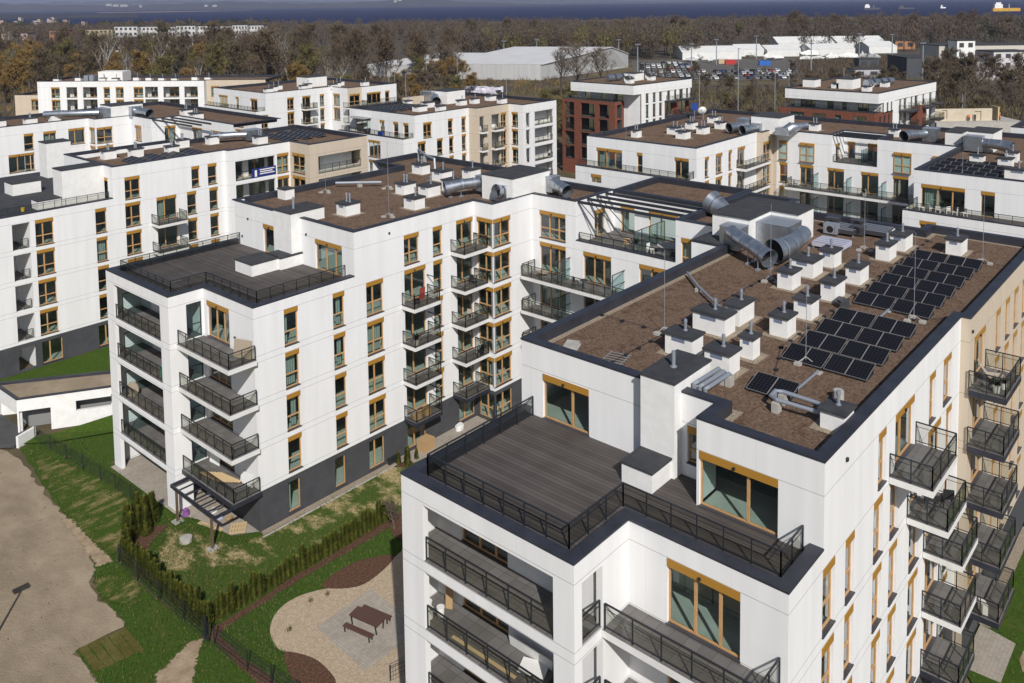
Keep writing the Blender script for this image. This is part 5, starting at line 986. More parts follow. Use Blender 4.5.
def tree_data(seed, H, spread, twigs, tm, bark='bark', tw=.075, tl=1.5, up=.6, low=.22):
    r = random.Random(seed); t = MB(); c = MB(); tips = []
    def grow(p, d, L, rad, lev):
        pts = [p]; q = p.copy(); dd = d.copy()
        for i in range(3):
            dd = (dd + Vector((r.uniform(-.18, .18), r.uniform(-.18, .18), r.uniform(-.02, .16)))).normalized(); q = q + dd * (L / 3); pts.append(q.copy())
        t.tube(pts, [rad, rad * .85, rad * .65, rad * .42], 6 if lev == 0 else 4 if lev < 2 else 3, caps=False)
        if lev >= 2: tips.append((pts[1], pts[3], dd)); tips.append((pts[2], pts[3], dd))
        elif lev == 1: tips.append((pts[2], pts[3], dd))
        if lev < 3:
            for i in range(10 if lev == 0 else 5 if lev == 1 else 3):
                s_ = (low + (1 - low) * (i + .6) / 10) if lev == 0 else r.uniform(.35, 1.); a = i * 2.4 + r.uniform(-.4, .4)
                k = s_ * 3; b_ = pts[int(min(2, k))].lerp(pts[int(min(2, k)) + 1], k - int(min(2, k)))
                side = Vector((math.cos(a), math.sin(a), 0)); nd_ = (side * spread + Vector((0, 0, up + .3 * (lev == 0) * s_)) + dd * .4).normalized()
                grow(b_, nd_, L * (.55 if lev else .50 - .22 * s_) * r.uniform(.8, 1.2), rad * (.42 if lev == 0 else .5), lev + 1)
    grow(Vector((0, 0, 0)), Vector((0, 0, 1)), H * .82, H * .017 + .05, 0)
    for i in range(twigs):
        a, b_, dd = r.choice(tips); p = a.lerp(b_, r.random()); d = (dd * .5 + Vector((r.gauss(0, .6), r.gauss(0, .6), r.gauss(.25, .5)))).normalized(); L = tl * r.uniform(.5, 1.2)
        w = d.cross(Vector((r.uniform(-1, 1), r.uniform(-1, 1), r.uniform(-1, 1)))).normalized() * tw * r.uniform(.6, 1.3); e_ = p + d * L
        c.add((p - w, p + w, e_ + w * .25), ((0, 1, 2),))
    return t.data('trunk', [M[bark]]), c.data('crown', [M[tm]])
KT = {'brown': [tree_data(11, 16, .85, 3400, 'tw_b'), tree_data(12, 18, .75, 3400, 'tw_b'), tree_data(13, 15, .95, 3400, 'tw_r')], 'red': [tree_data(14, 17, .7, 3400, 'tw_r'), tree_data(15, 19, .65, 3400, 'tw_r')],
      'ochre': [tree_data(16, 12, .95, 2600, 'tw_o', tw=.09), tree_data(17, 13, 1.0, 2600, 'tw_o', tw=.09)], 'olive': [tree_data(18, 12, .8, 2300, 'tw_g', tw=.09), tree_data(19, 14, .8, 2300, 'tw_g')],
      'birch': [tree_data(20, 17, .5, 700, 'tw_b', 'birch', up=.9)], 'bare': [tree_data(21, 13, .95, 2000, 'tw_p', tw=.035), tree_data(22, 14, .9, 2000, 'tw_p', tw=.035)]}
LT = {'brown': 'bare brown tree standing in the wood behind the white roofs', 'red': 'tall reddish brown bare tree rising in the wood', 'ochre': 'tree with glowing ochre budding twigs near the railway', 'olive': 'olive green budding tree at the edge of the wood', 'birch': 'pale stemmed birch standing out against the brown wood', 'bare': 'dark bare tree with open branches at the edge of the car lot'}
tr = random.Random(5)
def tree(kind, x, y, s, label=None, group=None):
    t, c = tr.choice(KT[kind]); o = empty('tree', label or LT[kind], 'tree', (x, y, G), group or f'{kind} trees of the wood', tr.uniform(0, 6.28)); o.scale = (s * tr.uniform(.9, 1.15), s * tr.uniform(.9, 1.15), s)
    link('trunk', t, o); link('crown', c, o); return o
def band(n, p0, p1, f0, f1, kinds, s0, s1, tries=4):
    pts = []
    for i in range(n):
        best = None
        for k in range(tries):
            f = math.sqrt(tr.uniform(f0 * f0, f1 * f1)); px = tr.uniform(p0, p1); x, y = PX(px, f)
            dm = min([((x - a) ** 2 + (y - b_) ** 2) for a, b_ in pts] or [1e9])
            if best is None or dm > best[0]: best = (dm, x, y)
        pts.append(best[1:]); tree(tr.choices(list(kinds), list(kinds.values()))[0], best[1], best[2], tr.uniform(s0, s1))
band(70, -30, 300, 480, 640, {'brown': 5, 'red': 3, 'olive': 2, 'ochre': 1.5}, .65, .95)
band(100, -30, 300, 300, 480, {'brown': 4, 'red': 2, 'olive': 4, 'birch': 2, 'ochre': 4}, .8, 1.45)
band(34, 250, 470, 345, 480, {'brown': 4, 'red': 4, 'olive': 2, 'bare': 2}, .85, 1.35)
band(20, 340, 470, 285, 345, {'ochre': 4, 'brown': 2, 'olive': 2}, .5, .8)
band(16, 530, 575, 205, 260, {'olive': 4, 'brown': 3}, .45, .8)
band(24, 640, 800, 300, 400, {'brown': 3, 'bare': 4}, .3, .55)
band(26, 700, 800, 190, 300, {'brown': 4, 'bare': 3, 'olive': 1}, .3, .5)
band(34, 790, 905, 210, 340, {'brown': 4, 'bare': 3, 'olive': 1}, .4, .62)
band(24, 925, 1075, 225, 345, {'bare': 5, 'brown': 4}, .75, 1.0)
band(6, -40, 20, 190, 280, {'olive': 1, 'brown': 2}, .6, .8)
for px, f, s in ((561, 322, 1.35), (580, 326, 1.5), (606, 340, 1.25)): tree('bare', *PX(px, f), s, f'large bare tree with fan shaped branches before the grey hall, {("leftmost", "tallest", "rightmost")[(px > 570) + (px > 600)]} of three', 'bare trees before the grey hall')
for px, f, s in ((327, 300, .95), (334, 304, .9)): tree('birch', *PX(px, f), s, 'pair of white stemmed bare birches rising above the far roofs', 'white birches above the roofs')
for px, f, s in ((440, 365, .9), (452, 372, .95), (463, 380, .8), (428, 370, .8)): tree('ochre', *PX(px, f), s, 'bright orange budding tree beside the end of the grey hall', 'orange trees beside the grey hall')
def wood(name, label, n, p0, p1, f0, f1, h0, h1, mats, seed, twn=190, w=.26, gap=None):
    r = random.Random(seed); m = MB()
    for i in range(n):
        f = math.sqrt(r.uniform(f0 * f0, f1 * f1)); px = r.uniform(p0, p1)
        x, y = PX(px, f); H = r.uniform(h0, h1); R = H * r.uniform(.22, .34); mi = r.randrange(len(mats))
        for k in range(2): m.tube([(x, y, G), (x + r.uniform(-1, 1), y + r.uniform(-1, 1), G + H * .7)], [.25, .1], 3, mi, caps=False)
        for k in range(twn):
            u = r.random() ** .6; an = r.uniform(0, 6.283); ct = r.uniform(-1, 1); st = math.sqrt(1 - ct * ct)
            p = Vector((x + R * u * st * math.cos(an), y + R * u * st * math.sin(an), G + H * .62 + H * .36 * u * ct)); d = Vector((r.gauss(0, .5), r.gauss(0, .5), r.gauss(.8, .4))).normalized() * r.uniform(1.2, 2.6)
            s_ = d.cross(Vector((r.uniform(-1, 1), r.uniform(-1, 1), 0))).normalized() * w * r.uniform(.5, 1.2); m.add((p - s_, p + s_, p + d), ((0, 1, 2),), mi)
    return tag(obj(name, m, [M[x] for x in mats]), label, 'wood', kind='stuff')
wood('far_wood', 'mass of bare brown trees reaching to the sea', 1500, -40, 1070, 560, 1050, 14, 21, ['tw_f1', 'tw_f2', 'tw_f1', 'tw_f2', 'tw_f1', 'tw_r'], 3)
wood('far_wood', 'brown wood behind the grey hall', 170, 455, 700, 520, 620, 15, 22, ['tw_f1', 'tw_f2', 'tw_f2', 'tw_g'], 4, 300)
wood('far_wood', 'dark evergreen wood by the sea', 260, -40, 270, 900, 1250, 14, 20, ['needle', 'tw_r'], 6, 110, .6); band(26, 470, 1040, 640, 760, {'brown': 3, 'red': 3, 'bare': 2, 'ochre': 1, 'olive': 2}, .95, 1.3)
wood('far_wood', 'dark pines along the shore', 60, 800, 1060, 640, 760, 12, 19, ['needle', 'tw_f1'], 8, 130, .5)
# scrub: low brown undergrowth between the lot and the roofs
def scrub(name, label, n, p0, p1, f0, f1, mats, seed, h=1.6):
    r = random.Random(seed); m = MB()
    for i in range(n):
        f = math.sqrt(r.uniform(f0 * f0, f1 * f1)); x, y = PX(r.uniform(p0, p1), f); mi = r.randrange(len(mats)); H = h * r.uniform(.5, 1.5)
        for k in range(14):
            p = Vector((x + r.gauss(0, H * .5), y + r.gauss(0, H * .5), G)); d = Vector((r.gauss(0, .35), r.gauss(0, .35), 1)).normalized() * H * r.uniform(.6, 1.1); s_ = Vector((r.uniform(-1, 1), r.uniform(-1, 1), 0)).normalized() * .16
            m.add((p - s_, p + s_, p + d), ((0, 1, 2),), mi)
    tag(obj(name, m, [M[x] for x in mats]), label, 'undergrowth', kind='stuff')
scrub('undergrowth', 'brown undergrowth below the wood', 2200, -40, 560, 230, 420, ['tw_b', 'tw_r', 'tw_o', 'tw_g'], 1, 2.2); scrub('undergrowth', 'low brown bushes behind the car lot', 1200, 800, 910, 380, 520, ['tw_b', 'tw_r', 'tw_f1'], 5, 2.6); scrub('undergrowth', 'brown bushes between the car lot and the roofs', 2600, 640, 1060, 175, 345, ['tw_b', 'tw_r', 'tw_b', 'tw_g'], 2, 2.4)
# thuja hedge: every plant on its own
def thuja_data(seed):
    r = random.Random(seed); m = MB(); H = 1.75
    for i in range(520):
        z = H * (r.random() ** .8); R = .30 * (1 - z / H) ** .6 + .03; a = r.uniform(0, 6.283); R *= r.uniform(.75, 1.12); p = Vector((R * math.cos(a), R * math.sin(a), z)); d = (Vector((math.cos(a) * .45, math.sin(a) * .45, 1)) + Vector((r.gauss(0, .2), r.gauss(0, .2), 0))).normalized() * r.uniform(.1, .24)
        w = Vector((-math.sin(a), math.cos(a), 0)) * r.uniform(.025, .06); m.add((p - w, p + w, p + d + w * .3, p + d - w * .3), ((0, 1, 2, 3),))
    m.tube([(0, 0, 0), (0, 0, H * .8)], [.2, .05], 7); return m.data('foliage', [M['thuja']])
TH = [thuja_data(s) for s in range(5)]; hr = random.Random(3)
stem = MB(); stem.tube([(0, 0, -.02), (0, 0, .2)], .04, 5); stem_me = stem.data('stem', [M['bark']])
def thuja(x, y, s, label, group):
    o = empty('thuja_shrub', label, 'shrub', (x + hr.uniform(-.06, .06), y + hr.uniform(-.06, .06), G), group, hr.uniform(0, 6)); k = s * hr.uniform(.66, 1.16); o.scale = (k * 1.05, k * 1.05, k * hr.uniform(.95, 1.1)); link('foliage', hr.choice(TH), o); link('stem', stem_me, o)
for i in range(31): thuja(23.75 + .01 * i, 56 - .345 * i, .86, 'olive green thuja in the hedge along the dark mesh fence', 'thuja hedge along the fence')
for i in range(40): thuja(24.4 + .36 * i, 45.95 - .004 * i, .80, 'olive green thuja in the hedge between the two lawns', 'thuja hedge between the lawns')
for x, y in ((24.5, 57.2), (25.0, 57.6), (25.6, 57.9), (26.2, 58.2), (26.8, 58.3), (25.2, 58.4), (26.0, 58.9), (26.7, 59.1), (25.9, 57.4), (24.3, 56.6)): thuja(x, y, 1.25, 'tall bushy thuja in the clump by the white corner pillar', 'thuja clump by the pillar')
for x, y in ((43.4, 50.7), (44.1, 50.4), (44.8, 50.2), (43.8, 50.0)): thuja(x, y, .75, 'small young thuja in the bark bed beside the crate', 'young thujas beside the crate')
def shrub(x, y, s, label):
    o = empty('shrub', label, 'shrub', (x, y, G), 'bare garden shrubs'); t, c = tree_data(40, 2.0, .9, 260, 'tw_b', tw=.02, tl=.35); o.scale = (s, s, s); link('stem', t, o); link('twigs', c, o)
shrub(37.6, 44.6, 1.0, 'bare twiggy shrub at the end of the hedge by the bark bed')
def tuft(x, y, label):
    m = MB(); r = random.Random(int(x * 100))
    for i in range(26): p = Vector((r.gauss(0, .06), r.gauss(0, .06), 0)); d = Vector((r.gauss(0, .4), r.gauss(0, .4), 1)).normalized() * .35; w = Vector((.02, .01, 0)); m.add((p - w, p + w, p + d), ((0, 1, 2),))
    tag(obj('grass_tuft', m, M['tw_g'], None, (x, y, G + .05)), label, 'grass tuft', 'grass tufts in the gravel')
for x, y, l_ in ((30.4, 42.6, 'small grass tuft in the gravel near the bark bed'), (27.1, 41.8, 'small grass tuft in the gravel near its curved end'), (29.4, 42.9, 'tiny grass tuft in the gravel by the lawn edge')): tuft(x, y, l_)
# ------------------------------------------------------------------ GARDEN AND STREET THINGS
def fence(label, pts, h=1.25):
    o = empty('mesh_fence', label, 'fence', (*pts[0], G)); off = Vector((-pts[0][0], -pts[0][1], -G))
    for p, q in zip(pts[:-1], pts[1:]):
        p, q = Vector(p), Vector(q); L = (q - p).length; n = max(1, round(L / 2.5)); w = MB()
        for k in range(n + 1):
            if k < n or q == Vector(pts[-1]): c = p.lerp(q, k / n); m = MB(); m.bar((*c, G), (*c, G + h + .08), .05); obj('post', m, M['steel'], o, off)
        for z in (.08, .3, .55, .8, 1.05, h): w.bar((*p, G + z), (*q, G + z), .014)
        k = int(L / .16)
        for i in range(k): c = p.lerp(q, i / k); w.bar((*c, G + .06), (*c, G + h), .007)
        obj('mesh_panel', w, M['steel'], o, off)
    return o
fence('dark mesh fence along the thuja hedge and the dirt road', [(25.9, 77.5), (26.9, 67), (27.3, 60), (23.35, 55.9), (23.35, 53.2), (23.5, 44.6)]); fence('dark mesh fence beside the bark strip and gravel court', [(23.62, 44.2), (23.8, 41), (24.3, 37), (25.0, 32)])
fence('low dark mesh fence by the gravel court next to the nearest building', [(28.5, 34.4), (31.5, 33.5)], .9)
m = MB(); m.box(-.06, .06, -.06, .06, 0, 1.5); single('gate_post', 'taller dark post where the two fences meet', 'gate post', m, M['steel'], (23.5, 45.0, G))
brown = paint('dark_red_brown_timber', (.085, .040, .030), .6)
def bench_frame(p, xs, w, h):
    for x in xs:
        m = MB(); m.bar((x, -w / 2, h - .03), (x, w / 2, h - .03), .06); m.bar((x, -w / 2, h - .03), (x, -w * .36, 0), .06); m.bar((x, w / 2, h - .03), (x, w * .36, 0), .06); m.bar((x, -w * .36, .03), (x, w * .36, .03), .06); obj('leg', m, M['steel'], p)
t = empty('picnic_table', 'brown slatted picnic table with black frame legs on the paved square', 'table', (30.3, 38.55, G), None, math.radians(-78))
m = MB(); [m.box(-1.05, 1.05, -.42 + .17 * i, -.42 + .15 + .17 * i, .70, .75) for i in range(5)]; obj('table_top', m, brown, t); bench_frame(t, (-.9, .9), .8, .70)
for dy, l_ in ((-.85, 'brown slatted bench on the gravel side of the picnic table'), (.85, 'brown slatted bench behind the picnic table')):
    v = Vector((30.3, 38.55)) + Matrix.Rotation(math.radians(-78), 2) @ Vector((0, dy)); t = empty('bench', l_, 'bench', (v.x, v.y, G), 'benches at the picnic table', math.radians(-78))
    m = MB(); [m.box(-1.05, 1.05, -.17 + .18 * i, -.17 + .16 + .18 * i, .41, .45) for i in range(2)]; obj('seat', m, brown, t); bench_frame(t, (-.9, .9), .32, .41)
m = MB(); m.tube([(0, 0, 0), (0, 0, .3)], .42, 20); m.tube([(0, 0, .3), (0, 0, .34)], .36, 20); single('manhole_ring', 'round pale concrete manhole ring on the patchy lawn', 'manhole', m, M['conc'], (27.4, 54.6, G))
t = empty('street_lamp', 'dark street lamp by the dirt road casting a thin shadow', 'street lamp', (14.6, 53.5, G)); m = MB(); m.tube([(0, 0, 0), (0, 0, 4.7)], [.09, .06], 10); obj('pole', m, M['steel'], t); m = MB(); m.box(-.55, .35, -.25, .25, 4.7, 4.84); obj('lamp_head', m, M['steel'], t)
# ramp building at the far left
r = empty('ramp_building', 'white ramp building with flat gravel roof and a dark garage opening', 'ramp building', (28.5, 80, G)); off = Vector((-28.5, -80, -G))
RP = [(25.4, 79.9), (31.8, 76.1), (40, 72.5), (42, 76.5), (33.2, 79.6), (25.2, 85.2)]
w = MB(); panel(w, RP[0], RP[1], G - .2, 2.3, [(.15, 2.6, G - .2, 1.2, .4), (4.6, 7.5, .55, 1.45, .3)]); panel(w, RP[1], RP[2], G, 2.3, [(0, 7, .8, 1.6, .3)]); panel(w, RP[5], RP[0], G, 2.3, [(.4, 5.4, G, 1.0, .4)]); panel(w, RP[4], RP[5], G, 2.3, []); panel(w, RP[3], RP[4], G, 2.3, []); obj('wall', w, M['plaster'], r, off)
w = MB(); w.sheet(inset(RP, .25), 2.12); obj('roof', w, M['dirt'], r, off)
w = MB(); A_, B_ = inset(RP, -.03), inset(RP, .28)
for i in range(6): k = (i + 1) % 6; w.quad((*A_[i], 2.34), (*A_[k], 2.34), (*B_[k], 2.34), (*B_[i], 2.34)); w.quad((*A_[i], 2.25), (*A_[k], 2.25), (*A_[k], 2.34), (*A_[i], 2.34)); w.quad((*B_[k], 2.1), (*B_[i], 2.1), (*B_[i], 2.34), (*B_[k], 2.34))
obj('coping', w, M['coping'], r, off)
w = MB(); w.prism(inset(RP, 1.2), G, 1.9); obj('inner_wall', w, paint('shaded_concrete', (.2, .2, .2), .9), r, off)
w = MB(); w.box(-.9, .9, -.12, .12, 0, 1.0); single('low_wall', 'low white wall beside the garage ramp with a small railing', 'wall', w, M['plaster'], (25.3, 77.75, G), 1.0 - math.pi / 2 + 1.0)
sheet('asphalt_road', [(16, 86), (24.2, 77.4), (26, 79.6), (25.6, 86), (20, 92)], 'asph')
# ------------------------------------------------------------------ things people left on the balconies
def chair(label, loc, rz, m, group=None, s=1.):
    t = empty('chair', label, 'chair', loc, group, rz); t.scale = (s, s, s)
    b_ = MB(); b_.box(-.22, .22, -.22, .22, .41, .45); obj('seat', b_, m, t); b_ = MB(); b_.box(-.22, .22, .19, .23, .47, .86); obj('backrest', b_, m, t)
    for x in (-.19, .19):
        for y in (-.19, .19): b_ = MB(); b_.bar((x, y, 0), (x * .95, y * .95, .41), .045); obj('leg', b_, m, t)
    return t
def tableround(label, loc, R, m, h=.72):
    t = empty('round_table', label, 'table', loc); b_ = MB(); b_.tube([(0, 0, h - .04), (0, 0, h)], R, 24); obj('table_top', b_, m, t); b_ = MB(); b_.tube([(0, 0, .02), (0, 0, h - .04)], .05, 8); b_.tube([(0, 0, 0), (0, 0, .03)], R * .5, 16); obj('stem', b_, m, t)
def crate(label, loc, sx, sy, sz, m, rz=0., name='box', cat='box', group=None):
    b_ = MB(); b_.box(-sx / 2, sx / 2, -sy / 2, sy / 2, 0, sz); x, y = sx / 2, sy / 2
    for X in (-x, x): b_.bar((X, -y, sz), (X, y, sz), .03); b_.bar((X, -y, .02), (X, y, .02), .03)
    b_.bar((-x, 0, sz + .004), (x, 0, sz + .004), .05, .01); return single(name, label, cat, b_, m, loc, rz, group)
def board(label, a, b_, w, lean, m, th=.03):
    """a flat board standing on edge from a to b, leaning over"""
    a, b_ = Vector(a), Vector(b_); u = (b_ - a); q = Vector((-u.y, u.x, 0)).normalized() * lean; mb = MB(); o = -a
    n = q.normalized() * th; vs = [a + o, b_ + o, b_ + q + Vector((0, 0, w)) + o, a + q + Vector((0, 0, w)) + o]; mb.add(vs + [v - n for v in vs], [(0, 1, 2, 3), (7, 6, 5, 4), (0, 4, 5, 1), (1, 5, 6, 2), (2, 6, 7, 3), (3, 7, 4, 0)]); return single('board', label, 'board', mb, m, a)
ply = paint('weathered_plywood', (.34, .28, .21), .9); kraft = paint('kraft_cardboard', (.40, .26, .13), .9); pinew = paint('raw_pine', (.55, .40, .22), .8); blackp = paint('black_plastic', (.02, .02, .022), .5); greyp = paint('grey_fabric', (.17, .17, .17), .9)
chair('small turquoise plastic chair on the loggia balcony', (29.3, 60.6, 8.61), 2.2, paint('turquoise_plastic', (.01, .33, .25), .4))
board('weathered plywood sheet leaning at the corner of the top open balcony', (30.6, 53.0, 11.76), (31.1, 51.6, 11.76), 1.25, .15, ply)
m = MB(); m.tube([(0, 0, .55), (.05, 0, .55)], .55, 20); m.tube([(-.06, 0, .55), (.02, 0, .55)], .25, 16); m.box(-.2, .2, -.4, .4, 0, .05); single('cable_reel', 'round pale cable reel standing on the loggia balcony', 'reel', m, ply, (29.3, 66.0, 5.49), .4)
for i in range(7): board(f'{("short","long","narrow","warped","pale","knotty","split")[i]} pine plank in the pile on the lowest open balcony', (29.7 + .1 * i, 56.6 - .25 * i, 2.42 + .035 * i), (29.9 + .12 * i, 54.4 - .25 * i, 2.42 + .035 * i), .03, .2, pinew)
board('white board leaning against the wall on the lowest open balcony', (31.0, 53.4, 2.38), (31.1, 52.0, 2.38), .8, .12, M['pwhite']); board('white board standing on the lowest loggia balcony', (31.0, 57.6, 2.38), (31.1, 56.4, 2.38), .9, .15, M['pwhite'])
m = MB()
for i in range(6): m.box(-.6, .6, -.5 + .19 * i, -.36 + .19 * i, .1, .13)
for x in (-.5, 0, .5): m.box(x - .05, x + .05, -.5, .59, 0, .1)
single('pallet', 'pale wooden pallet on the paving by the charcoal corner', 'pallet', m, pinew, (30.5, 53.0, G + .05), .9); m2 = MB(); m2.box(-1.1, 1.1, -.14, .14, 0, .06); single('plank', 'long pale plank lying at the edge of the paving under the canopy', 'plank', m2, pinew, (29.35, 54.8, G + .05), -1.3)
for x, y, m_, l_ in ((30.4, 56.2, M['pwhite'], 'white rubble sack under the canopy'), (30.2, 55.2, paint('blue_white_sack', (.35, .40, .55), .8), 'pale blue sack under the canopy'), (30.6, 54.4, kraft, 'brown paper sack under the canopy')):
    m = MB(); p_ = [(.3 * math.cos(t) * (1 + .1 * math.sin(3 * t)), .22 * math.sin(t)) for t in [i * .628 for i in range(10)]]; m.prism(p_, 0, .2); m.prism(inset(p_, .07), .2, .3); single('sack', l_, 'sack', m, m_, (x, y, G + .05), x * 3, 'sacks under the canopy')
m = MB(); m.tube([(0, 0, 0), (0, 0, .32)], [.28, .2], 12); m.tube([(-.1, 0, .32), (.1, .05, .5)], [.2, .12], 10); single('bundle', 'small purple bundle beside the canopy post', 'bundle', m, paint('purple_cloth', (.20, .07, .26), .9), (28.9, 57.4, G + .05))
crate('large brown cardboard crate on the paving behind the young thujas', (46.4, 50.75, G + .06), 1.2, .95, .95, kraft, .1, 'cardboard_crate'); m = MB(); p_ = [(.55 * math.cos(t) * (1 + .12 * math.sin(2 * t)), .35 * math.sin(t)) for t in [i * .524 for i in range(12)]]; m.prism(p_, 0, .3); m.prism(inset(p_, .12), .3, .42); single('rubble_bag', 'white rubble bag on the paving beside the cardboard crate', 'bag', m, M['pwhite'], (50.6, 51, G + .06), .3)
m = MB(); m.box(-.1, .1, -.55, .55, 0, .5); m.box(-.14, .14, -.6, .6, .5, .54); single('meter_box', 'black cabinet on the pebble strip against the charcoal wall', 'cabinet', m, blackp, (43.3, 51.2, G + .06), 1.57)
for i, (x, y) in enumerate(((45.3, 50.5), (45.8, 50.9), (46.3, 50.5))): crate(('torn', 'flattened', 'tall')[i] + ' cardboard carton on the lowest corner balcony', (x, y, 2.39), .6, .45, (.5, .3, .7)[i], kraft, i * .7)
chair('black folding chair on the balcony of the corner column, fourth floor', (45.6, 50.6, 11.76), .6, blackp); board('red framed board leaning in the balcony of the corner column', (46.5, 51.3, 11.76), (47.1, 51.3, 11.76), 1.0, -.1, paint('dull_red', (.30, .05, .04), .6))
# nearest building loggias
for i, (x, y, l_) in enumerate(((25.0, 27.4, 'tall white paint bucket at the end of the second loggia'), (24.7, 27.0, 'white paint bucket in front, second loggia'), (24.65, 27.5, 'third white paint bucket by the loggia corner'), (25.1, 26.7, 'short white paint bucket against the loggia wall'))):
    m = MB(); m.tube([(0, 0, 0), (0, 0, .4)], [.15, .18], 14); m.tube([(0, 0, .4), (0, 0, .43)], .185, 14); single('paint_bucket', l_, 'bucket', m, M['pwhite'], (x, y, 8.73), 0, 'paint buckets on the loggia')
board('brown plank leaning behind the paint buckets', (25.6, 26.9, 8.73), (25.75, 26.6, 8.73), 1.1, .12, kraft); board('long pale panel leaning along the back wall of the second loggia', (25.85, 23.2, 8.73), (25.85, 20.0, 8.73), .55, -.12, M['soffit']); board('white slab lying at the foot of the long pale panel', (24.9, 22.0, 8.74), (25.3, 20.9, 8.74), .04, .8, M['soffit'])
m = MB(); m.tube([(0, 0, 0), (0, 0, .3)], [.26, .34], 16, caps=False); m.tube([(0, 0, .01), (0, 0, .03)], .26, 16); single('tub', 'grey mortar tub at the end of the second loggia', 'tub', m, paint('grey_plastic', (.22, .23, .25), .6), (24.8, 20.1, 8.73)); m = MB(); m.tube([(0, 0, 0), (.25, .1, 1.0)], .025, 6); m.box(-.08, .08, -.1, .1, 0, .25); single('shovel', 'dark handled shovel standing by the mortar tub', 'shovel', m, blackp, (25.2, 20.4, 8.73))
board('long pine plank lying in the second loggia', (24.5, 25.4, 8.74), (24.55, 21.8, 8.74), .03, .12, pinew)
# long facade balconies
t = empty('lounge_chair', 'beige lounge chair on the top balcony of the beige facade', 'lounge chair', (51.9, 10.4, 14.91), None, .4); bg = paint('beige_canvas', (.42, .36, .29), .9)
m = MB(); m.box(-.35, .35, -.5, .3, .3, .38); obj('seat', m, bg, t); m = MB(); m.add([(-.35, .28, .36), (.35, .28, .36), (.35, .75, 1.05), (-.35, .75, 1.05), (-.35, .34, .34), (.35, .34, .34), (.35, .81, 1.03), (-.35, .81, 1.03)], [(0, 1, 2, 3), (7, 6, 5, 4), (0, 4, 5, 1), (1, 5, 6, 2), (2, 6, 7, 3), (3, 7, 4, 0)]); obj('backrest', m, bg, t)
for x in (-.3, .3): m = MB(); m.bar((x, -.45, 0), (x, .3, .3), .04); m.bar((x, .3, 0), (x, -.45, .3), .04); obj('leg', m, M['steel'], t)
def potplant(label, loc, potm, s=1.):
    t = empty('potted_plant', label, 'plant', loc, 'potted plants on balconies'); t.scale = (s, s, s); m = MB(); m.tube([(0, 0, 0), (0, 0, .38)], [.15, .2], 14); obj('pot', m, potm, t); r_ = random.Random(int(loc[0] * 10)); m = MB()
    for i in range(60): d = Vector((r_.gauss(0, .5), r_.gauss(0, .5), 1)).normalized() * r_.uniform(.2, .6); w = Vector((d.y, -d.x, .1)).normalized() * .04; p = Vector((r_.gauss(0, .06), r_.gauss(0, .06), .38)); m.add((p, p + d * .6 - w, p + d, p + d * .6 + w), ((0, 1, 2, 3),))
    obj('leaves', m, M['needle'], t)
potplant('plant in a white pot at the railing of the top beige facade balcony', (50.5, 10.0, 14.91), M['pwhite']); potplant('plant in a white pot beside the lounge chair', (51.2, 9.8, 14.91), M['pwhite'], .8)
for x, y, rz, l_ in ((42.6, 11.1, .4, 'black armchair by the wall on the balcony under the widest one'), (43.3, 10.5, 2.0, 'black armchair by the railing on the balcony under the widest one')): chair(l_, (x, y, 11.73), rz, blackp, None, 1.1)
m = MB(); m.box(-.3, .3, -.14, .14, .05, .6); m.box(-.3, -.2, -.14, .14, 0, .05); m.box(.2, .3, -.14, .14, 0, .05); m.tube([(0, -.145, .33), (0, -.141, .33)], .2, 16); single('air_conditioner', 'white air conditioner on the lowest dark beige facade balcony', 'air conditioner', m, M['pwhite'], (50.4, 10.3, 2.4), .6)
# pergola terrace
for i, (x, y, l_) in enumerate(((60.0, 37.6, 'white plastic chair left of the stone table on the pergola terrace'), (60.8, 35.4, 'white plastic chair right of the stone table on the pergola terrace'), (62.4, 36.2, 'pale chair behind the stone table on the pergola terrace'))): chair(l_, (x, y, 15.01), i * 2., M['pwhite'], None, 1.1)
tableround('large round stone topped table on the pergola terrace', (61.2, 36.6, 15.01), .95, M['conc']); crate('grey upholstered ottoman on the pergola terrace', (59.7, 36.5, 15.01), .7, .7, .4, greyp, .2, 'ottoman', 'ottoman'); crate('heap of orange cardboard on the other half of the pergola terrace', (61.6, 41, 15.01), .6, .5, .35, kraft, .5); chair('dark chair on the long balcony below the pergola terrace', (57.4, 43.4, 11.76), 1.0, blackp); tableround('small dark table on the long balcony below the pergola terrace', (57.4, 42.6, 11.76), .35, blackp); tableround('low pale table at the end of the long balcony below the pergola', (57.6, 47.2, 11.76), .5, ply, .45)
# farther right terrace: row of white chairs
for i in range(6): chair(f'white chair {("nearest the railing corner","second along the glass railing","beside the potted shrub","in the middle of the row","next to the last door frame","at the far end of the row")[i]} on the farther right terrace', (89 + .15 * (i % 2), 24.6 - .75 * i, 15.01), i * .8, M['pwhite'], 'white chairs on the farther right terrace'); 
potplant('bushy plant among the white chairs of the farther right terrace', (89.8, 22.9, 15.01), M['conc'], 1.3)
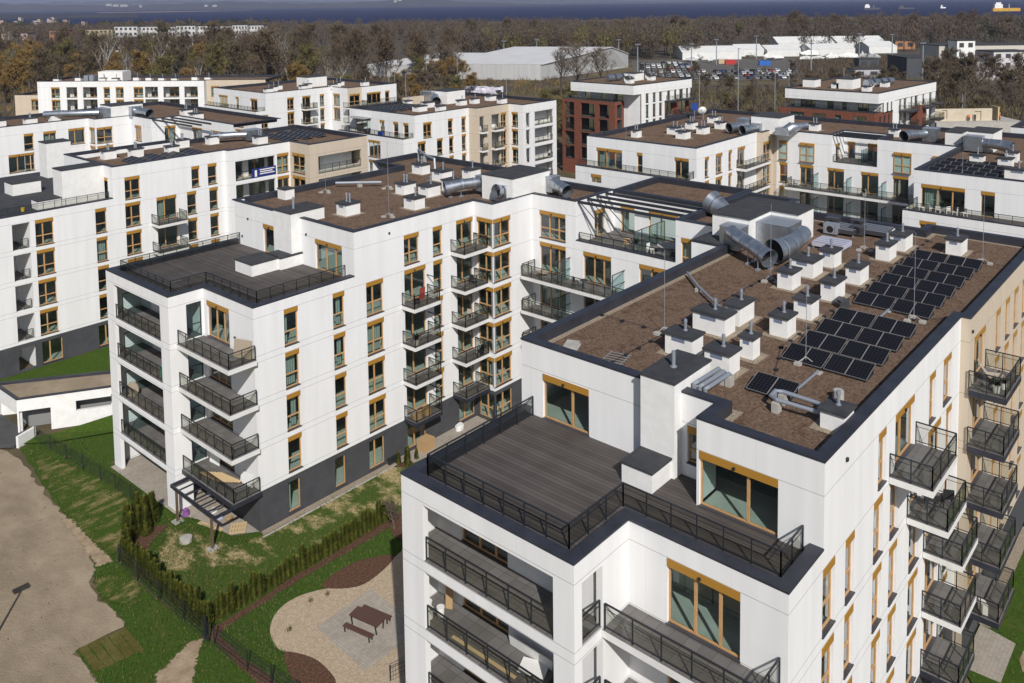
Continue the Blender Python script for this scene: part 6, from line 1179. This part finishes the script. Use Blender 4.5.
# banner on the far loggia
t = empty('banner', 'blue banner with white lettering hung on the loggia railing', 'banner', (58.4, 92.5, 14.9)); m = MB(); m.box(-1.7, 1.7, -.1, -.06, 0, 1.15); obj('cloth', m, paint('banner_blue', (.012, .02, .16), .7), t); m = MB(); [m.box(-.6 + .05 * (k % 2), 1.5 - .3 * (k % 2), -.115, -.102, .85 - .25 * k, .97 - .25 * k) for k in range(3)]; m.box(-1.3, -1.0, -.115, -.102, .15, .95); obj('lettering', m, M['pwhite'], t)
m = MB(); m.box(-.3, .3, -.3, .3, 0, .8); m.box(-.34, .34, -.34, .34, .8, .86); single('storage_bin', 'bright blue storage bin on the railed terrace of the white and beige building', 'bin', m, paint('bright_blue_plastic', (.01, .05, .35), .4), (87.3, 104.6, 15.01)); m = MB(); m.tube([(0, 0, 0), (0, 0, .5), (0, 0, 1.1)], [.35, .4, .1], 12); single('covered_grill', 'dark covered grill on the railed terrace of the white and beige building', 'grill', m, blackp, (87.3, 107.8, 15.01))

m = MB(); m.tube([(0, 0, 0), (0, 0, .4)], [.16, .2], 12); single('yellow_bucket', 'bright yellow bucket on the dark terrace of the corner loggia building', 'bucket', m, paint('yellow_plastic', (.6, .42, .02), .5), (32.2, 96.2, 15.01))
q8 = random.Random(8)
def furnish(n, xs, ys, zs, lab, grp):
    for i in range(n):
        loc = (q8.uniform(*xs), q8.uniform(*ys), q8.choice(zs) + .01); k = q8.random()
        chair(lab, loc, q8.uniform(0, 6), q8.choice((blackp, greyp, M['pwhite'], bg)), grp)
furnish(9, (106.1, 107.2), (27, 45.5), (11.75, 8.6), 'garden chair on the long balconies between the glass screens', 'chairs on the long balconies')
furnish(5, (104.5, 106), (95.5, 97.5), (14.85, 11.76, 8.62), 'garden chair in the beige framed loggias', 'chairs in the beige loggias'); furnish(5, (112, 116.5), (93.4, 94.6), (14.85, 11.76, 8.62), 'garden chair in the white corner loggias', 'chairs in the white corner loggias')
furnish(4, (145.8, 147.2), (100, 112), (11.66, 8.52, 5.4), 'garden chair in the brick framed loggias', 'chairs in the brick loggias'); furnish(4, (57, 58.2), (31.5, 37), (11.75, 8.6), 'garden chair on the shaded end of the balcony under the pergola', 'chairs under the pergola'); furnish(3, (51, 52.8), (50.1, 51.2), (11.75, 8.6, 5.48), 'garden chair on the stacked balconies beside the bay window', 'chairs beside the bay window')
for i, (x, y, z, l_) in enumerate(((45.2, 50.3, 8.61, 'leafy plant on the corner column balcony, third floor'), (52.6, 50.1, 5.49, 'leafy plant on the stacked balcony beside the bay window'), (57, 33, 11.76, 'leafy plant at the shaded end of the long balcony'), (106.2, 36, 11.76, 'leafy plant between two glass screens of the long balcony'), (59.4, 35.0, 15.01, 'leafy plant in the corner of the pergola terrace'), (60.4, 39.3, 15.01, 'leafy plant beside the glass screen of the pergola terrace'))): potplant(l_, (x, y, z), q8.choice((M['pwhite'], M['conc'], blackp)), 1.2)
# ------------------------------------------------------------------ FAR THINGS
def prism_hall(name, label, N, ap, Fc, ext, zr, ze, wallm, roofm, cat='hall'):
    """gabled hall: gable from N over apex to Fc, extruded by ext"""
    o = empty(name, label, cat, (*N, G)); off = Vector((-N[0], -N[1], -G)); e_ = Vector(ext); P = lambda p, z, k: (p[0] + e_.x * k, p[1] + e_.y * k, z)
    w = MB(); w.add([P(N, G, 0), P(Fc, G, 0), P(Fc, ze, 0), P(ap, zr, 0), P(N, ze, 0)], [(0, 1, 2, 3, 4)]); w.add([P(N, G, 1), P(Fc, G, 1), P(Fc, ze, 1), P(ap, zr, 1), P(N, ze, 1)], [(4, 3, 2, 1, 0)]); w.quad(P(N, G, 1), P(N, G, 0), P(N, ze, 0), P(N, ze, 1)); w.quad(P(Fc, G, 0), P(Fc, G, 1), P(Fc, ze, 1), P(Fc, ze, 0)); obj('wall', w, wallm, o, off)
    r = MB()
    for p, q in ((N, ap), (ap, Fc)): z0, z1 = (ze, zr) if p is N else (zr, ze); r.quad(P(p, z0 + .05, -.01), P(q, z1 + .05, -.01), P(q, z1 + .05, 1.01), P(p, z0 + .05, 1.01)); r.quad(P(p, z0 - .25, -.01), P(q, z1 - .25, -.01), P(q, z1 + .05, -.01), P(p, z0 + .05, -.01))
    obj('roof', r, roofm, o, off); return o
hw = mat('grey_hall_cladding', (.46, .46, .455), .7, c2=(.38, .38, .38), scale=.5, stretch=(1, 1, .05)); hr_ = mat('pale_grey_hall_roof', (.60, .59, .59), .6, c2=(.53, .52, .52), scale=.12)
Nn, Fn = FR(398, 13.2), FR(470, 64); apx = FR(449, 52); prism_hall('grey_hall', 'huge pale grey hall with wide gabled roof before the brown wood', Nn, apx, Fn, FR(14, -50), 11.6, 6.6, hw, hr_)
prism_hall('grey_hall', 'lower grey hall joined to the left end of the huge one', FR(414, -36), FR(452, -4), FR(470, 10), FR(8, -36), 9.0, 5.6, hw, hr_)
ww = mat('white_tent_sheet', (.62, .62, .60), .7, c2=(.70, .69, .67), scale=.3)
for i, (p0, p1, f_, z_, l_) in enumerate(((683, 742, 520, 7, 'white tent hall with dark gable window at the near end of the row'), (738, 765, 545, 6.5, 'short white tent between two longer ones'), (768, 800, 540, 6, 'low white tent behind the blue container'), (779, 835, 590, 9, 'long white tent with the highest roof line'), (812, 856, 540, 6.5, 'white tent nearest the car lot with sloping front'), (838, 886, 600, 8.5, 'white tent farthest to the sea side'), (870, 898, 560, 6.5, 'small white tent beside the dark shed'))):
    a_, b_ = Vector(PX(p0, f_)), Vector(PX(p1, f_)); d_ = FW * 24; prism_hall('white_tent', l_, tuple(b_), tuple(b_ + d_ * .5), tuple(b_ + d_), tuple(a_ - b_), z_, z_ * .55, ww, ww, 'tent')
def block(name, label, px0, px1, f_, dep, z1, m, rows=0, cols=0, z0=G, roofm='felt', wm='lam', cat='building', group=None):
    o = empty(name, label, cat, (*PX((px0 + px1) / 2, f_), z0), group, math.atan2(RT.y, RT.x)); W = (px1 - px0) / 856. * f_; b_ = MB(); b_.box(-W / 2, W / 2, 0, dep, 0, z1 - z0); obj('wall', b_, m, o)
    b_ = MB(); b_.box(-W / 2 - .2, W / 2 + .2, -.2, dep + .2, z1 - z0 + .003, z1 - z0 + .35); obj('roof', b_, M[roofm], o)
    for r in range(rows):
        for c in range(cols):
            b_ = MB(); x = -W / 2 + W * (c + .5) / cols; z = (z1 - z0) * (r + .55) / rows; hw_, hh_ = W / cols * .26, (z1 - z0) / rows * .24; b_.box(x - hw_, x + hw_, -.06, .05, z - hh_, z + hh_); obj('window', b_, M[wm], o)
    return o
pg = mat('pale_grey_render', (.42, .41, .43), .85); dg = mat('dark_slate_cladding', (.055, .058, .068), .7)
block('office_building', 'pale grey two storey office with a row of square windows beyond the bare trees', 963, 996, 372, 14, 7.6, pg, 2, 6); block('office_building', 'white fronted office with balcony at the picture edge beyond the bare trees', 995, 1034, 380, 14, 11, mat('off_white_render', (.55, .53, .54), .85), 3, 4); block('warehouse', 'dark slate warehouse wall left of the pale offices', 908, 936, 385, 20, 8.4, dg); block('warehouse', 'low dark shed with grey door between the warehouse and the offices', 934, 964, 378, 18, 6.6, pg, 1, 1)
block('office_building', 'long low hall with dark roof behind the offices', 940, 1040, 440, 20, 10.5, mat('cream_render', (.5, .47, .42), .85), 1, 9); block('office_building', 'white stair tower with blue windows behind the dark warehouse', 958, 976, 430, 9, 13.5, M['pwhite'], 3, 2); block('house', 'small orange roofed house by the shore trees', 896, 916, 600, 10, 5, mat('orange_tile', (.35, .16, .07), .8), 1, 2); block('shed', 'low pale shed below the white tents', 855, 882, 390, 8, 3, pg, 1, 2); block('shed', 'dark trailer in front of the white tents', 860, 880, 440, 6, 4.2, dg, 1, 2)
for i, (p0, p1) in enumerate(((115, 138), (139, 158), (159, 176), (177, 196), (197, 214), (215, 232), (233, 248), (249, 264))): block('apartment_building', f'{("first","second","third","fourth","fifth","sixth","seventh","last")[i]} white block from the left in the row rising out of the wood', p0, p1, 690 + 6 * (i % 3), 12, 19.5 - .5 * (i % 3), paint('white_block_render', (.50, .50, .49), .9), 5, 5, group='white blocks rising out of the wood')
block('apartment_building', 'yellowish old block half hidden by the wood at the left end of the white row', 86, 113, 700, 12, 17, mat('old_yellow_render', (.40, .34, .2), .9), 5, 6); block('apartment_building', 'brown roofed old block at the picture edge above the wood', 2, 28, 690, 12, 15, mat('dull_pink_render', (.36, .25, .21), .9), 4, 5); block('apartment_building', 'small terracotta block between the yellowish block and the trees', 50, 66, 720, 12, 16, mat('terracotta_render', (.33, .15, .09), .9), 4, 4)
r9 = random.Random(9)
for i in range(16):
    px = r9.uniform(-10, 95); f_ = r9.uniform(1500, 2300); block('far_house', 'tiny red roofed house on the wooded shore at the left', px, px + r9.uniform(2.5, 5), f_, 12, r9.uniform(7, 11), paint('dull_house_wall', (.34, .31, .28), .9) if i % 3 else mat('pinkish_wall', (.4, .28, .24), .9), group='tiny houses on the wooded shore')
for i, (px, w_, f_, z_) in enumerate(((108, 9, 7700, 56), (113, 12, 7760, 50), (122, 12, 7750, 48), (395, 5, 7800, 58), (399, 6, 7810, 70), (141, 4, 7900, 40), (206, 5, 7750, 38), (214, 7, 7780, 36))): block('far_building', 'tiny white building cluster on the hills across the bay', px, px + w_ * .6, f_, 30, z_, paint('faraway_wall', (.30, .30, .30), .9), z0=z_ - 20, group='white buildings across the bay')
# masts and lamps of the lot
def floodlight(px, f_, h_, label):
    o = empty('floodlight_mast', label, 'light mast', (*PX(px, f_), G), 'floodlight masts around the hall and lot'); m = MB(); m.tube([(0, 0, 0), (0, 0, h_)], [.35, .22], 8); obj('pole', m, M['galvd'], o); m = MB(); m.box(-.9, .9, -.9, .9, h_ - .2, h_); [m.box(x - .3, x + .3, -1.0, 1.0, h_, h_ + .35) for x in (-.65, .65)]; obj('lamp_bank', m, M['galvd'], o)
for px, yt, f_, l_ in ((504, 40, 500, 'tall floodlight mast left of the high hall ridge'), (537, 39, 510, 'tall floodlight mast above the hall ridge'), (619, 40, 500, 'tall floodlight mast at the right gable of the hall'), (638, 45, 395, 'floodlight mast between the hall and the parked cars'), (692, 45, 470, 'floodlight mast before the first white tent'), (717, 41, 480, 'floodlight mast before the second white tent'), (757, 38, 520, 'floodlight mast at the red container'), (812, 46, 430, 'floodlight mast with low head before the tents'), (860, 37, 480, 'tall thin floodlight mast behind the tents'), (893, 38, 500, 'tall floodlight mast near the orange roofed house'), (924, 47, 370, 'tall lattice mast in front of the dark warehouse')):
    floodlight(px, f_, 36.2 - yt * f_ / 856. + .8, l_)
def lamp(px, f_, h_, label):
    o = empty('lamp_post', label, 'lamp post', (*PX(px, f_), G), 'slim lamp posts'); m = MB(); m.tube([(0, 0, 0), (0, 0, h_)], [.16, .1], 6); obj('pole', m, M['galvd'], o); m = MB(); m.box(-.15, 1.0, -.15, .15, h_ - .1, h_ + .1); obj('lamp_head', m, M['galvd'], o)
for px, f_, h_, l_ in ((372, 300, 14, 'slim lamp post left in the row beside the track'), (380, 305, 13, 'second slim post in the row beside the track'), (388, 310, 13, 'third slim post in the row beside the track'), (394, 315, 12, 'fourth slim post in the row beside the track'), (405, 300, 12, 'slim post beside the small yellow sign'), (426, 330, 15, 'slim post among the orange trees'), (457, 340, 16, 'tall pale post at the end of the grey hall'), (506, 330, 7, 'short lamp post on the road before the hall'), (739, 255, 22, 'thick pale post rising beside the white van'), (776, 280, 14, 'slim lamp post right of the white van'), (790, 330, 12, 'lamp post at the edge of the car lot'), (845, 300, 12, 'lamp post behind the brick block roof'), (965, 260, 18, 'tall pale pole among the bare trees'), (700, 260, 14, 'slim pole in the bushes behind the brick block')): lamp(px, f_, h_, l_)
# railway platform with blue edged roof
o = empty('platform_roof', 'long low platform roof with blue edge beside the railway', 'platform roof', (*PX(466, 292), G), None, math.atan2(RT.y, RT.x)); m = MB(); m.box(-14, 14, 0, 6, 3.4, 3.8); obj('roof_slab', m, M['felt'], o); m = MB(); m.box(-14, 14, -.1, -.003, 3.3, 3.9); obj('fascia', m, paint('signal_blue', (.02, .09, .38), .5), o)
for k in range(7): m = MB(); m.bar((-12 + 4 * k, 2, 0), (-12 + 4 * k, 2, 3.4), .25); obj('column', m, M['galvd'], o)
m = MB(); a_ = [PX(400, 318), PX(560, 318), PX(560, 324), PX(400, 324)]; m.prism(a_, G, G + 1.0); struct('railway_embankment', m, M['field']); m = MB()
for k in range(2): p_, q_ = PX(400, 319.5 + 2 * k), PX(560, 319.5 + 2 * k); m.bar((*p_, G + 1.1), (*q_, G + 1.1), .25, .18)
tag(obj('railway_track', m, paint('rusty_rail', (.12, .07, .05), .7)), kind='structure')
rr = random.Random(2); m = MB()
for k in range(46): x, y = PX(rr.uniform(466, 499), rr.uniform(336, 344)); m.box(x - 1.4, x + 1.4, y - .9, y + .9, G + rr.choice((0, 1, 2)), G + rr.choice((2, 3)))
tag(obj('bagged_goods', m, paint('lilac_white_sheet', (.66, .63, .70), .7)), 'heap of wrapped pale lilac bales stacked before the grey hall', 'bales', kind='stuff')
# earth mound
m = MB(); n = 16; v = [(0, 0, 5)] + [(13 * k * math.cos(t * .3927) * (1 + .12 * math.sin(t * 5 + k)), 7 * k * math.sin(t * .3927), 5 * (1 - k) ** .8 if k < 1 else 0) for k in (.4, .75, 1.) for t in range(n)]
m.add(v, [(0, 1 + i, 1 + (i + 1) % n) for i in range(n)] + [(1 + k * n + i, 1 + (k + 1) * n + i, 1 + (k + 1) * n + (i + 1) % n, 1 + k * n + (i + 1) % n) for k in range(2) for i in range(n)]); tag(obj('earth_mound', m, M['sand'], None, (*PX(367, 275), G), -.8, smooth=True), 'mound of pale earth at the edge of the wood', 'earth mound')
# parked cars
def car_data(i):
    m = MB(); L, W = 4.3, 1.8
    prof = [(-L / 2, .35), (-L / 2, .85), (-L * .30, .95), (-L * .18, 1.42), (L * .22, 1.45), (L * .40, .98), (L / 2, .9), (L / 2, .35)]
    for y0, y1 in ((-W / 2, W / 2),):
        a_ = [(x, y0, z) for x, z in prof]; b_ = [(x, y1, z) for x, z in prof]; n = len(prof); m.add(a_ + b_, [tuple(range(n))[::-1], tuple(range(n, 2 * n))] + [(k, (k + 1) % n, n + (k + 1) % n, n + k) for k in range(n)][::1], 0)
    for s_ in (-1, 1): m.add([(-L * .27, s_ * (W / 2 + .01), .98), (-L * .17, s_ * (W / 2 + .01), 1.36), (L * .2, s_ * (W / 2 + .01), 1.38), (L * .36, s_ * (W / 2 + .01), 1.0)], [(0, 1, 2, 3)], 1)
    m.add([(-L * .301, -.75, .99), (-L * .301, .75, .99), (-L * .19, .7, 1.4), (-L * .19, -.7, 1.4)], [(0, 1, 2, 3)], 1); m.add([(L * .235, -.7, 1.42), (L * .235, .7, 1.42), (L * .395, .75, 1.02), (L * .395, -.75, 1.02)], [(0, 1, 2, 3)], 1)
    for x in (-1.35, 1.35):
        for y in (-.85, .85): m.tube([(x, y - .1, .33), (x, y + .1, .33)], .33, 10, 2)
    nm, cc = (('white', (.72, .72, .71)), ('silver', (.38, .39, .41)), ('black', (.02, .02, .025)), ('dark blue', (.03, .05, .12)), ('red', (.32, .03, .025)), ('grey', (.15, .15, .16)))[i]
    return nm, m.data('parked_car', [mat(nm.replace(' ', '_') + '_car_paint', cc, .3), M['black'], blackp])
CARS = [car_data(i) for i in range(6)]; cr = random.Random(4); n_ = 0
for row, f_ in enumerate((392, 404, 416, 430, 444, 458, 474, 490)):
    for px in [642 + k * (856 * 3.1 / f_) * 1.0 for k in range(60)]:
        if px > (790, 800, 800, 800, 690, 690, 690, 685)[row] or cr.random() < .2 or n_ > 240: continue
        nm, me = CARS[cr.choices(range(6), (5, 4, 3, 2, 1, 3))[0]]; n_ += 1
        tag(link('parked_car', me, None, (*PX(px, f_ + cr.uniform(-.5, .5)), G), math.atan2(FW.y, FW.x) + cr.choice((0, math.pi)) + cr.uniform(-.06, .06)), f'small {nm} car in the distant lot before the white tents', 'car', f'{nm} cars in the distant lot')
lot = MB(); lot.sheet([PX(636, 385), PX(812, 385), PX(812, 470), PX(905, 490), PX(905, 520), PX(632, 520)], G + .06); struct('car_lot', lot, mat('worn_brown_asphalt', (.085, .078, .07), .9, c2=(.12, .108, .095), scale=.3))
def van(label, x, y, rz, m_, L=5.5, H=2.3, name='van'):
    o = empty(name, label, name, (x, y, G), None, rz); m = MB(); a_ = [(-L / 2, .4), (-L / 2, H), (L * .22, H), (L * .38, 1.25), (L / 2, 1.1), (L / 2, .4)]; n = 6; p_ = [(u, -1, v) for u, v in a_] + [(u, 1, v) for u, v in a_]; m.add(p_, [tuple(range(n))[::-1], tuple(range(n, 2 * n))] + [(k, (k + 1) % n, n + (k + 1) % n, n + k) for k in range(n)]); obj('body', m, m_, o)
    m = MB(); m.add([(L * .235, -.85, H - .1), (L * .235, .85, H - .1), (L * .385, .9, 1.3), (L * .385, -.9, 1.3)], [(0, 1, 2, 3)]); obj('windscreen', m, M['black'], o)
    for u in (-L * .3, L * .32):
        for v in (-.92, .92): m = MB(); m.tube([(u, v - .12, .36), (u, v + .12, .36)], .36, 12); obj('wheel', m, blackp, o)
vx, vy = PX(737, 246); van('white van parked at the foot of the thick pale post', vx, vy, math.atan2(RT.y, RT.x), M['pwhite'])
for px, f_, cc, l_ in ((765, 470, (.02, .12, .45), 'bright blue container before the white tents'), (731, 480, (.40, .03, .03), 'red container at the end of the first white tent'), (860, 470, (.02, .05, .22), 'dark blue container beside the trailer'), (724, 486, (.5, .38, .24), 'beige container next to the red one')):
    o = empty('container', l_, 'container', (*PX(px, f_), G), 'containers before the tents', math.atan2(RT.y, RT.x)); m = MB(); m.box(-3, 3, -1.2, 1.2, .1, 2.7); [m.box(-3 + .4 * k, -2.85 + .4 * k, -1.24, 1.24, .2, 2.6) for k in range(16)]; obj('body', m, paint('container_' + l_.split()[0] + ('_dark' if 'dark' in l_ else ''), cc, .5), o); m = MB(); m.box(3.003, 3.05, -1.1, 1.1, .2, 2.6); obj('door', m, M['galvd'], o)
o = empty('sign', 'small yellow warning sign on a post beside the track', 'sign', (*PX(381, 295), G)); m = MB(); m.bar((0, 0, 0), (0, 0, 8), .15); obj('post', m, M['galvd'], o); m = MB(); m.box(-.1, .1, -.7, .7, 8, 9.3); obj('plate', m, paint('sign_yellow', (.6, .35, .02), .5), o)
o = empty('sign', 'blue square sign on the roof beside the satellite dish', 'sign', (112.5, 62.9, 18.31)); m = MB(); m.bar((0, 0, 0), (0, 0, 1.4), .08); obj('post', m, M['galvd'], o); m = MB(); m.box(-.05, .05, -.5, .5, 1.4, 2.5); obj('plate', m, paint('sign_blue', (.03, .08, .35), .5), o)
# building site with workers
o = empty('unfinished_building', 'unfinished building of bare pale concrete walls behind the brick block', 'building site', (*PX(975, 192), G), None, math.atan2(RT.y, RT.x)); m = MB(); m.box(-8, 12, 0, 14, 0, 8.4); obj('storey', m, M['conc'], o)
m = MB(); panel(m, (-7.5, 2.6), (6, 2.6), 8.4, 11.2, [(2, 3.2, 8.9, 10.9, .25), (9.5, 11, 8.42, 10.6, .25)]); panel(m, (-7.5, 8), (-7.5, 2.6), 8.4, 11.2, []); panel(m, (-7.5, 2.85), (6, 2.85), 8.4, 11.2, []); obj('raw_wall', m, mat('raw_sandy_concrete', (.46, .39, .29), .9, c2=(.55, .48, .38), scale=.6), o)
m = MB(); m.box(7, 7.3, 2, 5, 8.41, 11.6); obj('formwork', m, pinew, o)
def person(label, loc, rz, jacket, trousers):
    o = empty('person', label, 'person', loc, 'workers on the building site', rz); J = dict(p=(0, 0, .93), c=(0, .02, 1.25), n=(0, .02, 1.47), h=(0, .03, 1.66), ls=(-.19, .02, 1.40), le=(-.26, .06, 1.13), lh=(-.22, .22, .93), rs=(.19, .02, 1.40), re=(.27, .0, 1.12), rh=(.25, .1, .88), lk=(-.12, .06, .5), la=(-.13, 0, .08), lt=(-.13, .16, .04), rk=(.12, .0, .5), ra=(.14, -.06, .08), rt=(.15, .1, .04), lp=(-.1, 0, .88), rp=(.1, 0, .88))
    E = [('p', 'c'), ('c', 'n'), ('n', 'h'), ('c', 'ls'), ('ls', 'le'), ('le', 'lh'), ('c', 'rs'), ('rs', 're'), ('re', 'rh'), ('p', 'lp'), ('lp', 'lk'), ('lk', 'la'), ('la', 'lt'), ('p', 'rp'), ('rp', 'rk'), ('rk', 'ra'), ('ra', 'rt')]
    rad = dict(p=.15, c=.16, n=.06, h=.105, ls=.075, le=.05, lh=.04, rs=.075, re=.05, rh=.04, lk=.065, la=.045, lt=.04, rk=.065, ra=.045, rt=.04, lp=.09, rp=.09); K = list(J)
    me = bpy.data.meshes.new('body'); me.from_pydata([J[k] for k in K], [(K.index(a_), K.index(b_)) for a_, b_ in E], []); me.materials.append(jacket); ob = link('body', me, o); md = ob.modifiers.new('Skin', 'SKIN')
    for i, k in enumerate(K): me.skin_vertices[0].data[i].radius = (rad[k], rad[k]); me.skin_vertices[0].data[i].use_root = k == 'p'
    ob.modifiers.new('Sub', 'SUBSURF').render_levels = 1
    m = MB(); m.tube([(0, .03, 1.70), (0, .03, 1.80), (0, .03, 1.84)], [.13, .11, .03], 12); obj('helmet', m, M['pwhite'], o, smooth=True)
    m = MB(); [m.tube([(x, 0, .86), (x * 1.15, .03, .5), (x * 1.25, -.02, .1)], [.11, .09, .07], 10) for x in (-.11, .11)]; obj('trousers', m, trousers, o, smooth=True)
ora = paint('orange_workwear', (.75, .16, .02), .8); dkt = paint('dark_trousers', (.03, .03, .045), .9)
sx = lambda px, f_: (*PX(px, f_), G + 8.4)
person('worker in orange jacket standing before the raw concrete wall', sx(972, 194), 2.4, ora, dkt); person('worker in orange jacket at the right end of the building site', sx(1003, 194), .5, ora, dkt); person('worker in dark clothes beside the door opening of the concrete wall', sx(978, 194), 1.2, dkt, dkt)
# ships
def ship(label, px, f_, L, hull, sup, zs):
    o = empty('ship', label, 'ship', (*PX(px, f_), -4), 'ships on the bay', math.atan2(RT.y, RT.x)); m = MB(); p_ = [(-L / 2, 0), (-L / 2 + L * .02, L * .06), (L * .36, L * .06), (L / 2, 0), (L * .36, -L * .06), (-L / 2 + L * .02, -L * .06)]; m.prism(p_, 0, zs); obj('hull', m, hull, o); m = MB(); m.box(-L * .42, -L * .14, -L * .045, L * .045, zs + .01, zs * 2.2); m.box(-L * .38, -L * .2, -L * .04, L * .04, zs * 2.2, zs * 2.8); m.bar((L * .1, 0, zs), (L * .1, 0, zs * 2.2), L * .012); obj('superstructure', m, sup, o)
yel = paint('ship_yellow', (.55, .30, .02), .5); ship('large yellow hulled ship on the sea at the picture edge', 1006, 2150, 72, yel, M['pwhite'], 8.); ship('small white topped freighter far out on the sea', 872, 2700, 55, dg, M['pwhite'], 6); ship('low dark barge far out on the sea', 906, 2750, 55, dg, dg, 4); ship('tiny pale boat on the sea beyond the pines', 943, 2800, 18, M['pwhite'], M['pwhite'], 4)

for i in range(34):
    px, f_ = r9.uniform(690, 895), r9.uniform(496, 560); o = empty('wrapped_boat', 'boat wrapped in white sheeting stored between the white tents', 'boat', (*PX(px, f_), G), 'wrapped boats between the tents', r9.uniform(0, 6.28)); k = r9.uniform(.7, 1.5); o.scale = (k, k, k)
    m = MB(); m.add([(-4, 0, 2.6), (4.5, 0, 2.2), (-4, -1.3, 1.2), (3, -1.2, 1.3), (-4, 1.3, 1.2), (3, 1.2, 1.3), (-3.6, 0, .3), (3.2, 0, .4), (0, 0, 3.4)], [(0, 2, 3, 8), (8, 3, 1), (0, 8, 5, 4), (8, 1, 5), (2, 6, 7, 3), (4, 5, 7, 6), (3, 7, 1), (5, 1, 7), (0, 4, 6, 2)]); obj('cover', m, ww, o); m = MB(); [m.bar((x, y, 0), (x, y, 1), .12) for x in (-2.5, 2) for y in (-.6, .6)]; obj('cradle', m, M['galvd'], o)
# ------------------------------------------------------------------ AIR, LIGHT, CAMERA
hz = MB(); hz.prism([FR(-300, 14000), FR(15000, 14000), FR(15000, -14000), FR(-300, -14000)], -5.2, 330.)
m = bpy.data.materials.new('thin_haze'); m.use_nodes = True; nt = m.node_tree; nt.nodes.clear(); out = nd(nt, 'ShaderNodeOutputMaterial'); v = nd(nt, 'ShaderNodeVolumePrincipled'); v.inputs['Color'].default_value = (.62, .68, .92, 1); v.inputs['Density'].default_value = HAZE = 5.5e-5; nt.links.new(v.outputs[0], out.inputs['Volume'])
tag(obj('haze', hz, m), 'thin bluish haze over the estate and the bay', 'haze', kind='stuff')
EL = 38.8; AZ = math.radians(51.8)                       # the light travels towards +X,+Y
tos = Vector((-math.cos(AZ), -math.sin(AZ), math.tan(math.radians(EL)))).normalized()
sun = bpy.data.lights.new('sun', 'SUN'); sun.energy = 4.5; sun.angle = math.radians(.5); sun.color = (1., .97, .92)
so = bpy.data.objects.new('sun', sun); COL.objects.link(so); so.rotation_euler = tos.to_track_quat('Z', 'Y').to_euler()
w = bpy.data.worlds.new('World'); scene.world = w; w.use_nodes = True; nt = w.node_tree; bg = nt.nodes['Background']; bg.inputs['Strength'].default_value = .072
sk = nd(nt, 'ShaderNodeTexSky'); sk.sky_type = 'NISHITA'; sk.sun_disc = False; sk.sun_elevation = math.radians(EL); sk.sun_rotation = math.atan2(tos.x, tos.y); sk.altitude = 50; sk.dust_density = 1.0; nt.links.new(sk.outputs[0], bg.inputs['Color'])
cam = bpy.data.cameras.new('camera'); cam.sensor_fit = 'HORIZONTAL'; cam.sensor_width = 36; cam.lens = 856. / 1024 * 36; cam.shift_y = (65 - 341.5) / 1024; cam.clip_start = .5; cam.clip_end = 120000
co_ = bpy.data.objects.new('camera', cam); COL.objects.link(co_)
u = Vector((.6591396, -.06390065, .7493008)); v_ = Vector((-.75192318, -.03996376, .65803832)); up = Vector((-.0121042, -.99715576, -.07439008))   # world X, Y, Z seen in the camera (right, down, ahead)
right = Vector((u.x, v_.x, up.x)); down = Vector((u.y, v_.y, up.y)); fwd = Vector((u.z, v_.z, up.z))
co_.matrix_world = Matrix(((right.x, -down.x, -fwd.x, 0), (right.y, -down.y, -fwd.y, 0), (right.z, -down.z, -fwd.z, 36.2), (0, 0, 0, 1)))
scene.camera = co_
vs = scene.view_settings; vs.view_transform = 'Standard'; vs.look = 'None'; vs.exposure = 0.; vs.gamma = 1.; vs.use_curve_mapping = False
scene.cycles.max_bounces = 8; scene.cycles.transparent_max_bounces = 24; scene.cycles.volume_bounces = 0; scene.cycles.use_denoising = True
